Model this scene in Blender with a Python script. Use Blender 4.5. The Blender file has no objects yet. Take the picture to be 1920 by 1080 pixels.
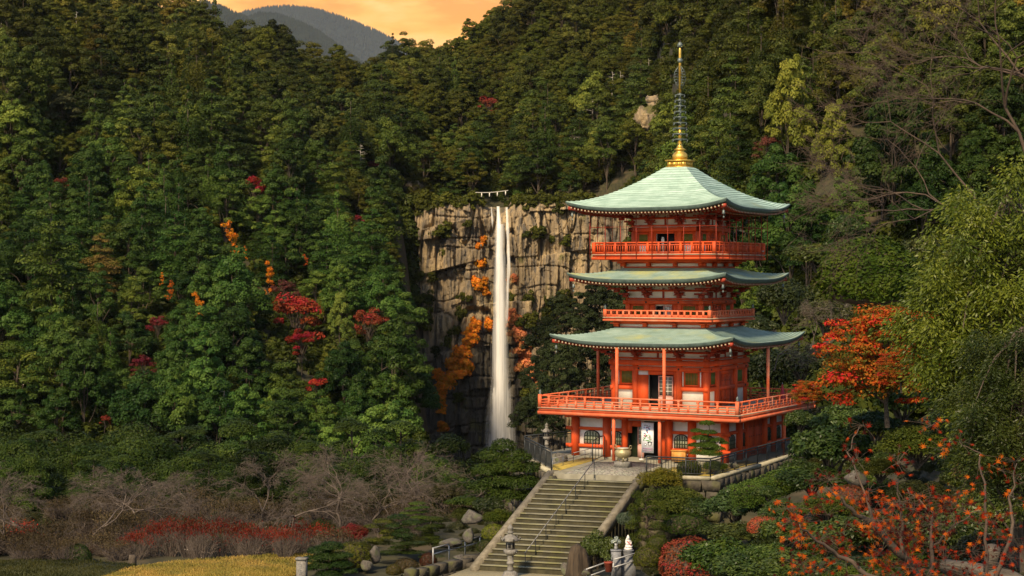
import bpy, math, random
import numpy as np
from mathutils import Vector, Matrix
sc = bpy.context.scene
COL = sc.collection
R = math.radians
F = 3300.0          # focal length in pixels of the 1920 px wide photograph
HY = 515.0          # horizon row

# ---------------------------------------------------------------- camera, sky, sun, exposure
cam_d = bpy.data.cameras.new('camera')
cam = bpy.data.objects.new('camera', cam_d); COL.objects.link(cam)
cam.location = (0, 0, 0); cam.rotation_euler = (R(90), 0, 0)
cam_d.sensor_width = 36; cam_d.lens = 36 * F / 1920
cam_d.shift_y = -25 / 1920
cam_d.clip_start = 0.5; cam_d.clip_end = 50000
sc.camera = cam
SUN_AZ, SUN_EL = 205.0, 42.0           # azimuth clockwise from +Y
to_sun = Vector((math.sin(R(SUN_AZ)) * math.cos(R(SUN_EL)), math.cos(R(SUN_AZ)) * math.cos(R(SUN_EL)), math.sin(R(SUN_EL))))
w = bpy.data.worlds.new('World'); sc.world = w; w.use_nodes = True
nt = w.node_tree; nt.nodes.clear()
def N(nt, t, **kw):
    n = nt.nodes.new(t)
    for k, v in kw.items(): setattr(n, k, v)
    return n
L = lambda nt, a, b: nt.links.new(a, b)
sky = N(nt, 'ShaderNodeTexSky', sky_type='NISHITA', sun_disc=False)
sky.sun_elevation = R(SUN_EL); sky.sun_rotation = R(SUN_AZ)
bg1 = N(nt, 'ShaderNodeBackground'); bg1.inputs['Strength'].default_value = 0.115
L(nt, sky.outputs[0], bg1.inputs[0])
# sunset glow with cloud streaks low over the far (north) horizon
tc = N(nt, 'ShaderNodeTexCoord'); sep = N(nt, 'ShaderNodeSeparateXYZ'); L(nt, tc.outputs['Generated'], sep.inputs[0])
mp = N(nt, 'ShaderNodeMapping'); mp.inputs['Scale'].default_value = (7, 7, 26); mp.inputs['Rotation'].default_value = (0, R(6), 0)
L(nt, tc.outputs['Generated'], mp.inputs[0])
nz = N(nt, 'ShaderNodeTexNoise'); nz.inputs['Scale'].default_value = 1.6; nz.inputs['Detail'].default_value = 6; nz.inputs['Roughness'].default_value = .55
L(nt, mp.outputs[0], nz.inputs['Vector'])
cr = N(nt, 'ShaderNodeValToRGB'); e = cr.color_ramp.elements
e[0].position = .40; e[0].color = (.80, .31, .05, 1); e[1].position = .60; e[1].color = (.95, .57, .20, 1)
m_ = e.new(.5); m_.color = (.93, .44, .09, 1)
L(nt, nz.outputs['Fac'], cr.inputs[0])
# brighter, yellower close to the horizon
mr = N(nt, 'ShaderNodeMapRange'); mr.inputs['From Min'].default_value = .115; mr.inputs['From Max'].default_value = .155
L(nt, sep.outputs['Z'], mr.inputs['Value'])
mx = N(nt, 'ShaderNodeMix', data_type='RGBA'); mx.inputs['A'].default_value = (1.0, .40, .03, 1)
mm = N(nt, 'ShaderNodeMath', operation='MULTIPLY_ADD'); mm.inputs[1].default_value = .6; mm.inputs[2].default_value = .4
L(nt, mr.outputs[0], mm.inputs[0]); L(nt, mm.outputs[0], mx.inputs['Factor']); L(nt, cr.outputs[0], mx.inputs['B'])
bg2 = N(nt, 'ShaderNodeBackground'); bg2.inputs['Strength'].default_value = 1.08
L(nt, mx.outputs['Result'], bg2.inputs[0])
el = N(nt, 'ShaderNodeMapRange', interpolation_type='SMOOTHSTEP'); el.inputs['From Min'].default_value = .17; el.inputs['From Max'].default_value = .30
el.inputs['To Min'].default_value = 1; el.inputs['To Max'].default_value = 0; L(nt, sep.outputs['Z'], el.inputs['Value'])
az = N(nt, 'ShaderNodeMapRange', interpolation_type='SMOOTHSTEP'); az.inputs['From Min'].default_value = .6; az.inputs['From Max'].default_value = .85
L(nt, sep.outputs['Y'], az.inputs['Value'])
mu = N(nt, 'ShaderNodeMath', operation='MULTIPLY'); L(nt, el.outputs[0], mu.inputs[0]); L(nt, az.outputs[0], mu.inputs[1])
ms = N(nt, 'ShaderNodeMixShader'); L(nt, mu.outputs[0], ms.inputs[0]); L(nt, bg1.outputs[0], ms.inputs[1]); L(nt, bg2.outputs[0], ms.inputs[2])
wo = N(nt, 'ShaderNodeOutputWorld'); L(nt, ms.outputs[0], wo.inputs[0])
sun_d = bpy.data.lights.new('sun', 'SUN'); sun_d.energy = 4.2; sun_d.angle = R(7.0); sun_d.color = (1.0, .79, .52)
sun = bpy.data.objects.new('sun', sun_d); COL.objects.link(sun)
sun.rotation_euler = (-to_sun).to_track_quat('-Z', 'Y').to_euler(); sun.location = to_sun * 300
sc.view_settings.view_transform = 'Standard'; sc.view_settings.look = 'None'
sc.view_settings.gamma = 1; sc.view_settings.use_curve_mapping = False
sc.view_settings.exposure = 0.5
sc.cycles.max_bounces = 5; sc.cycles.diffuse_bounces = 2; sc.cycles.glossy_bounces = 2
sc.cycles.transmission_bounces = 3; sc.cycles.transparent_max_bounces = 12; sc.cycles.volume_bounces = 0
sc.cycles.use_denoising = True
sc.cycles.caustics_reflective = False; sc.cycles.caustics_refractive = False

# ---------------------------------------------------------------- helpers
rng = np.random.default_rng(7)
random.seed(7)
def at(px, py, Y): return Vector(((px - 960) / F * Y, Y, (HY - py) / F * Y))
def gp(px, py, z):
    Y = -z * F / (py - HY); return Vector(((px - 960) / F * Y, Y, z))
def tag(o, label=None, cat=None, group=None, kind=None):
    if label: o['label'] = label
    if cat: o['category'] = cat
    if group: o['group'] = group
    if kind: o['kind'] = kind
    return o
def empty(name, loc, rz=0.0, parent=None):
    o = bpy.data.objects.new(name, None); COL.objects.link(o)
    o.location = loc; o.rotation_euler = (0, 0, rz); o.empty_display_size = .3
    if parent: o.parent = parent
    return o
def copy_obj(o, parent=None, loc=None, rz=None, scale=None):
    c = o.copy(); COL.objects.link(c); c.parent = parent
    if loc is not None: c.location = loc
    if rz is not None: c.rotation_euler = (0, 0, rz)
    if scale is not None: c.scale = scale
    return c
def copy_tree(o, parent=None):
    c = o.copy(); COL.objects.link(c); c.parent = parent
    for ch in list(o.children): copy_tree(ch, c)
    return c

class Geo:
    def __init__(s): s.V = []; s.n = 0; s.P = []
    def add(s, V, Fc, mat=0, tint=None):
        V = np.asarray(V, float).reshape(-1, 3); Fc = np.asarray(Fc, np.int64)
        if Fc.ndim == 1: Fc = Fc[None]
        s.V.append(V); s.P.append((Fc + s.n, mat, tint)); s.n += len(V); return s
    def box(s, c, d, rz=0.0, mat=0, M=None):
        x, y, z = d[0] / 2, d[1] / 2, d[2] / 2
        v = np.array([(i, j, k) for k in (-z, z) for i, j in ((-x, -y), (x, -y), (x, y), (-x, y))])
        if rz:
            co, si = math.cos(rz), math.sin(rz); v = np.c_[v[:, 0] * co - v[:, 1] * si, v[:, 0] * si + v[:, 1] * co, v[:, 2]]
        v = v + np.array(c)
        if M is not None: v = v @ np.array(M.to_3x3()).T + np.array(M.translation)
        return s.add(v, [(3, 2, 1, 0), (4, 5, 6, 7), (0, 1, 5, 4), (1, 2, 6, 5), (2, 3, 7, 6), (3, 0, 4, 7)], mat)
    def bb(s, x0, x1, y0, y1, z0, z1, mat=0): return s.box(((x0 + x1) / 2, (y0 + y1) / 2, (z0 + z1) / 2), (x1 - x0, y1 - y0, z1 - z0), 0, mat)
    def bar(s, p0, p1, w_, h_, mat=0):
        p0, p1 = Vector(p0), Vector(p1); d = p1 - p0; q = d.to_track_quat('X', 'Z')
        M = Matrix.Translation((p0 + p1) / 2) @ q.to_matrix().to_4x4()
        return s.box((0, 0, 0), (d.length, w_, h_), 0, mat, M)
    def tube(s, pts, rad, n=8, mat=0, caps=True):
        pts = np.asarray(pts, float); m = len(pts); rad = np.broadcast_to(np.asarray(rad, float), (m,))
        t = np.gradient(pts, axis=0); t /= (np.linalg.norm(t, axis=1)[:, None] + 1e-9)
        ref = np.array([0, 0, 1.0]) if abs(t[0][2]) < .9 else np.array([1.0, 0, 0])
        a = np.cross(t, ref); a /= (np.linalg.norm(a, axis=1)[:, None] + 1e-9); b = np.cross(t, a)
        th = np.linspace(0, 2 * math.pi, n, endpoint=False)
        V = pts[:, None] + rad[:, None, None] * (np.cos(th)[None, :, None] * a[:, None] + np.sin(th)[None, :, None] * b[:, None])
        i = np.arange(m - 1)[:, None] * n; j = np.arange(n)[None]; j2 = (j + 1) % n
        Q = np.stack([i + j, i + j2, i + n + j2, i + n + j], -1).reshape(-1, 4)
        off = s.n; s.add(V.reshape(-1, 3), Q, mat)
        if caps and n > 3:
            s.P.append((np.array([np.arange(n)[::-1]]) + off, mat, None)); s.P.append((np.array([np.arange(n)]) + off + (m - 1) * n, mat, None))
        return s
    def lathe(s, prof, n=24, c=(0, 0, 0), mat=0, rot=0.0):
        prof = np.asarray(prof, float); m = len(prof); th = np.linspace(0, 2 * math.pi, n, endpoint=False) + rot
        V = np.stack([prof[:, 0][:, None] * np.cos(th), prof[:, 0][:, None] * np.sin(th), np.repeat(prof[:, 1][:, None], n, 1)], -1) + np.array(c)
        i = np.arange(m - 1)[:, None] * n; j = np.arange(n)[None]; j2 = (j + 1) % n
        Q = np.stack([i + j, i + j2, i + n + j2, i + n + j], -1).reshape(-1, 4)
        off = s.n; s.add(V.reshape(-1, 3), Q, mat)
        s.P.append((np.array([np.arange(n)[::-1]]) + off, mat, None)); s.P.append((np.array([np.arange(n)]) + off + (m - 1) * n, mat, None))
        return s
    def prism(s, poly, z0, z1, mat=0, M=None):
        k = len(poly); p = np.asarray(poly, float)
        v = np.r_[np.c_[p, np.full(k, z0)], np.c_[p, np.full(k, z1)]]
        if M is not None: v = v @ np.array(M.to_3x3()).T + np.array(M.translation)
        off = s.n; i = np.arange(k); j = (i + 1) % k
        s.add(v, np.stack([i, j, j + k, i + k], -1), mat)
        s.P.append((np.array([i[::-1]]) + off, mat, None)); s.P.append((np.array([i + k]) + off, mat, None)); return s
    def mesh(s, name, mats, smooth=False):
        me = bpy.data.meshes.new(name); V = np.concatenate(s.V)
        loops = np.concatenate([p[0].ravel() for p in s.P]); tot = np.concatenate([np.full(len(p[0]), p[0].shape[1]) for p in s.P])
        mi = np.concatenate([np.full(len(p[0]), p[1]) for p in s.P])
        me.vertices.add(len(V)); me.vertices.foreach_set('co', V.ravel())
        me.loops.add(len(loops)); me.loops.foreach_set('vertex_index', loops.astype(np.int32))
        me.polygons.add(len(tot)); me.polygons.foreach_set('loop_start', np.r_[0, np.cumsum(tot)[:-1]].astype(np.int32))
        me.polygons.foreach_set('material_index', mi.astype(np.int32))
        if smooth: me.polygons.foreach_set('use_smooth', np.ones(len(tot), bool))
        if any(p[2] is not None for p in s.P):
            a = me.attributes.new('tint', 'FLOAT', 'FACE')
            a.data.foreach_set('value', np.concatenate([np.full(len(p[0]), .5) if p[2] is None else np.asarray(p[2], float) for p in s.P]).astype(np.float32))
        for m in (mats if isinstance(mats, (list, tuple)) else [mats]): me.materials.append(m)
        me.update(calc_edges=True); return me
    def obj(s, name, mats, parent=None, smooth=False, loc=None, rz=None):
        o = bpy.data.objects.new(name, s.mesh(name, mats, smooth)); COL.objects.link(o)
        if parent: o.parent = parent
        if loc is not None: o.location = loc
        if rz is not None: o.rotation_euler = (0, 0, rz)
        return o

# value noise
_T = np.random.default_rng(3).random((64, 64, 64))
def vnoise(x, y, z=0.0):
    x, y, z = np.broadcast_arrays(np.asarray(x, float), np.asarray(y, float), np.asarray(z, float))
    xi, yi, zi = np.floor(x).astype(int), np.floor(y).astype(int), np.floor(z).astype(int)
    fx, fy, fz = x - xi, y - yi, z - zi
    fx, fy, fz = [f * f * (3 - 2 * f) for f in (fx, fy, fz)]
    g = lambda a, b, c: _T[(xi + a) & 63, (yi + b) & 63, (zi + c) & 63]
    l = lambda a, b, t: a + (b - a) * t
    return l(l(l(g(0,0,0), g(1,0,0), fx), l(g(0,1,0), g(1,1,0), fx), fy), l(l(g(0,0,1), g(1,0,1), fx), l(g(0,1,1), g(1,1,1), fx), fy), fz)
def fbm(x, y, z=0.0, o=4):
    v = 0; a = .5
    for i in range(o): v = v + a * vnoise(np.asarray(x) * 2**i + 17 * i, np.asarray(y) * 2**i + 5 * i, np.asarray(z) * 2**i); a /= 2
    return v
def unit(v): return v / (np.linalg.norm(v, axis=-1, keepdims=True) + 1e-9)

# ---------------------------------------------------------------- materials
def new_mat(name):
    m = bpy.data.materials.new(name); m.use_nodes = True; nt = m.node_tree; nt.nodes.clear()
    out = N(nt, 'ShaderNodeOutputMaterial'); b = N(nt, 'ShaderNodeBsdfPrincipled'); L(nt, b.outputs[0], out.inputs[0]); return m, nt, b, out
def mat(name, c, c2=None, scale=4.0, rough=.6, metal=0.0, bump=0.0, bscale=None, spec=.4, stretch=(1, 1, 1), contrast=(.35, .65), c3=None):
    m, nt, b, out = new_mat(name)
    b.inputs['Roughness'].default_value = rough; b.inputs['Metallic'].default_value = metal; b.inputs['Specular IOR Level'].default_value = spec
    tc = N(nt, 'ShaderNodeTexCoord'); mp = N(nt, 'ShaderNodeMapping'); mp.inputs['Scale'].default_value = stretch; L(nt, tc.outputs['Object'], mp.inputs[0])
    if c2 is None: c2 = tuple(x * .72 for x in c)
    n = N(nt, 'ShaderNodeTexNoise'); n.inputs['Scale'].default_value = scale; n.inputs['Detail'].default_value = 6; n.inputs['Roughness'].default_value = .6
    L(nt, mp.outputs[0], n.inputs['Vector'])
    r = N(nt, 'ShaderNodeValToRGB'); e = r.color_ramp.elements; e[0].position, e[1].position = contrast
    e[0].color = (*c2, 1); e[1].color = (*c, 1); L(nt, n.outputs['Fac'], r.inputs[0]); col = r.outputs[0]
    if c3 is not None:
        n3 = N(nt, 'ShaderNodeTexNoise'); n3.inputs['Scale'].default_value = scale * .37; n3.inputs['Detail'].default_value = 5; L(nt, mp.outputs[0], n3.inputs['Vector'])
        r3 = N(nt, 'ShaderNodeMapRange'); r3.inputs['From Min'].default_value = .5; r3.inputs['From Max'].default_value = .66; L(nt, n3.outputs['Fac'], r3.inputs['Value'])
        x = N(nt, 'ShaderNodeMix', data_type='RGBA'); L(nt, r3.outputs[0], x.inputs['Factor']); L(nt, col, x.inputs['A']); x.inputs['B'].default_value = (*c3, 1); col = x.outputs['Result']
    L(nt, col, b.inputs['Base Color'])
    if bump:
        nb = N(nt, 'ShaderNodeTexNoise'); nb.inputs['Scale'].default_value = bscale or scale * 4; nb.inputs['Detail'].default_value = 8; L(nt, mp.outputs[0], nb.inputs['Vector'])
        bu = N(nt, 'ShaderNodeBump'); bu.inputs['Strength'].default_value = bump; bu.inputs['Distance'].default_value = .05; L(nt, nb.outputs['Fac'], bu.inputs['Height']); L(nt, bu.outputs[0], b.inputs['Normal'])
    return m
def leaf_mat(name, gloss=.0, trans=.28, var=.9):
    """leaf colour = the object's own colour, varied leaf clump by leaf clump"""
    m, nt, b, out = new_mat(name)
    oi = N(nt, 'ShaderNodeObjectInfo'); at_ = N(nt, 'ShaderNodeAttribute', attribute_name='tint')
    f = N(nt, 'ShaderNodeMath', operation='MULTIPLY_ADD'); f.inputs[1].default_value = var; f.inputs[2].default_value = 1 - var / 2; L(nt, at_.outputs['Fac'], f.inputs[0])
    rv = N(nt, 'ShaderNodeMapRange'); rv.inputs['To Min'].default_value = .72; rv.inputs['To Max'].default_value = 1.3; L(nt, oi.outputs['Random'], rv.inputs['Value']); fm_ = N(nt, 'ShaderNodeMath', operation='MULTIPLY'); L(nt, f.outputs[0], fm_.inputs[0]); L(nt, rv.outputs[0], fm_.inputs[1]); f = fm_
    mu = N(nt, 'ShaderNodeVectorMath', operation='SCALE'); L(nt, oi.outputs['Color'], mu.inputs[0]); L(nt, f.outputs[0], mu.inputs['Scale'])
    hs = N(nt, 'ShaderNodeHueSaturation'); L(nt, mu.outputs[0], hs.inputs['Color'])
    h2 = N(nt, 'ShaderNodeMath', operation='MULTIPLY_ADD'); h2.inputs[1].default_value = -.05; h2.inputs[2].default_value = .525; L(nt, at_.outputs['Fac'], h2.inputs[0]); L(nt, h2.outputs[0], hs.inputs['Hue'])
    L(nt, hs.outputs[0], b.inputs['Base Color']); b.inputs['Roughness'].default_value = .45 if gloss else .7; b.inputs['Specular IOR Level'].default_value = gloss
    t = N(nt, 'ShaderNodeBsdfTranslucent'); L(nt, hs.outputs[0], t.inputs[0])
    ms = N(nt, 'ShaderNodeMixShader'); ms.inputs[0].default_value = trans; L(nt, b.outputs[0], ms.inputs[1]); L(nt, t.outputs[0], ms.inputs[2]); L(nt, ms.outputs[0], out.inputs[0])
    return m
M = {}
M['leaf'] = leaf_mat('foliage', 0.08, .22, .9)
M['gloss'] = leaf_mat('glossy_foliage', .3, .25, .9)
M['bark'] = mat('bark', (.10, .075, .05), (.045, .033, .022), 6, .9, bump=.4)
M['twig'] = mat('twig_bark', (.15, .115, .088), (.07, .052, .04), 3, .9)
M['redtwig'] = mat('reddish_twig_bark', (.105, .07, .045), (.05, .034, .024), 3, .9)
M['dead'] = mat('bleached_wood', (.55, .50, .42), (.32, .28, .23), 3, .9)
M['verm'] = mat('vermilion_paint', (.72, .10, .020), (.56, .068, .014), 2.2, .6, spec=.25, contrast=(.3, .7), stretch=(1, 1, .3), c3=(.42, .066, .024))
M['verm2'] = mat('weathered_vermilion_paint', (.74, .165, .062), (.56, .105, .04), 2.6, .65, spec=.25, contrast=(.3, .7), c3=(.62, .22, .12))
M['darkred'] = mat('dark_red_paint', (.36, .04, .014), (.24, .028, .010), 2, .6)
M['plaster'] = mat('white_plaster', (.84, .80, .70), (.72, .66, .54), 1.8, .8, contrast=(.3, .6))
M['basegrey'] = mat('grey_base_plaster', (.50, .48, .42), (.38, .36, .30), 1.6, .85)
M['cream'] = mat('cream_rafter_end', (.46, .36, .23), (.36, .26, .16), 3, .7)
M['greenbar'] = mat('green_lattice_paint', (.10, .16, .02), (.06, .11, .015), 4, .6)
M['pale'] = mat('pale_paper', (.78, .75, .42), (.62, .62, .30), 2, .8)
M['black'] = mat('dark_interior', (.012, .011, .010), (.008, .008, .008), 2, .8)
M['iron'] = mat('black_iron', (.03, .035, .035), (.018, .02, .02), 5, .5, spec=.4)
M['railgrey'] = mat('dull_grey_rail', (.17, .165, .15), (.11, .105, .1), 4, .5)
M['steel'] = mat('grey_steel_pipe', (.42, .42, .40), (.30, .30, .29), 4, .45, metal=.3)
M['gold'] = mat('gilded_metal', (.85, .55, .12), (.62, .36, .06), 5, .38, metal=.75, bump=.2)
M['bronze'] = mat('dark_bronze', (.19, .22, .20), (.10, .125, .115), 6, .5, metal=.4)
M['brass'] = mat('weathered_brass', (.50, .42, .22), (.34, .28, .14), 3, .45, metal=.45, c3=(.30, .27, .14))
M['stone'] = mat('weathered_stone', (.27, .25, .215), (.14, .13, .11), 5, .9, bump=.5, c3=(.13, .125, .10))
M['rock'] = mat('garden_rock', (.13, .112, .09), (.05, .044, .036), 3, .92, bump=.6, c3=(.10, .11, .05))
M['wallstone'] = mat('retaining_stone', (.095, .08, .055), (.035, .03, .022), 2.5, .95, bump=.8, bscale=6, c3=(.09, .09, .03))
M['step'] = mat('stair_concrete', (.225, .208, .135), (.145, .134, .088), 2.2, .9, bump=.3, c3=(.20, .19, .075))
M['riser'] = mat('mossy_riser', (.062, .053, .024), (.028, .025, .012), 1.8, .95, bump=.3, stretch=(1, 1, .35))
M['curb'] = mat('stair_curb_stone', (.25, .215, .15), (.13, .11, .075), 3, .9, bump=.4)
M['plaza'] = mat('plaza_concrete', (.25, .23, .165), (.165, .15, .105), 1.5, .9, bump=.2)
M['moss'] = mat('yellow_gravel', (.46, .33, .06), (.28, .21, .045), 3, .95, bump=.4)
M['path'] = mat('gravel_path', (.33, .285, .165), (.22, .19, .11), 14, .95, bump=.5)
M['lawn'] = mat('autumn_lawn', (.42, .27, .035), (.29, .20, .028), 3, .95, bump=.6, bscale=60, stretch=(.6, 1, 1), c3=(.17, .16, .03), contrast=(.3, .7))
M['floor'] = mat('forest_floor', (.055, .050, .020), (.022, .022, .010), .8, .97, bump=.5, bscale=2, c3=(.075, .055, .028))
M['deck'] = mat('deck_boards', (.42, .33, .22), (.30, .22, .14), 3, .8)
M['woodbox'] = mat('orange_wood', (.62, .30, .06), (.45, .2, .04), 4, .6)
M['white'] = mat('white_marble', (.80, .77, .72), (.62, .58, .52), 5, .5)
M['granite'] = mat('grey_granite', (.22, .225, .235), (.14, .145, .15), 12, .6)
M['cloth'] = mat('red_cloth', (.45, .05, .06), (.3, .03, .04), 4, .8)
M['rope'] = mat('straw_rope', (.55, .52, .45), (.40, .37, .3), 3, .9)
# ---------------------------------------------------------------- terrain
NEAR = [(0, -2.5), (10, -5), (35, -12), (58, -15.4)]
KN = [
 (-200, NEAR + [(112,-15.6),(150,-27),(220,-44),(320,-56),(380,-42),(450,-5),(520,32),(620,82),(720,130),(850,190),(1100,260),(1400,200),(3000,60)]),
 (330, NEAR + [(112,-15.6),(150,-27),(220,-44),(320,-56),(380,-44),(450,-14),(520,14),(620,54),(720,90),(800,98),(900,78),(1100,60),(1400,-50),(3000,-150)]),
 (480, NEAR + [(112,-15.6),(150,-27),(220,-44),(320,-56),(390,-46),(460,-17),(530,10),(630,47),(730,66),(830,97),(920,76),(1100,60),(1400,-50),(3000,-150)]),
 (640, NEAR + [(112,-15.6),(150,-27),(220,-44),(320,-57),(400,-48),(470,-20),(540,5),(640,40),(740,58),(850,85),(950,66),(1150,30),(1400,-50),(3000,-150)]),
 (735, NEAR + [(112,-15.6),(150,-27),(220,-46),(320,-58),(420,-50),(480,-22),(560,3),(640,26),(690,38),(740,58),(850,78),(950,97),(1100,64),(1400,-20),(3000,-150)]),
 (825, NEAR + [(112,-15.6),(150,-27),(220,-48),(400,-68),(678,-72),(694,24),(702,29),(800,62),(900,88),(1000,108),(1100,90),(1400,50),(3000,-100)]),
 (950, NEAR + [(112,-15.6),(150,-27),(220,-48),(400,-68),(678,-72),(694,22),(702,26),(800,60),(900,96),(1000,130),(1100,142),(1300,120),(3000,0)]),
 (1100, NEAR + [(98,-15.4),(100,-12),(135,-13),(170,-25),(250,-55),(400,-66),(678,-62),(694,29),(704,35),(800,80),(900,135),(1000,190),(1200,270),(3000,100)]),
 (1195, NEAR + [(98,-15.4),(100,-12),(135,-13),(180,-25),(260,-55),(400,-60),(560,-35),(640,0),(700,45),(800,88),(900,138),(1000,190),(1200,270),(3000,100)]),
 (1300, [(0,-2.5),(10,-4.5),(40,-11.5),(60,-14),(90,-15.4),(97,-13),(100,-12.5),(135,-12.5),(180,-25),(260,-45),(340,-35),(420,0),(500,40),(600,92),(700,140),(900,230),(1200,300),(3000,150)]),
 (1420, [(0,-2.3),(20,-5),(40,-8.6),(60,-11.7),(75,-13.4),(92,-13.9),(98,-12.6),(140,-12),(180,-20),(240,-25),(300,-8),(360,25),(430,65),(500,105),(600,160),(800,250),(1200,330),(3000,150)]),
 (1600, [(0,-2.3),(20,-4.6),(40,-7.6),(60,-10.2),(75,-11.6),(92,-12.0),(110,-11.6),(140,-11.2),(180,-16),(230,-18),(290,0),(350,32),(420,72),(500,115),(600,170),(800,260),(1200,340),(3000,150)]),
 (1920, [(0,-2.3),(20,-4.2),(40,-7.0),(60,-7.8),(90,-7.0),(110,-6.4),(140,-5.4),(180,-8),(230,-8),(290,10),(350,42),(420,80),(500,120),(600,170),(800,260),(1200,340),(3000,150)]),
]
KX = np.array([k[0] for k in KN], float)
def ground_z(px, Y):
    px, Y = np.broadcast_arrays(np.asarray(px, float), np.asarray(Y, float))
    prof = np.stack([np.interp(Y, [a for a, _ in k[1]], [b for _, b in k[1]]) for k in KN])
    i = np.clip(np.searchsorted(KX, px) - 1, 0, len(KX) - 2); t = np.clip((px - KX[i]) / (KX[i + 1] - KX[i]), 0, 1); t = t * t * (3 - 2 * t)
    z = np.take_along_axis(prof, i[None], 0)[0] * (1 - t) + np.take_along_axis(prof, (i + 1)[None], 0)[0] * t
    x = (px - 960) / F * Y
    far = np.clip((Y - 125) / 300, 0, 1)
    return z + far * ((fbm(x / 55, Y / 55, 3.3) - .47) * 26 + (fbm(x / 14 + 9, Y / 14, 1.3, 3) - .44) * 5) + (1 - far) * (vnoise(x * .6, Y * .6) - .5) * .12
def gz(px, Y): return float(ground_z(px, Y))
def on(px, Y, dz=0.0):
    return Vector(((px - 960) / F * Y, Y, gz(px, Y) + dz))
def hill(px, py, lift=0.0, y0=330.0):
    """first point of the hillside behind that picture position, lift metres under it"""
    Y = np.arange(y0, 1300, 2.0); z = ground_z(px, Y) + lift
    k = np.nonzero(z >= (HY - py) / F * Y)[0]
    return float(Y[k[0]]) if len(k) else None
cols = np.r_[np.arange(-2600, -200, 80), np.arange(-200, 2120, 12), np.arange(2120, 4600, 80)].astype(float)
rows = np.r_[np.arange(1, 130, 2.0), 130 * np.cumprod(np.full(190, 1.0125))]
rows = np.r_[rows[rows < 1400], np.arange(1450, 3200, 150)]
PX, YY = np.meshgrid(cols, rows)
ZZ = ground_z(PX, YY); XX = (PX - 960) / F * YY
g = Geo(); nr, nc = PX.shape
i = np.arange(nr - 1)[:, None] * nc; j = np.arange(nc - 1)[None]
g.add(np.stack([XX, YY, ZZ], -1).reshape(-1, 3), np.stack([i + j, i + j + 1, i + nc + j + 1, i + nc + j], -1).reshape(-1, 4))
tag(g.obj('terrain', M['floor'], smooth=True), kind='structure')

# ---------------------------------------------------------------- the rock face of the waterfall
def rock_material():
    m, nt, b, out = new_mat('cliff_rock')
    tc = N(nt, 'ShaderNodeTexCoord')
    def noise(sc_, scale, det=7, rough=.6):
        mp = N(nt, 'ShaderNodeMapping'); mp.inputs['Scale'].default_value = sc_; L(nt, tc.outputs['Object'], mp.inputs[0])
        n = N(nt, 'ShaderNodeTexNoise'); n.inputs['Scale'].default_value = scale; n.inputs['Detail'].default_value = det; n.inputs['Roughness'].default_value = rough; L(nt, mp.outputs[0], n.inputs['Vector']); return n
    n1 = noise((1, 1, .45), .10); r = N(nt, 'ShaderNodeValToRGB'); e = r.color_ramp.elements
    e[0].position, e[0].color = .30, (.085, .07, .053, 1); e[1].position, e[1].color = .70, (.50, .36, .175, 1); x = e.new(.5); x.color = (.29, .215, .12, 1)
    L(nt, n1.outputs['Fac'], r.inputs[0])
    n2 = noise((1, 1, .12), .5); r2 = N(nt, 'ShaderNodeMapRange'); r2.inputs['From Min'].default_value = .47; r2.inputs['From Max'].default_value = .62; L(nt, n2.outputs['Fac'], r2.inputs['Value'])
    a = N(nt, 'ShaderNodeMix', data_type='RGBA'); L(nt, r2.outputs[0], a.inputs['Factor']); L(nt, r.outputs[0], a.inputs['A']); a.inputs['B'].default_value = (.10, .085, .065, 1)
    # damp stain round the falls and foot, plus shade painted over the left half
    at_ = N(nt, 'ShaderNodeAttribute', attribute_name='wet_shade'); n3 = noise((1, 1, .5), .16)
    f = N(nt, 'ShaderNodeMath', operation='ADD'); L(nt, at_.outputs['Fac'], f.inputs[0]); L(nt, n3.outputs['Fac'], f.inputs[1])
    fr = N(nt, 'ShaderNodeMapRange'); fr.inputs['From Min'].default_value = .85; fr.inputs['From Max'].default_value = 1.2; L(nt, f.outputs[0], fr.inputs['Value'])
    c = N(nt, 'ShaderNodeMix', data_type='RGBA'); L(nt, fr.outputs[0], c.inputs['Factor']); L(nt, a.outputs['Result'], c.inputs['A']); c.inputs['B'].default_value = (.075, .064, .045, 1)
    # moss
    n4 = noise((1, 1, 1), .09, 8, .7); r4 = N(nt, 'ShaderNodeMapRange'); r4.inputs['From Min'].default_value = .58; r4.inputs['From Max'].default_value = .66; L(nt, n4.outputs['Fac'], r4.inputs['Value'])
    d = N(nt, 'ShaderNodeMix', data_type='RGBA'); L(nt, r4.outputs[0], d.inputs['Factor']); L(nt, c.outputs['Result'], d.inputs['A']); d.inputs['B'].default_value = (.11, .10, .03, 1)
    L(nt, d.outputs['Result'], b.inputs['Base Color']); b.inputs['Roughness'].default_value = .9
    nb = noise((1, 1, .5), .9, 9, .65); bu = N(nt, 'ShaderNodeBump'); bu.inputs['Strength'].default_value = .7; bu.inputs['Distance'].default_value = 1.2; L(nt, nb.outputs['Fac'], bu.inputs['Height']); L(nt, bu.outputs[0], b.inputs['Normal'])
    return m
M['cliff'] = rock_material()
YC = 668.0
FX = (938 - 960) / F * YC      # x of the falls
def blocky(x, z, sx, sz, seed):
    """random step height of a cell of a sheared block pattern"""
    r = np.floor(z / sz + (vnoise(x / (sx * 4), z / (sz * 4), seed) - .5) * 1.5)
    c = np.floor(x / sx + r * .37 + (vnoise(x / (sx * 2), z / (sz * 3), seed + 5) - .5) * 1.2)
    return _T[c.astype(int) & 63, r.astype(int) & 63, int(seed) & 63]
def cliff_top(x):
    px = x / YC * F + 960
    return np.interp(px, [690, 740, 770, 830, 880, 897, 905, 945, 957, 975, 1030, 1060, 1110, 1180, 1260, 1340], [390, 382, 372, 378, 374, 372, 386, 386, 376, 374, 374, 382, 386, 384, 376, 376])
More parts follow.
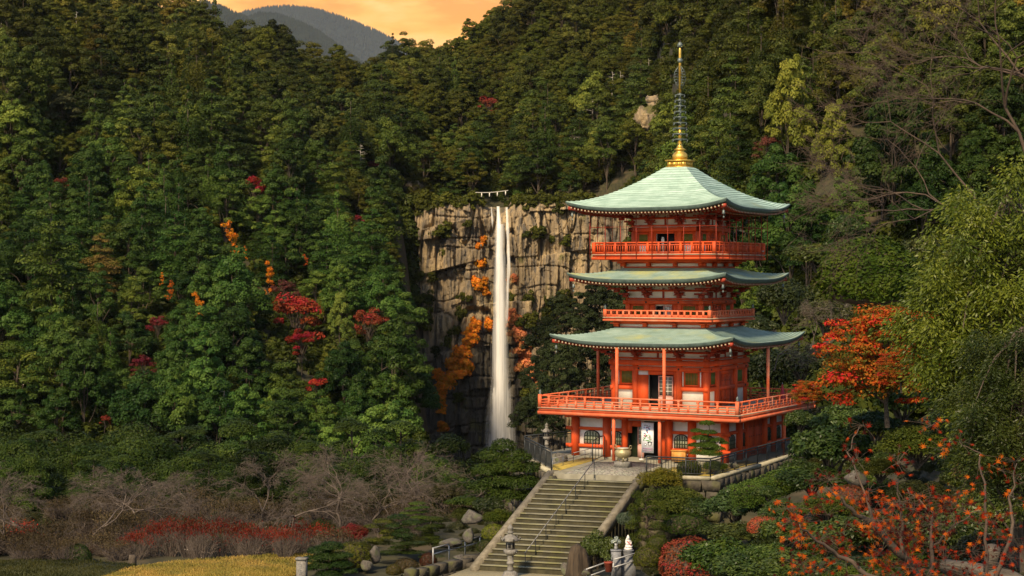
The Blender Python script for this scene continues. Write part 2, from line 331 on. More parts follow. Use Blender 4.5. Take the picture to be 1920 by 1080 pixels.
def cliff_mesh():
    xs = np.linspace(-56, 80, 520); t = np.linspace(0, 1, 400)
    X, T = np.meshgrid(xs, t); ztop = (HY - cliff_top(X)) / F * YC + (fbm(X / 5, 3.3 + 0 * X, 1.0, 4) - .47) * 9 * np.clip(np.abs(X - FX) / 8 - .6, 0, 1); Z = -74 + (ztop + 74) * T
    dx = X - FX
    D = (fbm(X / 26, Z / 30, 2.2, 3) - .45) * 17                      # big bulges
    D += (blocky(X, Z, 12, 17, 1) - .5) * 7 + (blocky(X + .12 * Z, Z, 4.5, 13, 2) - .5) * 3.4 + (blocky(X - .05 * Z, Z, 2.0, 9, 3) - .5) * 1.6 + (blocky(X, Z, 1.0, 3.6, 6) - .5) * .8
    D += (fbm(X / 3.2, Z / 11, 5.1, 4) - .47) * 1.5
    crack = np.abs(vnoise(X / 4.5, Z / 30, 9) - .5); D -= np.exp(-(crack / .03) ** 2) * 3.0
    ledge = np.abs(vnoise(X / 13, Z / 6.0, 4) - .5); D -= np.exp(-(ledge / .035) ** 2) * 1.1
    c2 = np.abs(vnoise(X / 1.7, Z / 26, 12) - .5); D -= np.exp(-(c2 / .07) ** 2) * 1.1; D += (vnoise(X / .8, Z / 13, 13) - .5) * 1.0 + (vnoise(X / 2.6 + Z / 40, Z / 34, 14) - .5) * 2.4
    D += -5.5 * np.exp(-(dx / 5.5) ** 2) + np.clip(np.abs(dx) - 8, 0, 40) * .10      # the falls run in a shallow groove
    D += (1 - T) * 13 - 2                                             # leans back
    D += np.clip((-60 - Z), 0, 20) * .5
    edge = np.clip((T - .94) / .06, 0, 1); D -= edge ** 2 * 7
    Y = YC - D + np.clip(X - 30, 0, 60) * -.15
    g = Geo(); nr, nc = X.shape; i = np.arange(nr - 1)[:, None] * nc; j = np.arange(nc - 1)[None]
    V = np.stack([X, Y, Z], -1).reshape(-1, 3)
    # top sheet running back into the hill
    back = np.stack([xs, np.full(nc, YC + 34), ztop[-1] - 3], -1)
    g.add(np.r_[V, back], np.stack([i + j, i + j + 1, i + nc + j + 1, i + nc + j], -1).reshape(-1, 4))
    k = (nr - 1) * nc; jj = np.arange(nc - 1); g.P.append((np.stack([k + jj, k + jj + 1, nr * nc + jj + 1, nr * nc + jj], -1), 0, None))
    o = g.obj('cliff', M['cliff']); me = o.data
    wet_shade = .50 * np.exp(-(dx / 9.0) ** 2) * np.clip((26 - Z) / 30, .45, 1) + .60 * np.clip((-18 - Z) / 26, 0, 1) + .27 * np.clip(-dx / 10, 0, 1) * np.clip(1.3 + Z / 60, 0, 1)  # last term puts the shade of the left side into the rock colour
    a = me.attributes.new('wet_shade', 'FLOAT', 'POINT'); a.data.foreach_set('value', np.r_[wet_shade.ravel(), np.zeros(nc)].astype(np.float32))
    return X, Y, Z, o
CX, CY, CZ, cliff_o = cliff_mesh(); tag(cliff_o, kind='structure')
def cliff_at(px, py):
    """point of the rock face behind a picture position"""
    e_ = (CX / CY * F + 960 - px) ** 2 + (HY - CZ / CY * F - py) ** 2; k = np.unravel_index(np.argmin(e_), e_.shape)
    return Vector((CX[k], CY[k], CZ[k]))
# two bare rock outcrops in the wood above the fall
def outcrop(px, py, w_, h_, seed):
    Y = hill(px, py + 20, 0, 600) or 780; c = at(px, py, Y)
    u = np.linspace(-1, 1, 60); v = np.linspace(-1, 1, 44); U, V_ = np.meshgrid(u, v)
    x = c.x + U * w_ / 2; z = c.z + V_ * h_ / 2
    D = (fbm(x / 6, z / 9, seed) - .4) * 8 + (blocky(x, z, 2.2, 4.5, seed) - .5) * 3 - (np.abs(U) ** 3 + np.abs(V_) ** 3) * 7 + 5
    g = Geo(); nr, nc = U.shape; i = np.arange(nr - 1)[:, None] * nc; j = np.arange(nc - 1)[None]
    Q = np.stack([i + j, i + j + 1, i + nc + j + 1, i + nc + j], -1).reshape(-1, 4); inside = (U ** 2 + V_ ** 2 * .9 + (fbm(x / 3.0, z / 4.0, seed + 2) - .45) * 1.9 < .72).ravel()
    g.add(np.stack([x, c.y - D, z], -1).reshape(-1, 3), Q[inside[Q].all(1)])
    return g.obj('cliff', M['cliff'])
for args in ((1240, 215, 24, 16, 11), (1195, 212, 16, 14, 16), (1158, 214, 12, 11, 12), (1062, 272, 8, 8, 13), (1150, 262, 10, 5, 14), (780, 352, 9, 7, 15)):
    tag(outcrop(*args), kind='structure')

# ---------------------------------------------------------------- waterfall
def water_mat(name, lo, hi, base, sx=1.7, emis=0):
    m, nt, b, out = new_mat(name); b.inputs['Base Color'].default_value = (*base, 1); b.inputs['Roughness'].default_value = .7
    tc = N(nt, 'ShaderNodeTexCoord'); mp = N(nt, 'ShaderNodeMapping'); mp.inputs['Scale'].default_value = (sx, .2, .022); L(nt, tc.outputs['Object'], mp.inputs[0])
    n = N(nt, 'ShaderNodeTexNoise'); n.inputs['Scale'].default_value = 1.4; n.inputs['Detail'].default_value = 6; n.inputs['Roughness'].default_value = .6; L(nt, mp.outputs[0], n.inputs['Vector'])
    a = N(nt, 'ShaderNodeAttribute', attribute_name='edge'); r = N(nt, 'ShaderNodeMapRange'); r.inputs['From Min'].default_value = lo; r.inputs['From Max'].default_value = hi
    s = N(nt, 'ShaderNodeMath', operation='MULTIPLY_ADD'); s.inputs[1].default_value = .75; L(nt, a.outputs['Fac'], s.inputs[0]); L(nt, n.outputs['Fac'], s.inputs[2])
    L(nt, s.outputs[0], r.inputs['Value']); L(nt, r.outputs[0], b.inputs['Alpha'])
    return m
M['water'] = water_mat('falling_water', .80, 1.38, (.93, .90, .82))
M['veil'] = water_mat('thin_spray', .80, 1.9, (.85, .85, .82))
def stream(g, pts, off, mult=1.0):
    """pts: (picture x centre, picture y, width px); a bulging ribbon that falls off the rock"""
    pts = np.array(pts, float); yy = np.arange(pts[0, 1], pts[-1, 1] + 1, 3.0)
    cx = np.interp(yy, pts[:, 1], pts[:, 0]); ww = np.interp(yy, pts[:, 1], pts[:, 2]); n = 13; s_ = np.linspace(-1, 1, n)
    Yb = 655.0 - off - np.clip(yy - 390, 0, 500) * .012
    W_ = ww + 3 * (vnoise(yy / 18, off * 3.1) - .5)
    px = cx[:, None] + s_[None] * W_[:, None] / 2 + (vnoise(yy[:, None] / 30, s_[None] * 2 + off) - .5) * 2
    Y = Yb[:, None] - (1 - s_[None] ** 2) * ww[:, None] / F * 650 * .35 + 0 * px
    V = np.stack([(px - 960) / F * Y, Y, (HY - yy[:, None]) / F * Y + 0 * px], -1)
    e_ = np.clip((1 - np.abs(s_[None])) * 1.6, 0, 1) * mult * np.clip((pts[-1, 1] - yy[:, None]) / 25, 0, 1) + 0 * px
    k, nc = len(yy), n; i = np.arange(k - 1)[:, None] * nc; j = np.arange(nc - 1)[None]
    g.add(V.reshape(-1, 3), np.stack([i + j, i + j + 1, i + nc + j + 1, i + nc + j], -1).reshape(-1, 4)); g.E = getattr(g, 'E', []) + [e_.ravel()]
def water_obj(name, g, m):
    o = g.obj(name, m, smooth=True); a = o.data.attributes.new('edge', 'FLOAT', 'POINT'); a.data.foreach_set('value', np.concatenate(g.E).astype(np.float32)); return o
g = Geo()
stream(g, [(934, 387, 8), (936, 430, 12), (937, 480, 16), (938, 560, 20), (938, 640, 23), (938, 700, 20), (937, 740, 18), (935, 780, 20), (936, 815, 22), (938, 880, 24)], 1.0, 1.1)
stream(g, [(950, 389, 6), (952, 430, 8), (954, 490, 8), (952, 540, 10), (949, 620, 8)], .6, .95)
stream(g, [(921, 388, 4), (923, 410, 6), (925, 440, 5)], .4, .7)
for q in range(22):
    y0 = rng.uniform(725, 790); s0 = rng.normal(0, 7); s1 = s0 + rng.normal(0, 1) * 9 + np.sign(s0) * 7; ys = np.linspace(y0, 880, 6); stream(g, [(938 + s0 + (s1 - s0) * ((y - y0) / (880 - y0)) ** .8 + rng.normal(0, 1.5), y, rng.uniform(2.5, 5)) for y in ys], 1.2 + .1 * q, rng.uniform(.55, .9))
wf = water_obj('waterfall', g, M['water']); tag(wf, kind='structure')
g = Geo(); stream(g, [(937, 420, 20), (938, 560, 38), (938, 700, 46), (938, 780, 66), (940, 880, 92)], 2.6, 1.2)
v_ = water_obj('waterfall_spray', g, M['veil']); tag(v_, kind='structure')

# ---------------------------------------------------------------- far mountains
M['farwood'] = mat('far_forest', (.020, .030, .022), (.012, .018, .014), .02, .95, contrast=(.35, .65))
def mountain(knots, Y, seed, depth):
    px = np.linspace(knots[0][0], knots[-1][0], 260); top = np.interp(px, [k[0] for k in knots], [k[1] for k in knots])
    t = np.linspace(0, 1, 60); PXm, T = np.meshgrid(px, t)
    Yg = Y - depth * (1 - T); zt = (HY - top)[None] / F * Y
    z = -300 + (zt + 300) * (1 - (1 - T) ** 1.3) + (fbm(PXm / 40 + seed, T * 6, seed, 4) - .47) * .035 * Y * (1 - T)
    x = (PXm - 960) / F * Y
    g = Geo(); nr, nc = x.shape; i = np.arange(nr - 1)[:, None] * nc; j = np.arange(nc - 1)[None]
    V = np.stack([x, Yg, z], -1).reshape(-1, 3); bk = np.stack([x[-1], np.full(nc, Y + depth), np.full(nc, -300.0)], -1)
    g.add(np.r_[V, bk], np.stack([i + j, i + j + 1, i + nc + j + 1, i + nc + j], -1).reshape(-1, 4))
    k = (nr - 1) * nc; jj = np.arange(nc - 1); g.P.append((np.stack([k + jj, k + jj + 1, nr * nc + jj + 1, nr * nc + jj], -1), 0, None))
    tag(g.obj('mountain', M['farwood'], smooth=True), kind='structure')
    # the conifer wood on it: one mass of small spires
    r = np.random.default_rng(seed); n = 14000; a = r.random(n) * 259; b = r.random(n) ** .6 * 59
    b[:700] = 59 - r.random(700) * .5
    ia, ib = a.astype(int), b.astype(int); P = np.stack([x[ib, ia], Yg[ib, ia], z[ib, ia] - 1], -1) + r.normal(0, 1, (n, 3)) * [1.5, 1, .3]
    h = r.uniform(.0016, .0034, n) * Y; rr = h * r.uniform(.2, .32, n); th = np.linspace(0, 2 * math.pi, 6, endpoint=False)
    ring = np.stack([np.cos(th), np.sin(th), 0 * th], -1)[None] * rr[:, None, None] + P[:, None]
    V = np.concatenate([ring, (P + np.stack([0 * h, 0 * h, h], -1))[:, None]], 1).reshape(-1, 3)
    q = np.arange(6); f = np.stack([q, (q + 1) % 6, np.full(6, 6)], -1)[None] + (np.arange(n) * 7)[:, None, None]
    tag(Geo().add(V, f.reshape(-1, 3)).obj('far_forest', M['farwood']), kind='stuff')
mountain([(230, 60), (330, 40), (365, 13), (385, 7), (410, 14), (435, 24), (462, 36), (500, 70), (560, 120)], 9500, 5, 2300)
mountain([(420, 60), (462, 38), (490, 28), (520, 31), (560, 45), (600, 64), (650, 100), (690, 130)], 11000, 6, 2300)
mountain([(380, 80), (462, 26), (500, 19), (545, 16), (575, 19), (610, 26), (650, 40), (690, 55), (725, 72), (770, 95), (860, 140)], 20000, 8, 4500)
# ---------------------------------------------------------------- foliage
def leaf_quads(P, Nn, size, r, aspect=.55, fold=0.0):
    """one small pointed leaf or leaf spray per point, lying across the direction Nn"""
    n = len(P); rnd = unit(r.normal(size=(n, 3))); a = unit(np.cross(Nn, rnd)); b = np.cross(Nn, a)
    s = (size * r.uniform(.65, 1.35, n))[:, None]
    return np.stack([P - a * s, P - b * s * aspect + Nn * s * fold, P + a * s, P + b * s * aspect + Nn * s * fold], 1).reshape(-1, 3)
def add_leaves(g, P, Nn, size, r, tint, mat=0, aspect=.55, fold=0.0):
    n = len(P); g.add(leaf_quads(P, Nn, size, r, aspect, fold), np.arange(4 * n).reshape(-1, 4), mat, tint); return g
def clump(r, c, rad, n, flat=1.0, lower=-.35, jit=.45, up=.35):
    """n leaves over a lumpy sphere at c"""
    d = unit(r.normal(size=(int(n * 1.7), 3))); d = d[d[:, 2] > lower][:n]
    k = 1 + .35 * (vnoise(d[:, 0] * 2.2 + c[0] * 3, d[:, 1] * 2.2 + c[1] * 3, d[:, 2] * 2.2 + c[2] * 3) - .5) + r.normal(0, .10, len(d))
    P = np.asarray(c) + d * (rad * k)[:, None] * [1, 1, flat]
    Nn = unit(d * [1, 1, 1 / max(flat, .3)] + [0, 0, up] + r.normal(0, jit, d.shape)); return P, Nn
def trunk(g, H, rad, r, lean=.05, mat=1, n=7, top=1.0, base=0.0):
    z = np.linspace(base, H * top, 7); x = np.cumsum(r.normal(0, lean * H / 7, 7)); y = np.cumsum(r.normal(0, lean * H / 7, 7)); x -= x[0]; y -= y[0]
    pts = np.stack([x, y, z], -1); g.tube(pts, rad * (1 - .8 * np.linspace(0, 1, 7)), n, mat); return pts
def limb(g, p0, p1, rad, r, mat=1, sag=.1):
    p0, p1 = np.asarray(p0, float), np.asarray(p1, float); t = np.linspace(0, 1, 5)[:, None]
    p = p0 + (p1 - p0) * t; p[:, 2] += np.sin(t[:, 0] * math.pi) * sag * np.linalg.norm(p1 - p0); p[1:-1] += r.normal(0, .03 * np.linalg.norm(p1 - p0), (3, 3))
    g.tube(p, rad * (1 - .75 * t[:, 0]), 5, mat, False)
def broad_mesh(seed, H=15.0, Rr=5.2, nc=52, nl=200, leaf=.25, fl=1.0):
    """evergreen broadleaf: a billowing crown of many domed clumps"""
    r = np.random.default_rng(seed); g = Geo(); tp = trunk(g, H * .8, .32, r, base=-3)
    zc, hz = H * .58, H * .47
    for k in range(nc):
        d = unit(r.normal(size=3)); d[2] = abs(d[2]) * 1.1 - .35; d = d / np.linalg.norm(d)
        q = r.uniform(.55, 1.0); bulge = .8 + .5 * float(vnoise(d[0] * 1.6 + seed, d[1] * 1.6, d[2] * 1.6))
        tp_ = 1.12 - .5 * max(0, d[2]) * q; c = np.array([d[0] * Rr * q * bulge * tp_, d[1] * Rr * q * bulge * tp_, zc + d[2] * hz * q * (bulge if d[2] < 0 else 1.12)]); rad = Rr * r.uniform(.15, .33)
        P, Nn = clump(r, c, rad, nl, .72 * fl)
        add_leaves(g, P, Nn, leaf, r, np.clip(r.uniform(.15, .85) + r.normal(0, .13, len(P)), 0, 1))
        if k % 6 == 0: limb(g, tp[r.integers(2, 6)], c, .12, r)
    return g.mesh('broadleaf_tree', [M['leaf'], M['bark']])
def layer_mesh(seed, H=19.0, Rr=5.0, tiers=9, nl=210, leaf=.25):
    """fir or hemlock: flat tiers of sprays stacked round the trunk, gaps between"""
    r = np.random.default_rng(seed); g = Geo(); trunk(g, H, .36, r, .015, base=-3)
    for t in range(tiers):
        f = t / (tiers - 1); z = H * (.26 + .73 * f); R2 = Rr * (.62 + .38 * min(1, f * 4)) * math.sqrt(max(.06, 1 - f ** 2 * .92)) * r.uniform(.78, 1.15); m = max(2, int(8 * (1 - f * .6)))
        a0 = r.uniform(0, 6.28)
        for k in range(m):
            a = a0 + k * 6.283 / m + r.normal(0, .25); q = R2 * r.uniform(.45, .78)
            c = np.array([math.cos(a) * q, math.sin(a) * q, z + r.normal(0, .75) - q * .06]); rad = R2 * r.uniform(.34, .5) + .3
            P, Nn = clump(r, c, rad, nl, .42, -.2, .4, .5); P[:, 2] -= np.hypot(P[:, 0] - c[0], P[:, 1] - c[1]) * .12
            add_leaves(g, P, Nn, leaf, r, np.clip(r.uniform(.2, .8) + r.normal(0, .12, len(P)), 0, 1))
            if k % 2 == 0: limb(g, (0, 0, z - .8), c, .08, r, sag=.02)
    return g.mesh('fir_tree', [M['leaf'], M['bark']])
def cedar_mesh(seed, H=22.0, Rr=3.4, tiers=15, nl=150, leaf=.24):
    """cedar: tall, narrow, drooping plumes"""
    r = np.random.default_rng(seed); g = Geo(); trunk(g, H, .34, r, .01, base=-3)
    for t in range(tiers):
        f = t / (tiers - 1); z = H * (.2 + .78 * f); R2 = Rr * (1.02 - f ** 1.25) * r.uniform(.85, 1.2) + .25; m = max(1, int(6 * (1.05 - f)))
        a0 = r.uniform(0, 6.28)
        for k in range(m):
            a = a0 + k * 6.283 / m + r.normal(0, .3); q = R2 * r.uniform(.4, .75)
            c = np.array([math.cos(a) * q, math.sin(a) * q, z + r.normal(0, .4)]); P, Nn = clump(r, c, R2 * .42 + .25, nl, 1.15, -.6, .45, .1)
            add_leaves(g, P, Nn, leaf, r, np.clip(r.uniform(.2, .8) + r.normal(0, .12, len(P)), 0, 1), aspect=.45)
    return g.mesh('cedar_tree', [M['leaf'], M['bark']])
BROAD = [broad_mesh(s, H, Rr, nc) for s, H, Rr, nc in ((1, 16, 4.9, 66), (2, 14, 5.3, 66), (3, 18, 4.4, 66), (4, 15, 4.2, 56))]
OAK = [broad_mesh(s, H, Rr, nc, 210, .25, .8) for s, H, Rr, nc in ((5, 16, 5.6, 44), (6, 14, 6.0, 46), (7, 18, 5.2, 52))]
FIR = [layer_mesh(s, H, Rr, t) for s, H, Rr, t in ((11, 19, 5.2, 9), (12, 17, 6.0, 7), (13, 21, 4.8, 11), (14, 16, 5.6, 8))]
CEDAR = [cedar_mesh(s, H, Rr, t) for s, H, Rr, t in ((21, 20, 3.9, 12), (22, 18, 3.6, 11))]
NEARB = [broad_mesh(s, H, Rr, 70, 480, .115, .85) for s, H, Rr in ((8, 15, 5.2), (9, 14, 5.6))]
NEARF = [layer_mesh(15, 18, 5.0, 10, 560, .115)]
RADIUS = {'broadleaf_tree': 5.4, 'oak_tree': 5.8, 'fir_tree': 5.2, 'cedar_tree': 3.7}
SPOTS = []          # (x, y, radius) of trees already standing
def plant(name, me, x, y, z, s, col, label, group, rz=None, sz=None, cat='tree'):
    o = bpy.data.objects.new(name, me); COL.objects.link(o); o.location = (x, y, z); o.rotation_euler = (0, 0, random.uniform(0, 6.28) if rz is None else rz)
    o.scale = (s, s, s * (sz or random.uniform(.95, 1.35))); o.color = (*col, 1); tag(o, label, cat, group); return o

# trees of the wood that stand out one by one: (picture x, y of the crown, kind, size, colour, label)
REDC, ORC = (.30, .035, .015), (.58, .20, .012)
def maple_mesh(seed, H=8.0, Rr=4.2):
    """thin-leaved autumn tree: open sprays on visible limbs"""
    r = np.random.default_rng(seed); g = Geo(); tp = trunk(g, H * .6, .18, r, .06, base=-2)
    for k in range(26):
        a = r.uniform(0, 6.28); q = Rr * r.uniform(.25, 1); z = H * (.95 - .62 * (q / Rr) ** 1.4 * r.uniform(.3, 1)) - r.uniform(0, .14) * H; c = np.array([math.cos(a) * q, math.sin(a) * q, z])
        P, Nn = clump(r, c, Rr * r.uniform(.16, .32), 110, .5, -.5, .5, .4); add_leaves(g, P, Nn, .20, r, np.clip(r.uniform(.2, .8) + r.normal(0, .15, len(P)), 0, 1)); limb(g, tp[r.integers(2, 6)], c, .09, r)
    return g.mesh('maple_tree', [M['leaf'], M['bark']])
def vine_mesh(seed, H=11.0):
    """creeper in autumn colour hanging in a tree top: a broken vertical strand of leaf bunches"""
    r = np.random.default_rng(seed); g = Geo(); x = 0.0
    z = np.linspace(0, H, 12); xs = np.cumsum(r.normal(0, .55, 12)); ys = np.cumsum(r.normal(0, .3, 12)); g.tube(np.stack([xs, ys, z], -1), .06, 5, 1)
    for k in range(34):
        f = r.uniform(0, 1); c = np.array([np.interp(f * H, z, xs) + r.normal(0, .5 + (1 - f) * .6), np.interp(f * H, z, ys) + r.normal(0, .5), f * H])
        P, Nn = clump(r, c, r.uniform(.35, .75), 34, 1.0, -.8); add_leaves(g, P, Nn, .22, r, np.clip(r.uniform(.25, .8) + r.normal(0, .12, len(P)), 0, 1))
    return g.mesh('creeper_vine', [M['leaf'], M['bark']])
MAPLE = [maple_mesh(s) for s in (31, 32, 33)]; VINE = [vine_mesh(s) for s in (41, 42, 43)]
SPEC = [
 (476, 349, 'm', 48, (.22, .02, .016), 'crimson maple with a flat crown high in the left wood'),
 (556, 592, 'm', 112, (.21, .034, .014), 'widest red maple on the left slope, thin layered crown'),
 (566, 642, 'm', 62, (.25, .022, .014), 'bright red maple just under the widest red maple'),
 (692, 605, 'm', 66, (.22, .045, .02), 'brown red maple beside the rock face, half bare'),
 (596, 724, 'm', 44, (.30, .03, .016), 'small bright scarlet maple low on the left slope'),
 (268, 687, 'm', 52, (.13, .018, .02), 'dull dark red maple between green crowns, low left'),
 (296, 608, 'm', 38, (.17, .02, .02), 'small dark red maple above the dull red one'),
 (114, 345, 'm', 34, (.12, .03, .018), 'brownish red maple near the left edge'),
 (196, 788, 'm', 24, (.18, .03, .015), 'tiny rust red maple above the dark trees, far left'),
 (671, 412, 'm', 22, (.18, .02, .02), 'tiny red maple left of the rock face top'),
 (916, 197, 'm', 44, (.22, .05, .025), 'pink red maple in the wood above the waterfall'),
 (700, 312, 'm', 30, (.14, .025, .02), 'dark red maple by a white dead trunk above the cliff'),
 (535, 545, 'm', 50, (.10, .035, .025), 'brown leaf-shedding maple above the widest red maple'),
 (1440, 275, 'm', 55, (.085, .03, .018), 'dull brown maple in the shade right of the spire'),
 (440, 448, 'v', 62, ORC, 'orange creeper running down a green tree, upper one on the left slope'),
 (462, 474, 'v', 24, ORC, 'short orange creeper at the foot of the longest creeper strand'),
 (504, 522, 'v', 58, (.62, .20, .012), 'bright orange creeper in a dead tree beside the red maples'),
 (375, 572, 'v', 46, ORC, 'orange creeper covering a small round tree in the left wood'),
 (316, 545, 'v', 36, (.48, .14, .012), 'orange creeper hanging beside the small dark red maple'),
 (302, 523, 'v', 22, ORC, 'little tuft of orange creeper on a green crown'),
 (575, 487, 'v', 20, (.45, .10, .012), 'orange creeper lying flat over a fir top'),
 (194, 515, 'f', 66, (.21, .15, .035), 'yellowing layered fir standing pale in the left wood'),
 (512, 84, 'b', 70, (.030, .036, .009), 'big dark fir rising over the saddle into the far mountains'),
 (736, 68, 'c', 22, (.02, .028, .012), 'lone pointed tree on the skyline right of the mountains'),
 (1478, 235, 'b2', 175, (.155, .165, .022), 'tall pale green tree lit on one side, right of the spire'),
 (1560, 300, 'b2', 150, (.12, .13, .018), 'second tall pale tree behind the lit one'),
 (590, 250, 'b', 80, (.085, .10, .022), 'light olive broad tree halfway up the left wood'),
 (640, 215, 'b', 75, (.06, .085, .02), 'round tree above the olive broad tree, bright left side'),
 (640, 610, 'b2', 90, (.10, .13, .022), 'tall yellow green tree just right of the red maples'),
 (120, 210, 'b', 60, (.10, .105, .04), 'pale round crown near the upper left corner'),
]
special_px = []
def is_near_special(px, py, top, Y):
    return any(abs(px - a) < 22 + w_ * .5 and y_ - 60 < Y < y_ + 3 and top < b + w_ * .45 and py > b - 60 for a, b, w_, y_ in special_px)
for px, py, kind, wpx, col, lab in SPEC:
    lift = {'m': 6, 'v': 10, 'f': 10, 'c': 12, 'b': 9, 'b2': 11}[kind]
    Y = hill(px, py, lift)
    if Y is None: Y = 900
    if kind == 'c': Y = 905
    wm = wpx / F * Y; x = (px - 960) / F * Y; zc = (HY - py) / F * Y; special_px.append((px, py, wpx, Y))
    if kind == 'm': s = wm / 8.6; plant('maple_tree', MAPLE[len(special_px) % 3], x * (Y - 9) / Y, Y - 9, zc * (Y - 9) / Y - 6 * s, s, col, lab, 'autumn trees in the wood', sz=1.25)
    elif kind == 'v': s = wm / 11; plant('creeper_vine', VINE[len(special_px) % 3], x * (Y - 16) / Y, Y - 16, zc * (Y - 16) / Y - 5.5 * s, s, col, lab, 'orange creepers in the wood', sz=1, cat='creeper')
    elif kind == 'f': s = wm / (11 if wpx > 80 else 10); plant('fir_tree', FIR[2 if wpx < 80 else 1], x, Y - 3, zc - 12 * s, s, col, lab, 'trees that stand out of the wood', sz=1.1)
    elif kind == 'c': s = wm / 5.2; plant('cedar_tree', CEDAR[0], x, Y, zc - 17 * s, s, col, lab, 'trees that stand out of the wood', sz=.9)
    else:
        s = wm / (10.5 if kind == 'b' else 17); plant('broadleaf_tree', BROAD[0 if kind == 'b' else 2], x, Y - 2, zc - (9.5 if kind == 'b' else 14.5) * s, s * (1 if kind == 'b' else .82), col, lab, 'trees that stand out of the wood', sz=1.0 if kind == 'b' else 1.75)
    SPOTS.append((x, Y, wm / 2))

# the close wood: every crown its own object
def green(px, py, kind, r):
    k = float(vnoise(px / 130, py / 100, 7.7)); up = np.clip((430 - py) / 430, 0, 1)
    base = np.array([.037, .074, .013]) * (1 - up) + np.array([.066, .071, .012]) * up
    if kind == 'cedar_tree': base = base * [.72, .80, .8]
    if kind == 'oak_tree': base = base * [1.12, 1.0, 1.0]
    q = r.random()
    if q < .16: base = base * [1.75, 1.5, 1.35]
    elif q < .30: base = base * [.62, .66, .75]
    elif q < .38: base = base * [1.5, 1.1, .9]
    return tuple(base * (.62 + .85 * k) * r.uniform(.78, 1.25))
KINDS = {'broadleaf_tree': BROAD, 'oak_tree': OAK, 'fir_tree': FIR, 'cedar_tree': CEDAR}
HT = {'broadleaf_tree': 15, 'oak_tree': 16, 'fir_tree': 19, 'cedar_tree': 20}
LABS = {'broadleaf_tree': 'green rounded evergreen broadleaf crown among the close forest on the mountain slopes', 'oak_tree': 'olive billowing wide oak crown among the close forest on the mountain slopes', 'fir_tree': 'dark green layered fir with flat tiers among the close forest on the mountain slopes', 'cedar_tree': 'narrow pointed dark green cedar among the close forest on the mountain slopes'}
GRP = {'broadleaf_tree': 'broadleaf trees of the mountain forest', 'oak_tree': 'oaks of the mountain forest', 'fir_tree': 'firs of the mountain forest', 'cedar_tree': 'cedars of the mountain forest'}
WOOD = {k: [] for k in KINDS}
grid = {}
for x, y, rad in SPOTS: grid.setdefault((int(x // 12), int(y // 12)), []).append((x, y, rad))
def free(x, y, d, tight):
    a, b = int(x // 12), int(y // 12)
    return all((x - u) ** 2 + ((y - v) * .85) ** 2 > ((d + rad) * tight) ** 2 for i in (-1, 0, 1) for j in (-1, 0, 1) for u, v, rad in grid.get((a + i, b + j), ()))
r = np.random.default_rng(77)
def try_tree(px, Y, kind=None, smul=1.0, force=False, tight=.52):
    x = (px - 960) / F * Y; z = gz(px, Y)
    if kind is None:
        t = r.random() + (float(vnoise(px / 170, Y / 60, 2)) - .5) * .9
        kind = 'broadleaf_tree' if t < .42 else 'oak_tree' if t < .80 else 'fir_tree' if t < 1.02 else 'cedar_tree'
    s = (r.uniform(.78, 1.42) * (1 + max(0, Y - 550) / 2200)) * smul; rad = RADIUS[kind] * s
    if not force and not free(x, Y, rad, tight): return
    top = HY - (z + HT[kind] * s) / Y * F; mid = HY - (z + HT[kind] * s * .55) / Y * F
    if top > 1100 or mid < -90: return
    if is_near_special(px, mid, top, Y): return
    grid.setdefault((int(x // 12), int(Y // 12)), []).append((x, Y, rad))
    WOOD[kind].append((s / Y, x, Y, z - .5, s, r.integers(len(KINDS[kind])), green(px, mid, kind, r)))
def gn_scatter(name, src, rows_, col, parent=None):
    """one mass: points carrying index, size and turn, the source plants set on them"""
    me = bpy.data.meshes.new(name); n = len(rows_); me.vertices.add(n); me.vertices.foreach_set('co', np.array([q[:3] for q in rows_], float).ravel())
    for nm, tp, v in (('pick', 'INT', [q[4] for q in rows_]), ('size', 'FLOAT', [q[3] for q in rows_]), ('turn', 'FLOAT', [q[5] for q in rows_])):
        a = me.attributes.new(nm, tp, 'POINT'); a.data.foreach_set('value', np.array(v, np.int32 if tp == 'INT' else np.float32))
    o = bpy.data.objects.new(name, me); COL.objects.link(o); o.color = (*col, 1); tag(o, kind='stuff')
    ng = bpy.data.node_groups.new(name, 'GeometryNodeTree'); ng.interface.new_socket('Geometry', in_out='INPUT', socket_type='NodeSocketGeometry'); ng.interface.new_socket('Geometry', in_out='OUTPUT', socket_type='NodeSocketGeometry')
    gi, go = N(ng, 'NodeGroupInput'), N(ng, 'NodeGroupOutput'); ip = N(ng, 'GeometryNodeInstanceOnPoints'); jn = N(ng, 'GeometryNodeJoinGeometry')
    for s_ in src[::-1]:
        oi = N(ng, 'GeometryNodeObjectInfo'); oi.inputs['Object'].default_value = s_; g2 = N(ng, 'GeometryNodeGeometryToInstance'); L(ng, oi.outputs['Geometry'], g2.inputs[0]); L(ng, g2.outputs[0], jn.inputs[0])
    def attr(nm, dt): a = N(ng, 'GeometryNodeInputNamedAttribute', data_type=dt); a.inputs['Name'].default_value = nm; return a.outputs['Attribute']
    L(ng, gi.outputs[0], ip.inputs['Points']); L(ng, jn.outputs[0], ip.inputs['Instance']); ip.inputs['Pick Instance'].default_value = True; L(ng, attr('pick', 'INT'), ip.inputs['Instance Index'])
    cx = N(ng, 'ShaderNodeCombineXYZ'); L(ng, attr('turn', 'FLOAT'), cx.inputs[2]); L(ng, cx.outputs[0], ip.inputs['Rotation']); L(ng, attr('size', 'FLOAT'), ip.inputs['Scale']); L(ng, ip.outputs[0], go.inputs[0])
    md = o.modifiers.new('scatter', 'NODES'); md.node_group = ng; return o
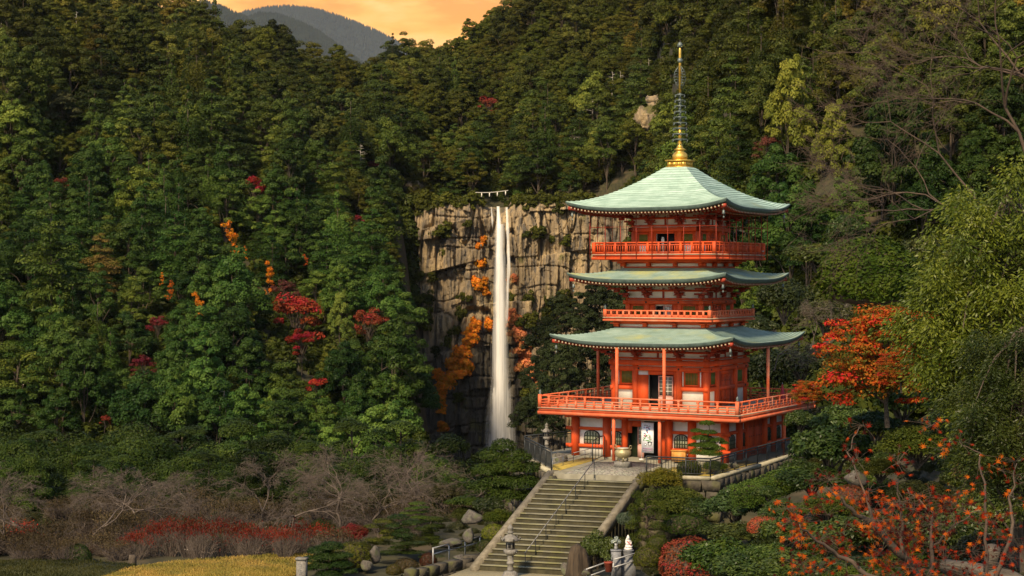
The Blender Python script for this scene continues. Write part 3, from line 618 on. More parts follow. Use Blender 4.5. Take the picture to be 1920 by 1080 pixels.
# right slope, nearest ground first
def scatter(n, px0, px1, y0, y1, smul=1.0, keep=lambda px, Y: True, kind=None):
    for _ in range(n):
        px = r.uniform(px0, px1); Y = math.sqrt(r.uniform(y0 ** 2, y1 ** 2))
        if keep(px, Y): try_tree(px, Y, kind, smul)
scatter(2000, 1180, 2200, 285, 520, .84, lambda px, Y: px > 1330 or Y > 360, None)
scatter(1500, 1130, 1420, 420, 1000, .95, lambda px, Y: Y > 690 or px > 1215)
scatter(700, 1115, 1340, 660, 700, .62)
scatter(900, 1200, 1340, 560, 1000, .85, lambda px, Y: True, None)
def left_ok(px, Y):
    lim = 735 - np.clip((Y - 560) / 130, -1, 1) * 30 + (np.clip((Y - 400) / 100, 0, 1) - 1) * -25
    return px < lim if Y < 672 else px < 745
scatter(5200, -60, 800, 385, 700, .92, left_ok)
# above the falls and up to the skyline, the stream bed kept open
scatter(5200, -40, 1360, 690, 1060, .95, lambda px, Y: not (886 < px < 962 and Y < 735) and not (px < 745 and Y < 690))
for px, Y, k, s in ((878, 712, 'broadleaf_tree', .7), (968, 708, 'fir_tree', .6), (985, 718, 'broadleaf_tree', .7), (862, 706, 'fir_tree', .7), (905, 762, 'fir_tree', .9), (940, 770, 'broadleaf_tree', .9), (925, 790, 'cedar_tree', .9), (890, 742, 'cedar_tree', .6), (903, 722, 'broadleaf_tree', .3), (914, 726, 'oak_tree', .32), (926, 722, 'broadleaf_tree', .3), (938, 727, 'oak_tree', .32), (950, 723, 'broadleaf_tree', .3), (908, 740, 'oak_tree', .4), (932, 744, 'broadleaf_tree', .42), (958, 744, 'broadleaf_tree', .7)):
    try_tree(px, Y, k, s, True)
for px in range(768, 1190, 9):          # small trees along the lip of the cliff
    if not 884 < px < 966: try_tree(px + r.uniform(-6, 6), 700 + r.uniform(0, 14), 'broadleaf_tree' if r.random() < .6 else 'oak_tree', r.uniform(.36, .62), True)
# dark wood at the foot of the cliff, right of the falls, behind the pagoda
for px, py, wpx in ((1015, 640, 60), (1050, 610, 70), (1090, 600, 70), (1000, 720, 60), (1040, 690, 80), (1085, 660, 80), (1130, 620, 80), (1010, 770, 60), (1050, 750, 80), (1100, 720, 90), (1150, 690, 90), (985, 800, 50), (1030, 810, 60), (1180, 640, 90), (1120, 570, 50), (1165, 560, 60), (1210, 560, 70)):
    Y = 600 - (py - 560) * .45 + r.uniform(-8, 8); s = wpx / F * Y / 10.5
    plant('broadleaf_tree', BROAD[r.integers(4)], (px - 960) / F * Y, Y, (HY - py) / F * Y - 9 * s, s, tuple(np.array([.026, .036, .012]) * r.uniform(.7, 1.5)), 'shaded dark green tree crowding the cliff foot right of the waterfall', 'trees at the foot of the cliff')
# the near wood below the garden: dark crowns in front of the valley
for row, (Yr, py_t, n) in enumerate(((205, 770, 15), (165, 806, 14), (138, 842, 13))):
    for k in range(n):
        px = -30 + (k + r.uniform(.1, .9)) * (1000 if row < 2 else 930) / n; Y = Yr + r.uniform(-12, 12)
        top = py_t + r.uniform(-25, 30) + (30 if 760 < px < 860 else 84 if 850 <= px < 1000 else 0); z0 = gz(px, Y); H_ = (HY - top) / F * Y - z0; kind = ('broadleaf_tree', 'broadleaf_tree', 'fir_tree')[r.integers(3)]
        base = {'broadleaf_tree': 15, 'fir_tree': 19, 'cedar_tree': 22}[kind]; s = H_ / base * {'broadleaf_tree': .82, 'fir_tree': .88, 'cedar_tree': 1.0}[kind]
        me = {'broadleaf_tree': NEARB, 'fir_tree': NEARF}[kind]
        plant(kind, me[r.integers(len(me))], (px - 960) / F * Y, Y, z0, s, tuple(np.array([.028, .045, .007]) * r.uniform(.5, 1.6)), 'dark green tree in the belt of wood directly behind the garden', 'dark trees behind the garden', sz=1.05)
FIRST = {}
LIM = {'broadleaf_tree': 230, 'oak_tree': 290, 'fir_tree': 270, 'cedar_tree': 290}
for kind, lst in WOOD.items():
    lst.sort(key=lambda q: -q[0])
    for k, (_, x, Y, z, s, i, c) in enumerate(lst[:LIM[kind]]):
        o = plant(kind, KINDS[kind][i], x, Y, z, s, c, LABS[kind], GRP[kind]); FIRST.setdefault((kind, i), o)
    if len(lst) > LIM[kind]:
        src = [FIRST[(kind, i)] for i in range(len(KINDS[kind]))]
        gn_scatter(kind.split('_')[0] + '_forest', src, [(x, Y, z, s, i, random.uniform(0, 6.28)) for _, x, Y, z, s, i, c in lst[LIM[kind]:]], {'broadleaf_tree': (.066, .076, .010), 'oak_tree': (.078, .077, .010), 'fir_tree': (.062, .068, .010), 'cedar_tree': (.055, .065, .009)}[kind])
print('forest', {k: len(v) for k, v in WOOD.items()})
# white dead snags
def snag_mesh(seed, H=12.0):
    r = np.random.default_rng(seed); g = Geo(); z = np.linspace(0, H, 8); pts = np.stack([np.cumsum(r.normal(0, .12, 8)), np.cumsum(r.normal(0, .1, 8)), z], -1); g.tube(pts, .26 * (1 - .85 * z / H), 6, 0)
    for k in range(16):
        f = r.uniform(.25, .97); b = np.array([np.interp(f * H, z, pts[:, i]) for i in range(3)]); a = r.uniform(0, 6.28); l = (1.1 - f) * H * r.uniform(.25, .5) + .5
        e_ = b + [math.cos(a) * l, math.sin(a) * l, r.uniform(-.1, .4) * l]; limb(g, b, e_, .10, r, 0, .05)
    return g.mesh('dead_tree', M['dead'])
SNAG = [snag_mesh(s) for s in (51, 52, 53)]
for k, (px, py, hpx, lab) in enumerate(((1148, 165, 62, 'tallest bleached dead tree with many bare side limbs, left of the spire'), (1163, 158, 50, 'bleached dead tree leaning beside the tallest bare one'), (1112, 208, 58, 'bare white dead trunk above the small rock outcrop'), (1216, 132, 44, 'white dead stem just left of the spire top'), (1077, 262, 46, 'forked white dead tree above the cliff lip'), (1029, 106, 30, 'small white snag in the upper forest'), (143, 38, 34, 'white dead trunk near the top left corner'), (135, 700, 74, 'tall thin white trunk low in the left wood'), (676, 290, 40, 'pale dead stem left above the cliff'), (258, 262, 26, 'small pale snag with a flat top in the left wood'), (318, 430, 44, 'grey leafless tree in the left wood'), (420, 735, 40, 'pale broken trunk in the lower left wood'), (866, 285, 34, 'thin leaning pale stem above the waterfall'), (387, 690, 34, 'crooked pale snag between dark crowns'))):
    Y = (hill(px, py, 12) or 800) - 6; h = hpx / F * Y; s = h / 12
    o = plant('dead_tree', SNAG[k % 3], (px - 960) / F * Y, Y, (HY - py) / F * Y - h / 2, s, (1, 1, 1), lab, 'dead trees in the forest', sz=1)
    if 'thin white trunk' in lab: o.scale = (s * .45, s * .45, s)
# bushes and autumn creepers on the rock face
def tuft_mesh(seed, n=22, leaf=.15):
    r = np.random.default_rng(seed); g = Geo()
    for k in range(n):
        c = r.normal(0, .42, 3) * [1, .6, .8]; P, Nn = clump(r, c, r.uniform(.2, .42), 70, .8, -.6); add_leaves(g, P, Nn, leaf, r, np.clip(r.uniform(.2, .8) + r.normal(0, .12, len(P)), 0, 1))
    g.tube([(0, .6, -.3), (0, .2, -.1), (0, 0, .2)], .06, 5, 1); return g.mesh('cliff_bush', [M['leaf'], M['bark']])
TUFT = [tuft_mesh(s) for s in (61, 62, 63, 64)]
OR1, OR2, GRC = (.66, .25, .02), (.56, .22, .08), (.060, .068, .010)
CB = [(px, py, w_, OR1, 'o') for px, py, w_ in ((893, 612, 16), (885, 632, 18), (878, 645, 16), (870, 660, 18), (862, 668, 20), (868, 685, 24), (852, 690, 22), (860, 702, 18), (846, 706, 16), (838, 716, 22), (828, 712, 18), (832, 735, 20), (826, 752, 16), (830, 768, 12), (830, 800, 14), (902, 493, 14), (893, 532, 14), (905, 535, 16), (909, 546, 12), (905, 450, 14), (899, 462, 12), (879, 620, 12), (820, 700, 14), (832, 722, 16), (918, 610, 14))]
CB += [(px, py, w_, OR2, 'p') for px, py, w_ in ((966, 605, 18), (961, 590, 14), (970, 622, 16), (977, 634, 18), (982, 652, 22), (985, 668, 20), (992, 685, 22), (1000, 700, 24), (1008, 715, 20), (1015, 725, 16), (966, 522, 14), (972, 530, 10), (1012, 700, 16), (990, 700, 16))]
CB += [(px + random.uniform(-4, 4), 379 + random.uniform(-5, 5) - max(0, px - 1000) * .3, random.uniform(20, 36), GRC, 'g') for px in range(768, 1100, 11) if not 890 < px < 962]
CB += [(random.uniform(750, 770), py, random.uniform(34, 54), (.045, .060, .010), 'g') for py in range(382, 600, 17)]
CB += [(px, py, w_, GRC, 'g') for px, py, w_ in ((832, 433, 34), (790, 390, 30), (878, 420, 16), (830, 475, 14), (800, 560, 28), (812, 520, 18), (1008, 436, 34), (1035, 450, 16), (1062, 452, 18), (1034, 570, 30), (995, 600, 36), (1010, 640, 40), (990, 560, 22), (1030, 600, 36), (870, 555, 20), (865, 590, 22), (840, 640, 22), (1060, 560, 30), (855, 620, 22), (990, 740, 30), (1000, 770, 34), (860, 745, 22), (880, 560, 16), (960, 560, 18), (1050, 390, 20), (770, 480, 30), (765, 430, 36), (782, 520, 30), (795, 600, 34), (815, 660, 30))]
LBC = {'o': ('bright orange leafy bush clinging to the dark rock left of the waterfall', 'orange bushes on the cliff left of the fall'), 'p': ('dull salmon orange bush clinging to the rock right of the waterfall', 'orange bushes on the cliff right of the fall'), 'g': ('olive green bush rooted in a crack of the cliff', 'green bushes on the cliff')}
for k, (px, py, wpx, col, c) in enumerate(CB):
    p = cliff_at(px, py); s = wpx / F * p.y / (1.7 if c == 'g' else 1.15)
    plant('cliff_bush', TUFT[k % 4], p.x, p.y - .35 * s, p.z, s, tuple(np.array(col) * random.uniform(.75, 1.2)), *LBC[c], rz=random.uniform(-.6, .6), sz=random.uniform(.8, 1.3), cat='bush')
# low growth that covers the slopes between the trunks
tufts = [o for o in bpy.data.objects if o.name.startswith('cliff_bush')]; src = [next(o for o in tufts if o.data == m) for m in TUFT]
U = []
def under(n, px0, px1, y0, y1, s0, s1, keep=lambda px, Y: True):
    for _ in range(n):
        px = r.uniform(px0, px1); Y = math.sqrt(r.uniform(y0 ** 2, y1 ** 2))
        if keep(px, Y): U.append(((px - 960) / F * Y, Y, gz(px, Y) + .6, r.uniform(s0, s1), r.integers(4), r.uniform(0, 6.28)))
under(4200, -80, 800, 375, 850, 2.6, 5.4, left_ok); under(2600, 740, 1400, 700, 1060, 2.2, 4.6, lambda px, Y: not (888 < px < 958 and Y < 709)); under(60, 892, 954, 709, 735, 1.3, 2.2); under(700, 1180, 1330, 600, 1000, 2.0, 4.2); under(1700, 1180, 1980, 240, 560, 2.0, 4.4, lambda px, Y: px > 1330 or Y > 360); under(900, 1290, 1500, 300, 760, 2.0, 4.0); under(500, 1980, 2350, 120, 520, 2.0, 4.5); under(900, -60, 1000, 128, 240, 1.4, 2.6); under(700, 1380, 1980, 118, 250, 1.2, 2.4)
gn_scatter('undergrowth', src, U, (.040, .052, .008))
# straw rope with paper strips across the top of the fall
g = Geo(); t = np.linspace(0, 1, 24)
p0, p1 = at(889, 361, 672), at(953, 357, 672); pts = np.array(p0)[None] * (1 - t[:, None]) + np.array(p1)[None] * t[:, None]; pts[:, 2] -= np.sin(t * math.pi) * .35
rope = Geo().tube(pts, .17, 6).obj('sacred_rope', M['rope']); tag(rope, 'thin pale straw rope stretched over the lip of the waterfall', 'rope')
for f in (.22, .45, .68, .92):
    q = np.array([np.interp(f, t, pts[:, i]) for i in range(3)])
    Geo().bb(q[0] - .18, q[0] + .18, q[1] - .05, q[1] + .05, q[2] - 1.7, q[2] - .1).obj('paper_strip', M['plaster'], rope)
# ---------------------------------------------------------------- the pagoda
TH = R(-29.3); PC = Vector((10.39, 108.87, -11.0))
pag = empty('pagoda', PC, TH); tag(pag, 'three-storeyed vermilion pagoda with curved green copper roofs and a tall gilded spire', 'pagoda')
U = Vector((math.cos(TH), math.sin(TH), 0)); W = Vector((-math.sin(TH), math.cos(TH), 0))
def loc(u, v, z): return PC + U * u + W * v + Vector((0, 0, z))
def roof_copper(name, moss, k=1.0):
    m, nt, b, out = new_mat(name); b.inputs['Roughness'].default_value = .5; b.inputs['Specular IOR Level'].default_value = .4
    tc = N(nt, 'ShaderNodeTexCoord')
    n = N(nt, 'ShaderNodeTexNoise'); n.inputs['Scale'].default_value = .9; n.inputs['Detail'].default_value = 8; n.inputs['Roughness'].default_value = .7
    mp = N(nt, 'ShaderNodeMapping'); mp.inputs['Scale'].default_value = (1, 1, 5); L(nt, tc.outputs['Object'], mp.inputs[0]); L(nt, mp.outputs[0], n.inputs['Vector'])
    r = N(nt, 'ShaderNodeValToRGB'); e = r.color_ramp.elements; e[0].position, e[0].color = .35, (.27 * k, .40 * k, .31 * k, 1); e[1].position, e[1].color = .68, (.47 * k, .62 * k, .51 * k, 1); L(nt, n.outputs['Fac'], r.inputs[0])
    at_ = N(nt, 'ShaderNodeAttribute', attribute_name='tint'); hs = N(nt, 'ShaderNodeHueSaturation'); v = N(nt, 'ShaderNodeMath', operation='MULTIPLY_ADD'); v.inputs[1].default_value = .5; v.inputs[2].default_value = .75
    L(nt, at_.outputs['Fac'], v.inputs[0]); L(nt, v.outputs[0], hs.inputs['Value']); L(nt, r.outputs[0], hs.inputs['Color'])
    n2 = N(nt, 'ShaderNodeTexNoise'); n2.inputs['Scale'].default_value = .55; n2.inputs['Detail'].default_value = 7; L(nt, tc.outputs['Object'], n2.inputs['Vector'])
    m2 = N(nt, 'ShaderNodeMapRange'); m2.inputs['From Min'].default_value = .72 - moss * .35; m2.inputs['From Max'].default_value = .95 - moss * .35; L(nt, n2.outputs['Fac'], m2.inputs['Value'])
    x = N(nt, 'ShaderNodeMix', data_type='RGBA'); L(nt, m2.outputs[0], x.inputs['Factor']); L(nt, hs.outputs[0], x.inputs['A']); x.inputs['B'].default_value = (.30, .30, .10, 1)
    L(nt, x.outputs['Result'], b.inputs['Base Color']); return m
M['copper'] = roof_copper('verdigris_copper', .12, .96); M['copper2'] = roof_copper('mossy_verdigris_copper', .75, .70); M['copper1'] = roof_copper('worn_verdigris_copper', .40, .70)
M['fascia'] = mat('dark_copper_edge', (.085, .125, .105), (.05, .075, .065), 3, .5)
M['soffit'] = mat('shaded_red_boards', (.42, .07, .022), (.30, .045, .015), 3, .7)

def side_xy(t, rr, k):       # point on side k (0 front, 1 right, 2 back, 3 left) at lateral t, distance rr
    c, s = ((1, 0), (0, 1), (-1, 0), (0, -1))[k]; x, y = t, -rr
    return x * c - y * s, x * s + y * c
def roof(kind, ri, ro, zi, zm, zc, curve, courses, copper, zund, rin):
    """square hipped roof: ri/ro inner and eave half size, zi top, zm eave height mid side, zc at the corner, zund soffit height"""
    rg = np.random.default_rng(int(ro * 100)); nt_ = 28; ts = np.linspace(-1, 1, nt_ + 1); g = Geo()
    def zt(t, f): return zm + (zi - zm) * (1 - f) ** curve + (zc - zm) * np.abs(t) ** 3.6 * f ** 2.2     # f 0 top .. 1 eave
    for k in range(4):
        for c in range(courses):
            f0, f1 = c / courses, (c + 1) / courses; r0, r1 = ri + (ro - ri) * f0, ri + (ro - ri) * f1; lip = .045
            V = []
            for f, rr, dz in ((f0, r0, 0), (f1, r1, lip), (f1, r1, 0)):
                for t in ts: V.append((*side_xy(t * rr, rr, k), zt(t, f) + dz * (1 if c < courses - 1 else .3)))
            n = nt_ + 1; i = np.arange(nt_); tint = rg.uniform(.36, .64) + rg.normal(0, .07, nt_)
            g.add(V, np.r_[np.stack([i + n, i + n + 1, i + 1, i], -1), np.stack([i + 2 * n, i + 2 * n + 1, i + n + 1, i + n], -1)], 0, np.r_[tint, tint * 0 - .25])
    rf = g.obj('roof', copper, pag)
    # dark eave edge in two steps
    g = Geo()
    for k in range(4):
        V = []; n = nt_ + 1
        for rr, dz in ((ro, -.005), (ro + .015, -.05), (ro - .03, -.12), (ro - .03, -.145), (ro - .10, -.23), (ro - .55, -.28)):
            for t in ts: V.append((*side_xy(t * rr, rr, k), zt(t, 1.0) + dz))
        i = np.arange(nt_); g.add(V, np.concatenate([np.stack([i + (m + 1) * n, i + (m + 1) * n + 1, i + m * n + 1, i + m * n], -1) for m in range(5)]))
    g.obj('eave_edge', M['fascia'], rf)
    # soffit boards rising to the wall
    g = Geo()
    for k in range(4):
        V = []; n = nt_ + 1
        for q in range(7):
            f = q / 6; rr = (ro - .5) * (1 - f) + rin * f
            for t in ts: V.append((*side_xy(t * rr, rr, k), (zt(t, 1.0) - .28) * (1 - f) + (zund + .0) * f + (zt(t, 1) - zm) * -.0))
        i = np.arange(nt_); g.add(V, np.concatenate([np.stack([i + (m + 1) * n, i + (m + 1) * n + 1, i + m * n + 1, i + m * n], -1) for m in range(6)]))
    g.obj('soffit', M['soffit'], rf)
    # two rows of rafters with pale ends on every side
    for k in range(4):
        g = Geo()
        for row, (r_out, r_in, dz, sp) in enumerate(((ro - .16, ro - 1.1, -.31, .235), (ro - .85, rin, -.37, .235))):
            m = int(r_out / sp)
            for a in range(-m, m + 1):
                t = a * sp; f = min(1, abs(t) / ro); z1 = float(zt(f, 1.0)) + dz; ri2 = max(r_in, abs(t))
                if ri2 > r_out - .1: continue
                z0 = z1 + (zund - (zm - .28)) * (r_out - ri2) / (ro - .5 - rin) - (float(zt(f, 1)) - zm) * (r_out - ri2) / (ro - .5 - rin)
                p0 = (*side_xy(t, r_out, k), z1); p1 = (*side_xy(t, ri2, k), z0); g.bar(p0, p1, .085, .10, 0)
                q0 = (*side_xy(t, r_out + .012, k), z1); q1 = (*side_xy(t, r_out + .001, k), z1); g.bar(q0, q1, .088, .104, 1)
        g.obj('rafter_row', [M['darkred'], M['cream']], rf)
    # corner (hip) rafter and its wind bell
    for k in range(4):
        a = R(-45 + 90 * k); d = (math.cos(a), math.sin(a)); q = math.sqrt(2)
        g = Geo(); g.bar((d[0] * (ro - .12) * q, d[1] * (ro - .12) * q, zc - .42), (d[0] * rin * q, d[1] * rin * q, zund - .1), .16, .2)
        g.obj('hip_rafter', M['darkred'], rf)
        g = Geo(); x, y = d[0] * (ro - .30) * q, d[1] * (ro - .30) * q; z = zc - .52
        g.tube([(x, y, z + .02), (x, y, z - .18)], .012, 5); g.lathe([(.02, z - .16), (.06, z - .18), (.075, z - .30), (.10, z - .40), (.085, z - .40), (.03, z - .38)], 10, (x, y, 0)); g.tube([(x, y, z - .36), (x, y, z - .52)], .012, 5); g.box((x, y, z - .58), (.09, .01, .12))
        g.obj('wind_bell', M['bronze'], rf)
    return rf
roof('top', .70, 5.24, 17.62, 15.0, 15.45, 1.42, 21, M['copper'], 14.95, 2.5)
roof('mid', 2.55, 5.18, 11.42, 10.72, 11.12, 1.25, 13, M['copper2'], 10.62, 2.7)
roof('low', 2.85, 5.96, 7.80, 6.95, 7.42, 1.3, 16, M['copper1'], 6.75, 3.3)

# spire
sp = Geo(); sp.bb(-.66, .66, -.66, .66, 17.60, 17.68).bb(-.60, .60, -.60, .60, 17.68, 18.0).bb(-.70, .70, -.70, .70, 18.0, 18.08)
for k in range(4):
    for t in (-.45, -.15, .15, .45): sp.box((*side_xy(t, .605, k), 17.84), (.22, .03, .2) if k % 2 == 0 else (.03, .22, .2))
spire = sp.obj('spire', M['gold'], pag)
Geo().lathe([(.05, 18.08), (.40, 18.1), (.48, 18.22), (.47, 18.38), (.38, 18.52), (.25, 18.62), (.30, 18.68), (.40, 18.74), (.22, 18.82), (.15, 19.0), (.13, 19.2)], 20).obj('spire_bowl', M['gold'], spire, True)
Geo().lathe([(.11, 19.1), (.10, 20.2)], 10).lathe([(.085, 22.25), (.08, 24.9), (.05, 25.1)], 10).lathe([(.085, 20.2), (.075, 22.25)], 10, (0, 0, 0), 1).obj('spire_shaft', [M['gold'], M['bronze']], spire, True)
for k in range(9):
    z = 19.35 + k * .345; a = .50 - k * .024; g = Geo(); g.lathe([(a - .07, z - .02), (a, z - .025), (a + .01, z + .02), (a - .07, z + .025)], 22)
    g.P = g.P[:1]; g.add(np.array([]).reshape(0, 3), np.zeros((0, 4), int)) if False else None
    for q in range(6):
        b = q * math.pi / 3; g.bar((0, 0, z), (math.cos(b) * a, math.sin(b) * a, z), .05, .03)
        g.box((math.cos(b) * (a + .005), math.sin(b) * (a + .005), z - .09), (.045, .045, .1), b)
    g.lathe([(.13, z - .06), (.16, z), (.13, z + .06)], 10); g.obj('spire_ring', M['bronze'], spire)
for k in range(4):
    g = Geo(); a = R(45 + 90 * k); ca, sa = math.cos(a), math.sin(a)
    for q in range(7):
        z0 = 22.55 + q * .17; wv = .32 * math.sin(math.pi * (q + .8) / 8.2) + .05
        g.tube([(ca * .09, sa * .09, z0), (ca * wv, sa * wv, z0 + .02), (ca * (wv + .05), sa * (wv + .05), z0 + .13), (ca * wv * .6, sa * wv * .6, z0 + .17)], .018, 5)
    g.tube([(ca * .1, sa * .1, 22.5), (ca * .36, sa * .36, 23.0), (ca * .36, sa * .36, 23.5), (ca * .08, sa * .08, 23.9)], .02, 5); g.obj('flame_ornament', M['bronze'], spire)
for z, a in ((24.25, .17), (25.2, .17)): Geo().lathe([(.02, z - a), (a * .75, z - a * .7), (a, z), (a * .7, z + a * .7), (.03, z + a * 1.15)], 14).obj('spire_jewel', M['bronze'], spire, True)

def ring4(name, build, mats, smooth=False, parent=None, sides=(0, 1, 2, 3)):
    """build(Geo) makes it on the front side; the other sides share its mesh, turned a quarter each"""
    g = Geo(); build(g); me = g.mesh(name, mats, smooth); out = []
    for k in sides:
        o = bpy.data.objects.new(name, me); COL.objects.link(o); o.parent = parent or pag; o.rotation_euler = (0, 0, k * math.pi / 2); out.append(o)
    return out
V1, V2 = [M['verm'], M['plaster']], M['verm2']
# ---- railings and decks
def balcony(a, zb, zf, ztop, sp_, style):
    deck = Geo().bb(-a, a, -a, a, zf - .06, zf).obj('balcony', M['deck'], pag); h = ztop - zf; ar = a - .12
    g = Geo()
    for k in range(4):
        m = zb + (zf - zb) * .48
        for r0, r1, z0, z1 in ((a - .35, a, zb, m - .012), (a - .40, a - .05, m + .012, zf + .03)):
            c = side_xy(0, (r0 + r1) / 2, k); ln = r1 * 2 if k % 2 == 0 else r0 * 2 - .004
            g.box((c[0], c[1], (z0 + z1) / 2), (ln, r1 - r0, z1 - z0) if k % 2 == 0 else (r1 - r0, ln, z1 - z0))
    g.obj('edge_board', V2 if style != 3 else M['verm'], deck)
    Geo().bb(-a + .36, a - .36, -a + .36, a - .36, zb + .02, zf - .065).obj('floor_joists', M['darkred'], deck)
    n = int(round(2 * ar / sp_))
    def b(g):
        zs = {1: (.14, .34, .56), 2: (.10, .24), 3: (.10, .70)}[style]
        for f in zs: g.bb(-ar, ar, -ar - .035, -ar + .035, zf + h * f - .035 + .03, zf + h * f + .035 + .03)
        g.tube([(-ar, -ar, ztop - .04), (ar, -ar, ztop - .04)], .045, 8)
        for i in range(1, n):
            t = -ar + 2 * ar * i / n; full = (i % 2 == 1) if style == 1 else True
            g.bb(t - .055, t + .055, -ar - .05, -ar + .05, zf + .03, ztop - .06 if full else zf + h * .56 + .02)
            if style == 1 and full: g.bb(t - .085, t + .085, -ar - .06, -ar + .06, ztop - .15, ztop - .085)
        if style == 3:
            m = int(2 * ar / .155)
            for i in range(m): g.bb(-ar + (i + .5) * .155 - .022, -ar + (i + .5) * .155 + .022, -ar - .02, -ar + .02, zf + .15, zf + h * .68)
    ring4('railing', b, V2 if style != 3 else M['verm'], parent=deck)
    for k in range(4):
        x, y = side_xy(-ar, ar, k); g = Geo().bb(x - .10, x + .10, y - .10, y + .10, zf, ztop + (.03 if style != 3 else -.02))
        if style != 3: g.lathe([(.07, ztop + .03), (.075, ztop + .10), (.05, ztop + .13), (.085, ztop + .19), (.06, ztop + .26), (.008, ztop + .33)], 10, (x, y, 0), 1)
        g.obj('corner_post', [V2 if style != 3 else M['verm'], M['bronze']], deck)
    return deck
b1 = balcony(6.5, 2.58, 3.0, 3.74, .62, 1)
b2 = balcony(3.56, 8.18, 8.42, 8.86, .40, 2)
b3 = balcony(4.07, 11.90, 12.24, 12.97, .72, 3)
# supports under the two upper balconies: stepped corbels with plaster between
for a, z0, z1, out in ((2.9, 7.7, 8.18, .35), (2.6, 11.34, 11.9, 1.0)):
    g = Geo(); h = z1 - z0
    g.bb(-a, a, -a, a, z0, z0 + h * .28); g.bb(-a + .06, a - .06, -a + .06, a - .06, z0 + h * .28, z0 + h * .62, 1); g.bb(-a - .05, a + .05, -a - .05, a + .05, z0 + h * .62, z1 - .002)
    g.bb(-a - out * .55, a + out * .55, -a - out * .55, a + out * .55, z0 + h * .80, z1 - .004)
    for k in range(4):
        for t in (-.98, -.34, .34, .98):
            x, y = side_xy(t * a, a + .10, k); g.box((x, y, z0 + h * .46), (.24, .24, h * .34))
            x, y = side_xy(t * a, a + .22, k); g.box((x, y, z0 + h * .70), (.34, .40, h * .17) if k % 2 == 0 else (.40, .34, h * .17))
    g.obj('balcony_support', V1, pag)
# ---- storeys
def bracket_set(a, z0, z1, cols, out):
    """stepped bracket clusters on each column, white boards between"""
    def boards(g):
        g.bb(-a, a, -a + .02, -a + .10, z0, z1 + .1, 1)
        for f in (.02, .45): g.bb(-a - .1, a + .1, -a - .05, -a + .04, z0 + (z1 - z0) * f, z0 + (z1 - z0) * f + .12)
    ring4('frieze', boards, V1)
    h = z1 - z0
    def cl(g, t, ang=0.0, L_=1.0):
        for k in range(3):
            y = -(a + .05 + out * k / 3); z = z0 + h * (.14 + .27 * k)
            g.bb(t - .13, t + .13, y - .14, y + .12, z, z + h * .13)                     # bearing block
            w_ = .38 + .20 * k
            for q in range(3):
                ww = w_ - q * .07; g.bb(t - ww, t + ww, y - .065, y + .065, z + h * (.11 + .035 * q) + .002, z + h * (.11 + .035 * (q + 1)))
            for s in (-1, 0, 1): g.bb(t + s * (w_ - .14) - .085, t + s * (w_ - .14) + .085, y - .09, y + .09, z + h * .215, z + h * .285)
            g.bb(t - .07, t + .07, y - .18, -a, z + h * .13 + .004, z + h * .22)
    for t in cols:
        def b(g, t=t): cl(g, t)
        ring4('bracket', b, M['darkred'])
    def cn(g):
        q = a
        for k in range(3):
            d = q + .1 + out * k / 3; z = z0 + h * (.14 + .27 * k)
            g.box((-d, -d, z + h * .07), (.3, .3, h * .14), R(45)); g.box((-d + .05, -d + .05, z + h * .19), (1.0 + .3 * k, .14, h * .10), R(45)); g.box((-d, -d, z + h * .19 + .003), (.16, .9 + .35 * k, h * .09), R(45))
    ring4('bracket', cn, M['darkred'])
    for t in ((cols[i] + cols[i + 1]) / 2 for i in range(len(cols) - 1)):
        def strut(g, t=t):
            g.bb(t - .06, t + .06, -a - .03, -a + .03, z0 + .1, z0 + h * .62)
        ring4('frieze_strut', strut, M['darkred'])
def column(a, t, z0, z1, rad, mt=None):
    def b(g): g.lathe([(rad, z0), (rad, z1)], 14, (t, -a, 0))
    return ring4('column', b, mt or M['verm'], True)
def beam(a, z0, z1, th, ext=.0, bolts=(), sides=(0, 1, 2, 3)):
    def b(g):
        g.bb(-a - ext, a + ext, -a - th, -a + .05, z0, z1)
        for t in bolts:
            g.lathe([(.06, 0), (.055, .03), (.02, .06)], 8, (0, 0, 0), 1); V = g.V[-1]; x, y, z = V[:, 0].copy(), V[:, 1].copy(), V[:, 2].copy()
            V[:, 0] = t + x; V[:, 2] = (z0 + z1) / 2 + y; V[:, 1] = -a - th - z
    return ring4('beam', b, [M['verm'], M['iron']], sides=sides)
def lattice_window(a, t0, t1, z0, z1, n=8, sides=(0, 1, 2, 3), pal=None):
    def fr(g):
        f = .07
        g.bb(t0 - f, t0, -a - .07, -a + .02, z0 - f, z1 + f).bb(t1, t1 + f, -a - .07, -a + .02, z0 - f, z1 + f).bb(t0, t1, -a - .07, -a + .02, z1, z1 + f).bb(t0, t1, -a - .07, -a + .02, z0 - f, z0)
    ws = ring4('window', fr, M['verm'], sides=sides)
    def bars(g):
        g.bb(t0, t1, -a + .015, -a + .03, z0, z1, 1)
        for i in range(n):
            c = t0 + (t1 - t0) * (i + .5) / n; wd = (t1 - t0) / n * .30; g.bb(c - wd, c + wd, -a - .05, -a, z0 + .002, z1 - .002)
    g = Geo(); bars(g); me = g.mesh('lattice', [M['greenbar'], M['pale']])
    for w_ in ws:
        o = bpy.data.objects.new('lattice', me); COL.objects.link(o); o.parent = w_
    return ws
def wall(a, z0, z1, openings, name='wall'):
    """plaster wall ring with doorways cut through the front side: panels between the openings"""
    def side(ops):
        def b(g):
            x = -a
            for o0, o1, ot in sorted(ops):
                g.bb(x, o0, -a + .02, -a + .12, z0, z1, 1); g.bb(o0, o1, -a + .02, -a + .12, ot, z1, 1); x = o1
            g.bb(x, a, -a + .02, -a + .12, z0, z1, 1)
        return b
    ring4(name, side(openings), V1, sides=(0,)); ring4(name, side([]), V1, sides=(1, 2, 3))
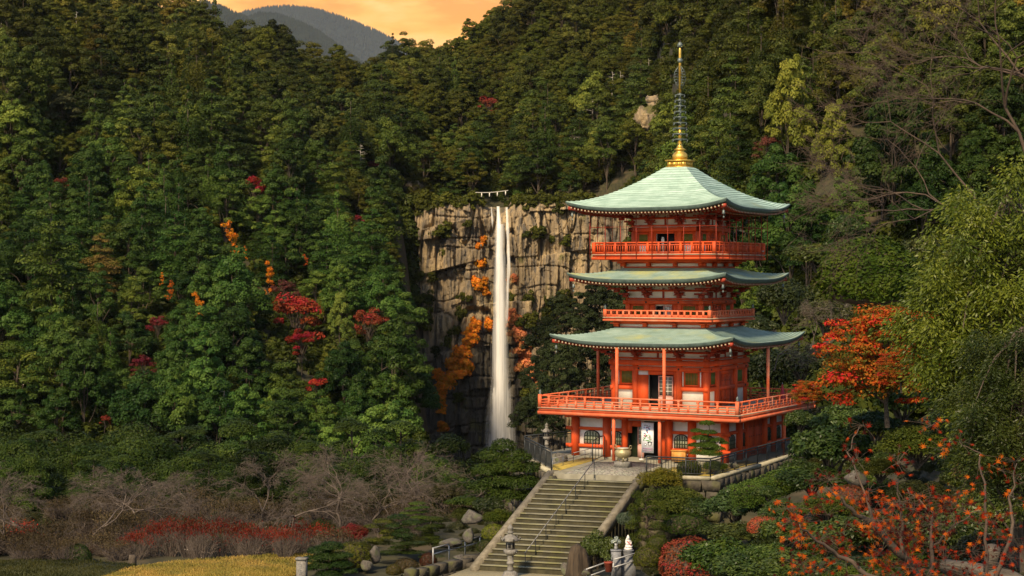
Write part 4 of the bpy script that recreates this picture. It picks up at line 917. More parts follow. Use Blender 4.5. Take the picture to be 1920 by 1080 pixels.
def panel(a, t0, t1, z0, z1, mt, th=.03, name='wall_panel', sides=(0, 1, 2, 3)):
    def b(g): g.bb(t0, t1, -a - th, -a + .03, z0, z1)
    return ring4(name, b, mt, sides=sides)
def closed_door(a, t0, t1, z0, z1, sides):
    for s in (0, 1):
        x0, x1 = (t0, (t0 + t1) / 2 - .01) if s == 0 else ((t0 + t1) / 2 + .01, t1)
        def b(g):
            g.bb(x0, x1, -a - .05, -a + .02, z0, z1)
            for f in (.02, .22, .5, .78, .94): g.bb(x0, x1, -a - .075, -a - .045, z0 + (z1 - z0) * f, z0 + (z1 - z0) * f + .07)
            for x in (x0, x1 - .06): g.bb(x, x + .06, -a - .073, -a - .046, z0, z1)
            for f in (.05, .53, .80):
                for q in (.2, .5, .8): g.box((x0 + (x1 - x0) * q, -a - .08, z0 + (z1 - z0) * f + .02), (.05, .03, .05), 0, 1)
        ring4('door', b, [M['verm'], M['iron']], sides=sides)
def lattice_door(a, t0, t1, z0, z1, y=None, glassz=.55):
    y = -a - .02 if y is None else y
    g = Geo(); g.bb(t0, t1, y - .03, y + .03, z0, z0 + (z1 - z0) * .34, 1)
    for x in (t0, t1 - .06): g.bb(x, x + .06, y - .04, y + .04, z0 + (z1 - z0) * .34, z1)
    for f in (.34, 1.0): g.bb(t0 + .06, t1 - .06, y - .04, y + .04, z0 + (z1 - z0) * f - .06 * (f == 1), z0 + (z1 - z0) * f + .06 * (f < 1))
    d = g.obj('lattice_door', [M['pinkwood'], M['pinkwood']], pag)
    g = Geo(); zz0 = z0 + (z1 - z0) * .40
    for i in (1, 2): x = t0 + .06 + (t1 - t0 - .12) * i / 3; g.bb(x - .015, x + .015, y - .02, y + .02, zz0, z1 - .06)
    for i in range(1, 5): z = zz0 + (z1 - .06 - zz0) * i / 5; g.bb(t0 + .06, t1 - .06, y - .018, y + .018, z - .014, z + .014)
    g.bb(t0 + .06, t1 - .06, y + .022, y + .03, zz0, z1 - .06, 1); g.obj('door_lattice', [M['plaster'], M['glassgrey']], d)
M['pinkwood'] = mat('pale_pink_wood', (.62, .33, .27), (.50, .25, .19), 3, .6)
M['glassgrey'] = mat('grey_paper', (.20, .20, .16), (.13, .13, .11), 4, .4)
# storey with the big balcony (a = 3.07)
a = 3.05
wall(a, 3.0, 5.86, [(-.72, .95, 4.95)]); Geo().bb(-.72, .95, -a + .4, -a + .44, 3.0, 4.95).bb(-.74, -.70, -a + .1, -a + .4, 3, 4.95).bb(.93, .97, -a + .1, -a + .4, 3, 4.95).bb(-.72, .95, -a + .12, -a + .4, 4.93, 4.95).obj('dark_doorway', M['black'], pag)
for t in (-3.0, -1.58, 1.32): column(a + (.0 if t == -3 else .03), t, 3.0, 5.9, .21 if t == -3.0 else .19)
beam(a, 5.52, 5.84, .24, .24); beam(a + .01, 5.20, 5.46, .19, .12, (-2.75, -1.3, 1.35, 2.75)); beam(a, 4.02, 4.26, .15, .22, (1.4, 2.78), sides=(1, 2, 3))
for x0, x1 in ((-3.0, -1.55), (1.25, 3.0)):
    def b(g, x0=x0, x1=x1): g.bb(x0, x1, -a - .15, -a + .05, 4.02, 4.26)
    ring4('beam', b, M['verm'], sides=(0,))
panel(a, -2.84, -1.72, 4.26, 5.22, M['verm'], .02); panel(a, 1.48, 2.86, 4.26, 5.22, M['verm'], .02)
lattice_window(a, -2.50, -1.80, 4.42, 5.14); lattice_window(a, 1.72, 2.52, 4.40, 5.12)
for t in (-2.72, -1.66, 1.56, 2.70): panel(a, t - .035, t + .035, 4.3, 5.18, M['plaster'], .05, 'jamb_strip', (0,))
panel(a, -1.42, -.72, 3.02, 4.93, M['verm'], .10, 'door', (0,)); lattice_door(a, .0, .95, 3.02, 4.90, -a - .12); panel(a, -.72, .95, 4.95, 5.2, M['verm'], .06); panel(a, .95, 1.2, 3.02, 5.2, M['verm'], .06, sides=(0,))
closed_door(a, -.85, .75, 3.05, 4.95, (1, 2, 3)); panel(a, -1.42, -.86, 3.0, 5.2, M['verm'], .03, sides=(1, 2, 3)); panel(a, .76, 1.2, 3.0, 5.2, M['verm'], .03, sides=(1, 2, 3)); panel(a, -.85, .75, 4.96, 5.2, M['verm'], .04, sides=(1, 2, 3))
bracket_set(a, 5.86, 6.75, (-1.5, 1.3), 1.15)
# middle storey
a = 2.42
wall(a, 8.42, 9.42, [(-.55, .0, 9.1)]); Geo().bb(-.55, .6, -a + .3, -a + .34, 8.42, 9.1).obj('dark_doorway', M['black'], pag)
for t in (-2.38, -1.1, 1.05): column(a + (0 if t < -2 else .03), t, 8.42, 9.45, .17)
beam(a, 9.20, 9.44, .20, .22, (-1.1, 1.05)); panel(a, -2.2, -1.2, 8.44, 9.2, M['verm'], .02); panel(a, 1.15, 2.25, 8.44, 9.2, M['verm'], .02); lattice_window(a, -2.05, -1.32, 8.56, 9.1, 8); lattice_window(a, 1.3, 2.1, 8.56, 9.1, 8)
lattice_door(a, .0, .55, 8.44, 9.12, -a - .06); panel(a, -1.0, -.55, 8.44, 9.2, M['verm'], .04); panel(a, .56, .95, 8.44, 9.2, M['verm'], .04)
closed_door(a, -.54, .55, 8.46, 9.15, (1, 2, 3))
bracket_set(a, 9.44, 10.62, (-1.1, 1.05), 1.2)
# top storey
a = 2.17
wall(a, 12.24, 13.9, [(-.60, .62, 13.5)])
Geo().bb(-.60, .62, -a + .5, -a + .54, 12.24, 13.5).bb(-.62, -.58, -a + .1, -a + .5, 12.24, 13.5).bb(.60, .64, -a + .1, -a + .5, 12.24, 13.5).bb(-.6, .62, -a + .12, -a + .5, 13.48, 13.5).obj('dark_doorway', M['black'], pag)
for t in (-2.12, -.92, .95): column(a + (0 if t < -2 else .03), t, 12.24, 13.9, .16)
beam(a, 13.62, 13.88, .22, .22); panel(a, -2.0, -1.0, 12.26, 13.62, M['verm'], .03); panel(a, 1.08, 2.0, 12.26, 13.62, M['verm'], .03)
lattice_window(a + .02, -1.72, -1.15, 12.98, 13.46, 7); lattice_window(a + .02, 1.22, 1.82, 12.98, 13.46, 7)
panel(a + .02, -1.75, -1.15, 12.3, 12.86, M['plaster'], .03, sides=(0, 1)); panel(a + .02, 1.22, 1.85, 12.3, 12.86, M['plaster'], .03, sides=(0, 1)); panel(a, -.86, -.60, 12.26, 13.62, M['verm'], .05); panel(a, .62, .88, 12.26, 13.62, M['verm'], .05); panel(a, -.6, .62, 13.5, 13.62, M['verm'], .05)
closed_door(a, -.58, .60, 12.28, 13.5, (1, 2, 3))
Geo().bb(-.36, -.24, -a + .25, -a + .33, 12.3, 13.3).bb(-.40, -.20, -a + .24, -a + .34, 12.95, 13.2).obj('inner_post', M['plaster'], pag)
bracket_set(a, 13.9, 14.95, (-1.0, 1.0), 1.3)
# thin poles of the netting frame round the top balcony
def net(g):
    e_ = 4.14
    for i in range(9): t = -e_ + 2 * e_ * i / 8; g.tube([(t, -e_, 11.95), (t, -e_, 14.9)], .022, 6)
    g.tube([(-e_, -e_, 13.88), (e_, -e_, 13.88)], .016, 6)
ring4('net_frame', net, M['darkred'])
# slim posts under the lowest roof and under the big balcony
for u, v, z0, z1 in ((-1.55, -5.72, 3.0, 6.66), (1.52, -5.72, 3.0, 6.66), (5.72, .15, 3.0, 6.66), (-5.72, .15, 3.0, 6.66), (0, 5.72, 3.0, 6.66), (-1.5, -6.25, 0.0, 2.6), (1.45, -6.2, 0.0, 2.6), (6.1, 1.9, 0, 2.6), (-6.1, 1.9, 0, 2.6)):
    Geo().lathe([(.10, z0), (.10, z1)], 12, (u, v, 0)).obj('post', M['verm2'], pag, True)
# ---- ground storey (a = 4.9)
a = 4.88
Geo().bb(-a - .25, a + .25, -a - .25, a + .25, -.3, .06).obj('plinth', M['plaza'], pag)
wall(a, .0, 2.56, [(-1.30, 1.25, 2.3)])
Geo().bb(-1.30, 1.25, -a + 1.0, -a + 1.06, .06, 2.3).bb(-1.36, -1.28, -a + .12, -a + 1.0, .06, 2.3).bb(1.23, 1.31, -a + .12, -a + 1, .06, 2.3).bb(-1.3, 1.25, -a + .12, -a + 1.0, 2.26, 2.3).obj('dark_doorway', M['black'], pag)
for t in (-4.72, -2.6, 2.95): column(a + .05, t, .06, 2.56, .26)
column(a + .05, 1.47, .06, 2.56, .24)
ring4('column', lambda g: g.lathe([(.20, .06), (.20, 2.56)], 12, (-1.42, -a - .03, 0)), M['verm'], True)
for z0, z1 in ((1.62, 1.80), (.56, .76)):
    for x0, x1 in ((-5.35, -1.4), (1.35, 5.35)):
        def b(g, x0=x0, x1=x1, z0=z0, z1=z1): g.bb(x0, x1, -a - .12, -a + .05, z0, z1)
        ring4('beam', b, M['verm'])
beam(a, 2.36, 2.56, .16, .3)
ring4('joist_end', lambda g: [g.bb(t - .12, t + .12, -6.2, -a, 2.44, 2.575) for t in (-4.7, -2.6, -1.0, 1.45, 2.95, 4.7)], M['verm'])
def arch(t0, t1, z0, z1, n=10):
    c, hw = (t0 + t1) / 2, (t1 - t0) / 2; zs = z0 + (z1 - z0) * .52; p = [(t0, z0), (t1, z0), (t1, zs)]
    for i in range(1, n): f = i / n; x = c + hw * math.cos(math.pi * f); p.append((x, zs + (z1 - zs) * (math.sin(math.pi * f) ** .8)))
    return p + [(t0, zs)]
def arch_window(t0, t1, z0, z1, sides):
    XZ = Matrix(((1, 0, 0, 0), (0, 0, 1, 0), (0, 1, 0, 0), (0, 0, 0, 1)))    # poly (x,z) pushed out along -y
    def fr(g): g.prism(arch(t0 - .06, t1 + .06, z0, z1 + .06)[::-1], -a - .05, -a + .01, 0, XZ)
    ws = ring4('arched_window', fr, M['black'], sides=sides)
    g = Geo(); g.prism(arch(t0, t1, z0 + .03, z1)[::-1], -a - .058, -a - .052, 1, XZ); n = 5
    for i in range(1, n): x = t0 + (t1 - t0) * i / n; zt = z0 + (z1 - z0) * (.52 + .46 * max(0, 1 - ((x - (t0 + t1) / 2) / ((t1 - t0) / 2)) ** 2) ** .5); g.bb(x - .03, x + .03, -a - .09, -a - .06, z0 + .03, zt)
    for f in (.33, .62): g.bb(t0, t1, -a - .085, -a - .062, z0 + (z1 - z0) * f - .025, z0 + (z1 - z0) * f + .025)
    me = g.mesh('window_lattice', [M['greendark'], M['palewin']])
    for w_ in ws:
        o = bpy.data.objects.new('window_lattice', me); COL.objects.link(o); o.parent = w_
M['greendark'] = mat('dark_green_lattice', (.035, .05, .018), (.02, .03, .012), 3, .6); M['palewin'] = mat('pale_window_paper', (.42, .43, .27), (.30, .31, .2), 2, .7)
for t0, t1 in ((-4.1, -3.15), (-2.25, -1.62), (1.85, 2.65), (3.5, 4.35)): arch_window(t0, t1, .78, 1.56, (0, 1, 2, 3))
panel(a, -4.5, -1.5, .06, .56, M['basegrey'], .02, 'base_panel'); panel(a, 1.6, 4.5, .06, .56, M['basegrey'], .02, 'base_panel')
closed_door(a + .02, -1.25, 1.2, .1, 2.3, (1, 2, 3))
for q in ((-1.32, -.95, 1.55, 2.3), (-.945, -.35, 1.95, 2.3), (1.0, 1.25, .1, 2.3)): Geo().bb(q[0], q[1], -a - .06, -a + .02, q[2], q[3]).obj('door_frame', M['verm'], pag)
lattice_door(a, -.62, -.22, .1, 2.28, -a + .1); Geo().bb(-1.25, -.65, -a + .5, -a + .55, .1, 1.9).obj('notice_board', M['greendark'], pag)
# loudspeaker, folded parasol, banner, notice box
t = loc(4.02, -2.0 + 5.8, 12.3)
spk = Geo().box((0, 0, .2), (.3, .28, .42)).lathe([(.05, .0), (.14, .1)], 10, (.2, 0, .15), 1).obj('loudspeaker', [M['iron'], M['steel']]); spk.location = loc(3.75, 3.8, 12.25); spk.rotation_euler = (0, 0, TH); tag(spk, 'small black loudspeaker at the right end of the top balcony', 'loudspeaker')
par = empty('folded_parasol', loc(5.0, 4.5, 3.0)); tag(par, 'closed red parasol standing on the big balcony at the far right', 'parasol')
Geo().lathe([(.22, .05), (.16, .45), (.07, 1.0), (.02, 1.15)], 10).obj('cover', M['cloth'], par); Geo().lathe([(.2, 0), (.2, .05)], 12).obj('base', M['granite'], par); Geo().tube([(0, 0, .05), (0, 0, 1.25)], .02, 6).obj('pole', M['steel'], par)
ban = empty('banner', loc(.42, -a - .75, 0.0), TH); tag(ban, 'tall white printed banner hanging in the dark ground floor doorway', 'banner')
M['print'] = mat('banner_print', (.80, .80, .80), (.74, .75, .78), 6, .8)
Geo().bb(-.38, .38, -.01, .01, .50, 2.25).obj('sheet', M['print'], ban)
M['p_red'] = mat('print_red', (.45, .08, .12), None, 4); M['p_blue'] = mat('print_blue', (.10, .20, .45), None, 4); M['p_green'] = mat('print_green', (.12, .35, .10), None, 4); M['p_black'] = mat('print_black', (.02, .02, .02), None, 4); M['p_mauve'] = mat('print_mauve', (.40, .25, .35), None, 4)
g = Geo(); rb = np.random.default_rng(5)
def stroke(x, z, w_, h_, m): g.bb(x, x + w_, -.016, -.0105, z, z + h_, m)
for k in range(46):          # columns of brush characters and coloured blots
    x = rb.uniform(-.28, .18); z = rb.uniform(1.15, 2.0); m = (1 if z > 1.55 else 2) if rb.random() < .7 else 0; stroke(x, z, rb.uniform(.02, .13), rb.uniform(.02, .05) if rb.random() < .5 else rb.uniform(.05, .1), m)
for k in range(14): stroke(rb.uniform(-.25, .12), rb.uniform(2.03, 2.12), rb.uniform(.02, .1), .02, 3)
g.bb(-.33, .33, -.0155, -.0103, .72, .78, 4); g.bb(-.3, .3, -.0155, -.0103, .62, .66, 4)
for cx_, cz_, rr, m in ((.14, 1.02, .13, 3), (.14, 1.0, .10, 5), (.09, 1.02, .03, 3), (.19, 1.02, .03, 3), (.04, 1.12, .045, 3), (.25, 1.12, .045, 3), (-.14, .98, .08, 3), (-.14, .97, .06, 5)):
    n = 14; XZ = Matrix(((1, 0, 0, 0), (0, 0, 1, 0), (0, 1, 0, 0), (0, 0, 0, 1))); e_ = .004 * (m == 5) + .006 * (rr < .035)
    g.prism([(cx_ + rr * math.cos(q * 6.283 / n), cz_ + rr * .85 * math.sin(q * 6.283 / n)) for q in range(n)][::-1], -.022 - e_, -.0102, m, XZ)
g.obj('printed_picture', [M['p_red'], M['p_blue'], M['p_green'], M['p_black'], M['p_mauve'], M['print']], ban)
Geo().tube([(-.40, 0, .1), (-.40, 0, 2.32)], .015, 6).tube([(-.42, 0, 2.27), (.42, 0, 2.27)], .013, 6).lathe([(.16, .06), (.14, .12), (.03, .14)], 12, (-.40, 0, 0)).obj('banner_pole', M['white'], ban)
nb = Geo().bb(-.42, .42, -.15, .15, .0, .62).bb(-.46, .46, -.19, .19, .62, .67).bb(-.34, .34, -.165, -.152, .08, .54).obj('offertory_box', M['woodbox']); nb.location = loc(2.35, -a - .55, .06); nb.rotation_euler = (0, 0, TH); tag(nb, 'orange brown wooden box under an arched window of the pagoda', 'box')
# ---------------------------------------------------------------- pagoda court, stairs, garden ground
ZP = -11.05
def slab(name, pts, z0, z1, m, **k):
    g = Geo().prism([(p[0], p[1]) for p in pts], z0, z1); return tag(g.obj(name, m), **k)
def court(px, py): p = gp(px, py, ZP); return p
st_l, st_r = court(1037, 888), court(1196, 894)              # top step ends
Wd = (st_r - st_l).normalized(); run = Vector((-W.x, -W.y, 0))
fr = [court(1212, 892), court(1240, 894), court(1332, 897.5), court(1420, 873), court(1520, 842)]
fl = [court(1034, 884.5), court(984, 857)]
back = [loc(11, 16, 0), loc(-8.5, 16, 0)]
edge = [st_l, st_r] + fr + back + fl[::-1]
ccw = lambda ps: ps if sum((a.x * b.y - b.x * a.y) for a, b in zip(ps, ps[1:] + ps[:1])) > 0 else ps[::-1]
slab('plaza', ccw(edge), -15.6, ZP, M['plaza'], kind='structure')
# cobbles as real bumps of a fan pattern kept in one sheet's material
def cobble_mat():
    m, nt, b, out = new_mat('fan_cobbles'); tc = N(nt, 'ShaderNodeTexCoord')
    v = N(nt, 'ShaderNodeTexVoronoi'); v.inputs['Scale'].default_value = 4.2; L(nt, tc.outputs['Object'], v.inputs['Vector'])
    v2 = N(nt, 'ShaderNodeTexVoronoi', feature='DISTANCE_TO_EDGE'); v2.inputs['Scale'].default_value = 4.2; L(nt, tc.outputs['Object'], v2.inputs['Vector'])
    r = N(nt, 'ShaderNodeValToRGB'); e = r.color_ramp.elements; e[0].position, e[0].color = .0, (.045, .04, .03, 1); e[1].position, e[1].color = .12, (.30, .28, .22, 1); L(nt, v2.outputs['Distance'], r.inputs[0])
    x = N(nt, 'ShaderNodeMix', data_type='RGBA', blend_type='MULTIPLY'); x.inputs['Factor'].default_value = .6; L(nt, r.outputs[0], x.inputs['A'])
    hs = N(nt, 'ShaderNodeHueSaturation'); hs.inputs['Saturation'].default_value = .15; hs.inputs['Value'].default_value = 1.3; L(nt, v.outputs['Color'], hs.inputs['Color']); L(nt, hs.outputs[0], x.inputs['B'])
    L(nt, x.outputs['Result'], b.inputs['Base Color']); b.inputs['Roughness'].default_value = .85
    bu = N(nt, 'ShaderNodeBump'); bu.inputs['Distance'].default_value = .06; L(nt, v2.outputs['Distance'], bu.inputs['Height']); L(nt, bu.outputs[0], b.inputs['Normal']); return m
M['cobble'] = cobble_mat()
cob = [st_l + Wd * .5 + run * -.25, st_r + run * -.25, court(1215, 880), court(1240, 872), court(1200, 866), court(1118, 866)]
slab('cobble_paving', ccw(cob), ZP + .001, ZP + .006, M['cobble'], kind='structure')
slab('gravel_strip', ccw([court(1037, 881), court(1050, 882), court(1122, 861), court(1108, 855.5), court(1034, 872)]), ZP + .001, ZP + .010, M['moss'], kind='structure')
slab('gravel_bed', ccw([court(1262, 890), court(1330, 893), court(1420, 868), court(1400, 864), court(1345, 876), court(1280, 876), court(1258, 876)]), ZP + .001, ZP + .012, M['moss'], kind='structure')
# low grey rails beside the strip
def rail_line(g, pts, h, rad, posts=True, n=6, mat=0, mids=()):
    for a, b in zip(pts, pts[1:]):
        for f in (1.0,) + tuple(mids): g.tube([a + Vector((0, 0, h * f)), b + Vector((0, 0, h * f))], rad, n, mat)
    if posts:
        for a, b in zip(pts, pts[1:]):
            m = max(1, int(round((b - a).length / 1.7)))
            for i in range(m + 1): p = a.lerp(b, i / m); g.tube([p, p + Vector((0, 0, h))], rad, n, mat)
g = Geo(); rail_line(g, [court(1036, 878), court(1075, 867), court(1118, 855)], .55, .022, mids=(.5,))
tag(g.obj('low_rail', M['steel']), 'low grey pipe rail along the yellow gravel strip left of the pagoda door', 'rail')
# retaining wall of rough stones under the right edge of the court, with its concrete coping
def stone_wall(name, pts, zt, zb, lab, mt, seed):
    r = np.random.default_rng(seed); g = Geo()
    for a, b in zip(pts, pts[1:]):
        d = (b - a); ln = d.length; d.normalize(); nrm = Vector((d.y, -d.x, 0)); rows_ = int((zt - zb) / .55); q = math.atan2(d.y, d.x)
        for k in range(rows_):
            x = -r.uniform(0, .4)
            while x < ln:
                w_ = r.uniform(.5, 1.05); h = .57; c = a + d * (min(x, ln) + w_ / 2) + nrm * (.03 + r.uniform(0, .10) + .06 * (rows_ - 1 - (rows_ - 1 - k))) ; z = zt - .12 - (k + .5) * .55
                # bevelled boulder-faced block
                s = g.n; g.box((c.x, c.y, z), (w_ - .03, .5, h - .03), q); V = g.V[-1]; V += r.normal(0, .035, V.shape); x += w_
    return tag(g.obj(name, mt), lab, 'wall')
stone_wall('retaining_wall', [st_r + run * .05] + fr, ZP, -15.2, 'rough stone retaining wall under the iron fence right of the stairs', M['wallstone'], 4)
stone_wall('retaining_wall', [fl[1] + Vector((-.3, .3, 0)), fl[0], st_l + run * .02], ZP, -15.2, 'stone retaining wall left of the stair top, half behind the garden pine', M['wallstone'], 5)
def coping(pts, lab):
    g = Geo()
    for a, b in zip(pts, pts[1:]):
        d = (b - a).normalized(); nrm = Vector((d.y, -d.x, 0)); g.bar(a + nrm * .08 + Vector((0, 0, .02)) - d * .001, b + nrm * .08 + Vector((0, 0, .02)), .34, .20)
    return tag(g.obj('coping', M['curbl']), lab, 'coping')
M['curbl'] = mat('pale_coping', (.42, .38, .26), (.30, .27, .17), 3, .9, bump=.2)
coping(fr, 'pale concrete coping under the iron fence on the right'); coping([fl[1], fl[0]], 'pale concrete coping under the iron fence left of the stairs')
# iron picket fences
def fence(pts, h, lab, sp_=.16, group=None):
    root = empty('iron_fence', pts[0]); tag(root, lab, 'fence', group); o = pts[0]
    g = Geo(); gp_ = Geo()
    for a, b in zip(pts, pts[1:]):
        a, b = a - o, b - o; ln = (b - a).length; up = Vector((0, 0, 1))
        for f, rr in ((h, .042), (h - .14, .03), (.14, .024)): g.tube([a + up * f, b + up * f], rr, 6)
        m = int(ln / sp_)
        for i in range(m): p = a.lerp(b, (i + .5) / m); gp_.tube([p + up * .14, p + up * (h - .14)], .014, 4, caps=False)
        m = max(1, int(round(ln / 1.75)))
        for i in range(m + 1):
            p = a.lerp(b, i / m); Geo().tube([p + up * .0, p + up * h], .042, 6).obj('fence_post', M['iron'], root)
    g.obj('rails', M['iron'], root); gp_.obj('pickets', M['iron'], root); return root
lift = Vector((0, 0, .1))
fence([p + lift for p in fr], .98, 'long black iron fence on the retaining wall right of the stairs')
fence([fl[0] + lift, fl[1] + lift], 1.1, 'short black iron fence at the stair top left, seen against the waterfall')
fence([fl[1] + Vector((0, .3, .1)), loc(-5.9, 1.0, .05)], 1.15, 'black iron fence behind the stone lantern, left of the pagoda')
# stairs
NST, drop = 19, 4.1
stairs = empty('stone_staircase', st_l + run * 8.1 + Vector((0, 0, -drop))); tag(stairs, 'broad mossy flight of concrete steps climbing to the pagoda court', 'staircase')
o_ = stairs.location
rz = drop / NST; td = 8.1 / NST; wS = (st_r - st_l).length; mid = (st_l + st_r) / 2; a_s = math.atan2(Wd.y, Wd.x)
g = Geo(); gt = Geo()
for k in range(NST):
    z1 = ZP - (k + 0) * rz - .004; c = mid + run * (td * (k + .5)) - o_
    wk = wS
    g.box((c.x, c.y, z1 - .045 - 2.2 - o_.z), (wk, td - .002, 4.4), a_s) if k else None
    c2 = mid + run * (td * (k + .5) + .02) - o_
    if k: gt.box((c2.x, c2.y, z1 - .022 - o_.z), (wk, td + .04, .045), a_s)
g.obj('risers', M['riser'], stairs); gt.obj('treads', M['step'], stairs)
for s, e0 in ((-1, st_l), (1, st_r)):
    g = Geo(); e_ = e0 + Wd * (s * .17) - o_; p0 = e_ + run * -.2 + Vector((0, 0, .0)); p1 = e_ + run * (8.1 + .25) + Vector((0, 0, -drop - .05))
    n = 1; PT = []
    for i in range(n + 1): PT.append(p0.lerp(p1, i / n))
    for a, b in zip(PT, PT[1:]): g.bar(a + Vector((0, 0, -.10)) + (b - a).normalized() * .006, b + Vector((0, 0, -.10)), .34, .60)
    g.obj('side_curb', M['curb'], stairs)
hr = empty('handrail', mid + run * 4); tag(hr, 'thin handrail with black posts running down the middle of the stairs', 'handrail')
h0 = hr.location; slope = Vector((run.x * 8.1, run.y * 8.1, -drop)); hm = mid + Wd * .02
def sp(f): return hm + slope * f - h0
up = Vector((0, 0, 1)); g = Geo(); g.tube([sp(.0) + up * .9, sp(.995) + up * .9], .028, 7); g.obj('rail', M['railgrey'], hr)
for i in range(8): p = sp(.02 + .97 * i / 7); Geo().tube([p - up * .05, p + up * .9], .022, 6).obj('rail_post', M['iron'], hr)
gh = empty('guard_rail', court(1111, 868)); tag(gh, 'black hoop shaped iron guard rail at the head of the stairs', 'rail'); q0 = gh.location
a0, a1 = Vector((0, 0, 0)), court(1134, 861) - q0; dd = (a1 - a0)
hp = [a0, a0 + up * 1.15, a0 + dd * .08 + up * 1.3, a0 + dd * .5 + up * 1.42, a0 + dd * .9 + up * 1.42, a1 + up * 1.3, a1]
g = Geo().tube([tuple(p) for p in hp], .035, 7).tube([a0 + up * .15, a1 + up * .25], .025, 6); g.obj('hoop', M['iron'], gh)
g = Geo()
for f in (.25, .5, .75): g.tube([a0 + dd * f + up * .2, a0 + dd * f + up * 1.38], .016, 5)
g.obj('bars', M['iron'], gh)
# incense burner
ib = court(1168, 876); ib.z = ZP; inc = empty('incense_burner', ib); inc.scale = (.68, .68, .78); tag(inc, 'big round brass incense burner on a stone block in front of the pagoda', 'incense burner')
Geo().bb(-.62, .62, -.42, .42, .0, .42).obj('stone_block', M['stone'], inc, rz=TH)
Geo().lathe([(.10, .62), (.36, .66), (.58, .80), (.70, 1.0), (.70, 1.14), (.62, 1.26), (.54, 1.30), (.55, 1.34), (.62, 1.38), (.62, 1.42), (.52, 1.42), (.48, 1.30), (.1, 1.28)], 36).obj('bowl', M['brass'], inc, True)
for k in range(3):
    a = R(30 + 120 * k); Geo().tube([(math.cos(a) * .42, math.sin(a) * .42, .74), (math.cos(a) * .50, math.sin(a) * .50, .58), (math.cos(a) * .40, math.sin(a) * .40, .42)], [.10, .07, .09], 8).obj('leg', M['brass'], inc, True)
for s in (-1, 1): Geo().tube([(s * .60, 0, 1.30), (s * .80, 0, 1.42), (s * .82, 0, 1.60), (s * .66, 0, 1.62), (s * .58, 0, 1.42)], .035, 8).obj('handle', M['brass'], inc, True, rz=TH)
Geo().lathe([(.50, 1.40), (.46, 1.43), (.02, 1.44)], 20).obj('ash', M['basegrey'], inc)
rk = Geo(); p = court(1199, 859)
for x in (-.35, .35): rk.bb(x - .03, x + .03, -.2, .2, 0, .75)
for z in (.1, .4, .72): rk.bb(-.35, .35, -.18, .18, z, z + .03)
for x in np.linspace(-.3, .3, 7): rk.bb(x - .01, x + .01, -.19, -.17, .1, .72)
rk = rk.obj('slip_rack', M['iron']); rk.location = p; rk.rotation_euler = (0, 0, TH); tag(rk, 'small dark rack behind the incense burner beside the doorway', 'rack')

# stone lanterns
def lantern(name, p, H, lab, rz=0.0):
    root = empty(name, p, rz); tag(root, lab, 'stone lantern', 'stone lanterns'); s = H / 2.8
    hexa = lambda prof, n=6: Geo().lathe([(a * s, b * s) for a, b in prof], n, rot=R(30))
    hexa([(.50, -.3), (.50, .10), (.44, .14), (.44, .28), (.38, .34), (.34, .46), (.22, .52)], 6).obj('pedestal', M['stone'], root)
    Geo().lathe([(a * s, b * s) for a, b in ((.165, .5), (.15, .60), (.15, .85), (.19, .87), (.19, .95), (.15, .97), (.15, 1.18), (.165, 1.3))], 14).obj('shaft', M['stone'], root, True)
    hexa([(.18, 1.28), (.34, 1.40), (.36, 1.46), (.36, 1.55), (.27, 1.58)]).obj('platform', M['stone'], root)
    fb = hexa([(.22, 1.58), (.23, 1.98), (.20, 1.99)]).obj('fire_box', M['stone'], root)
    g = Geo()
    for k in range(6): a = R(60 * k); g.box((math.cos(a) * .19 * s, math.sin(a) * .19 * s, 1.78 * s), (.03 * s, .13 * s, .22 * s), a)
    g.obj('light_opening', M['black'], fb)
    rf = hexa([(.24, 1.97), (.45, 1.99), (.47, 2.06), (.30, 2.20), (.14, 2.32), (.10, 2.36)]).obj('lantern_roof', M['stone'], root)
    g = Geo()
    for k in range(6): a = R(30 + 60 * k); g.tube([(math.cos(a) * .38 * s, math.sin(a) * .38 * s, 2.06 * s), (math.cos(a) * .48 * s, math.sin(a) * .48 * s, 2.07 * s), (math.cos(a) * .52 * s, math.sin(a) * .52 * s, 2.15 * s), (math.cos(a) * .46 * s, math.sin(a) * .46 * s, 2.18 * s)], .045 * s, 6)
    g.obj('scroll_corner', M['stone'], rf)
    Geo().lathe([(a * s, b * s) for a, b in ((.10, 2.34), (.17, 2.40), (.13, 2.46), (.08, 2.48), (.15, 2.56), (.14, 2.66), (.06, 2.76), (.01, 2.82))], 14).obj('finial', M['stone'], root, True)
    return root
Z0 = -15.35
Yl = 88.5; lantern('stone_lantern', Vector(((957 - 960) / F * Yl, Yl, HY and -15.42)), 2.86, 'tall grey stone lantern at the foot of the stairs', .3)
pl = court(1025, 862); pl.y += 3; pl.x *= pl.y / (pl.y - 3); lantern('stone_lantern', pl, 1.95, 'stone lantern behind the iron fence left of the pagoda', .1)
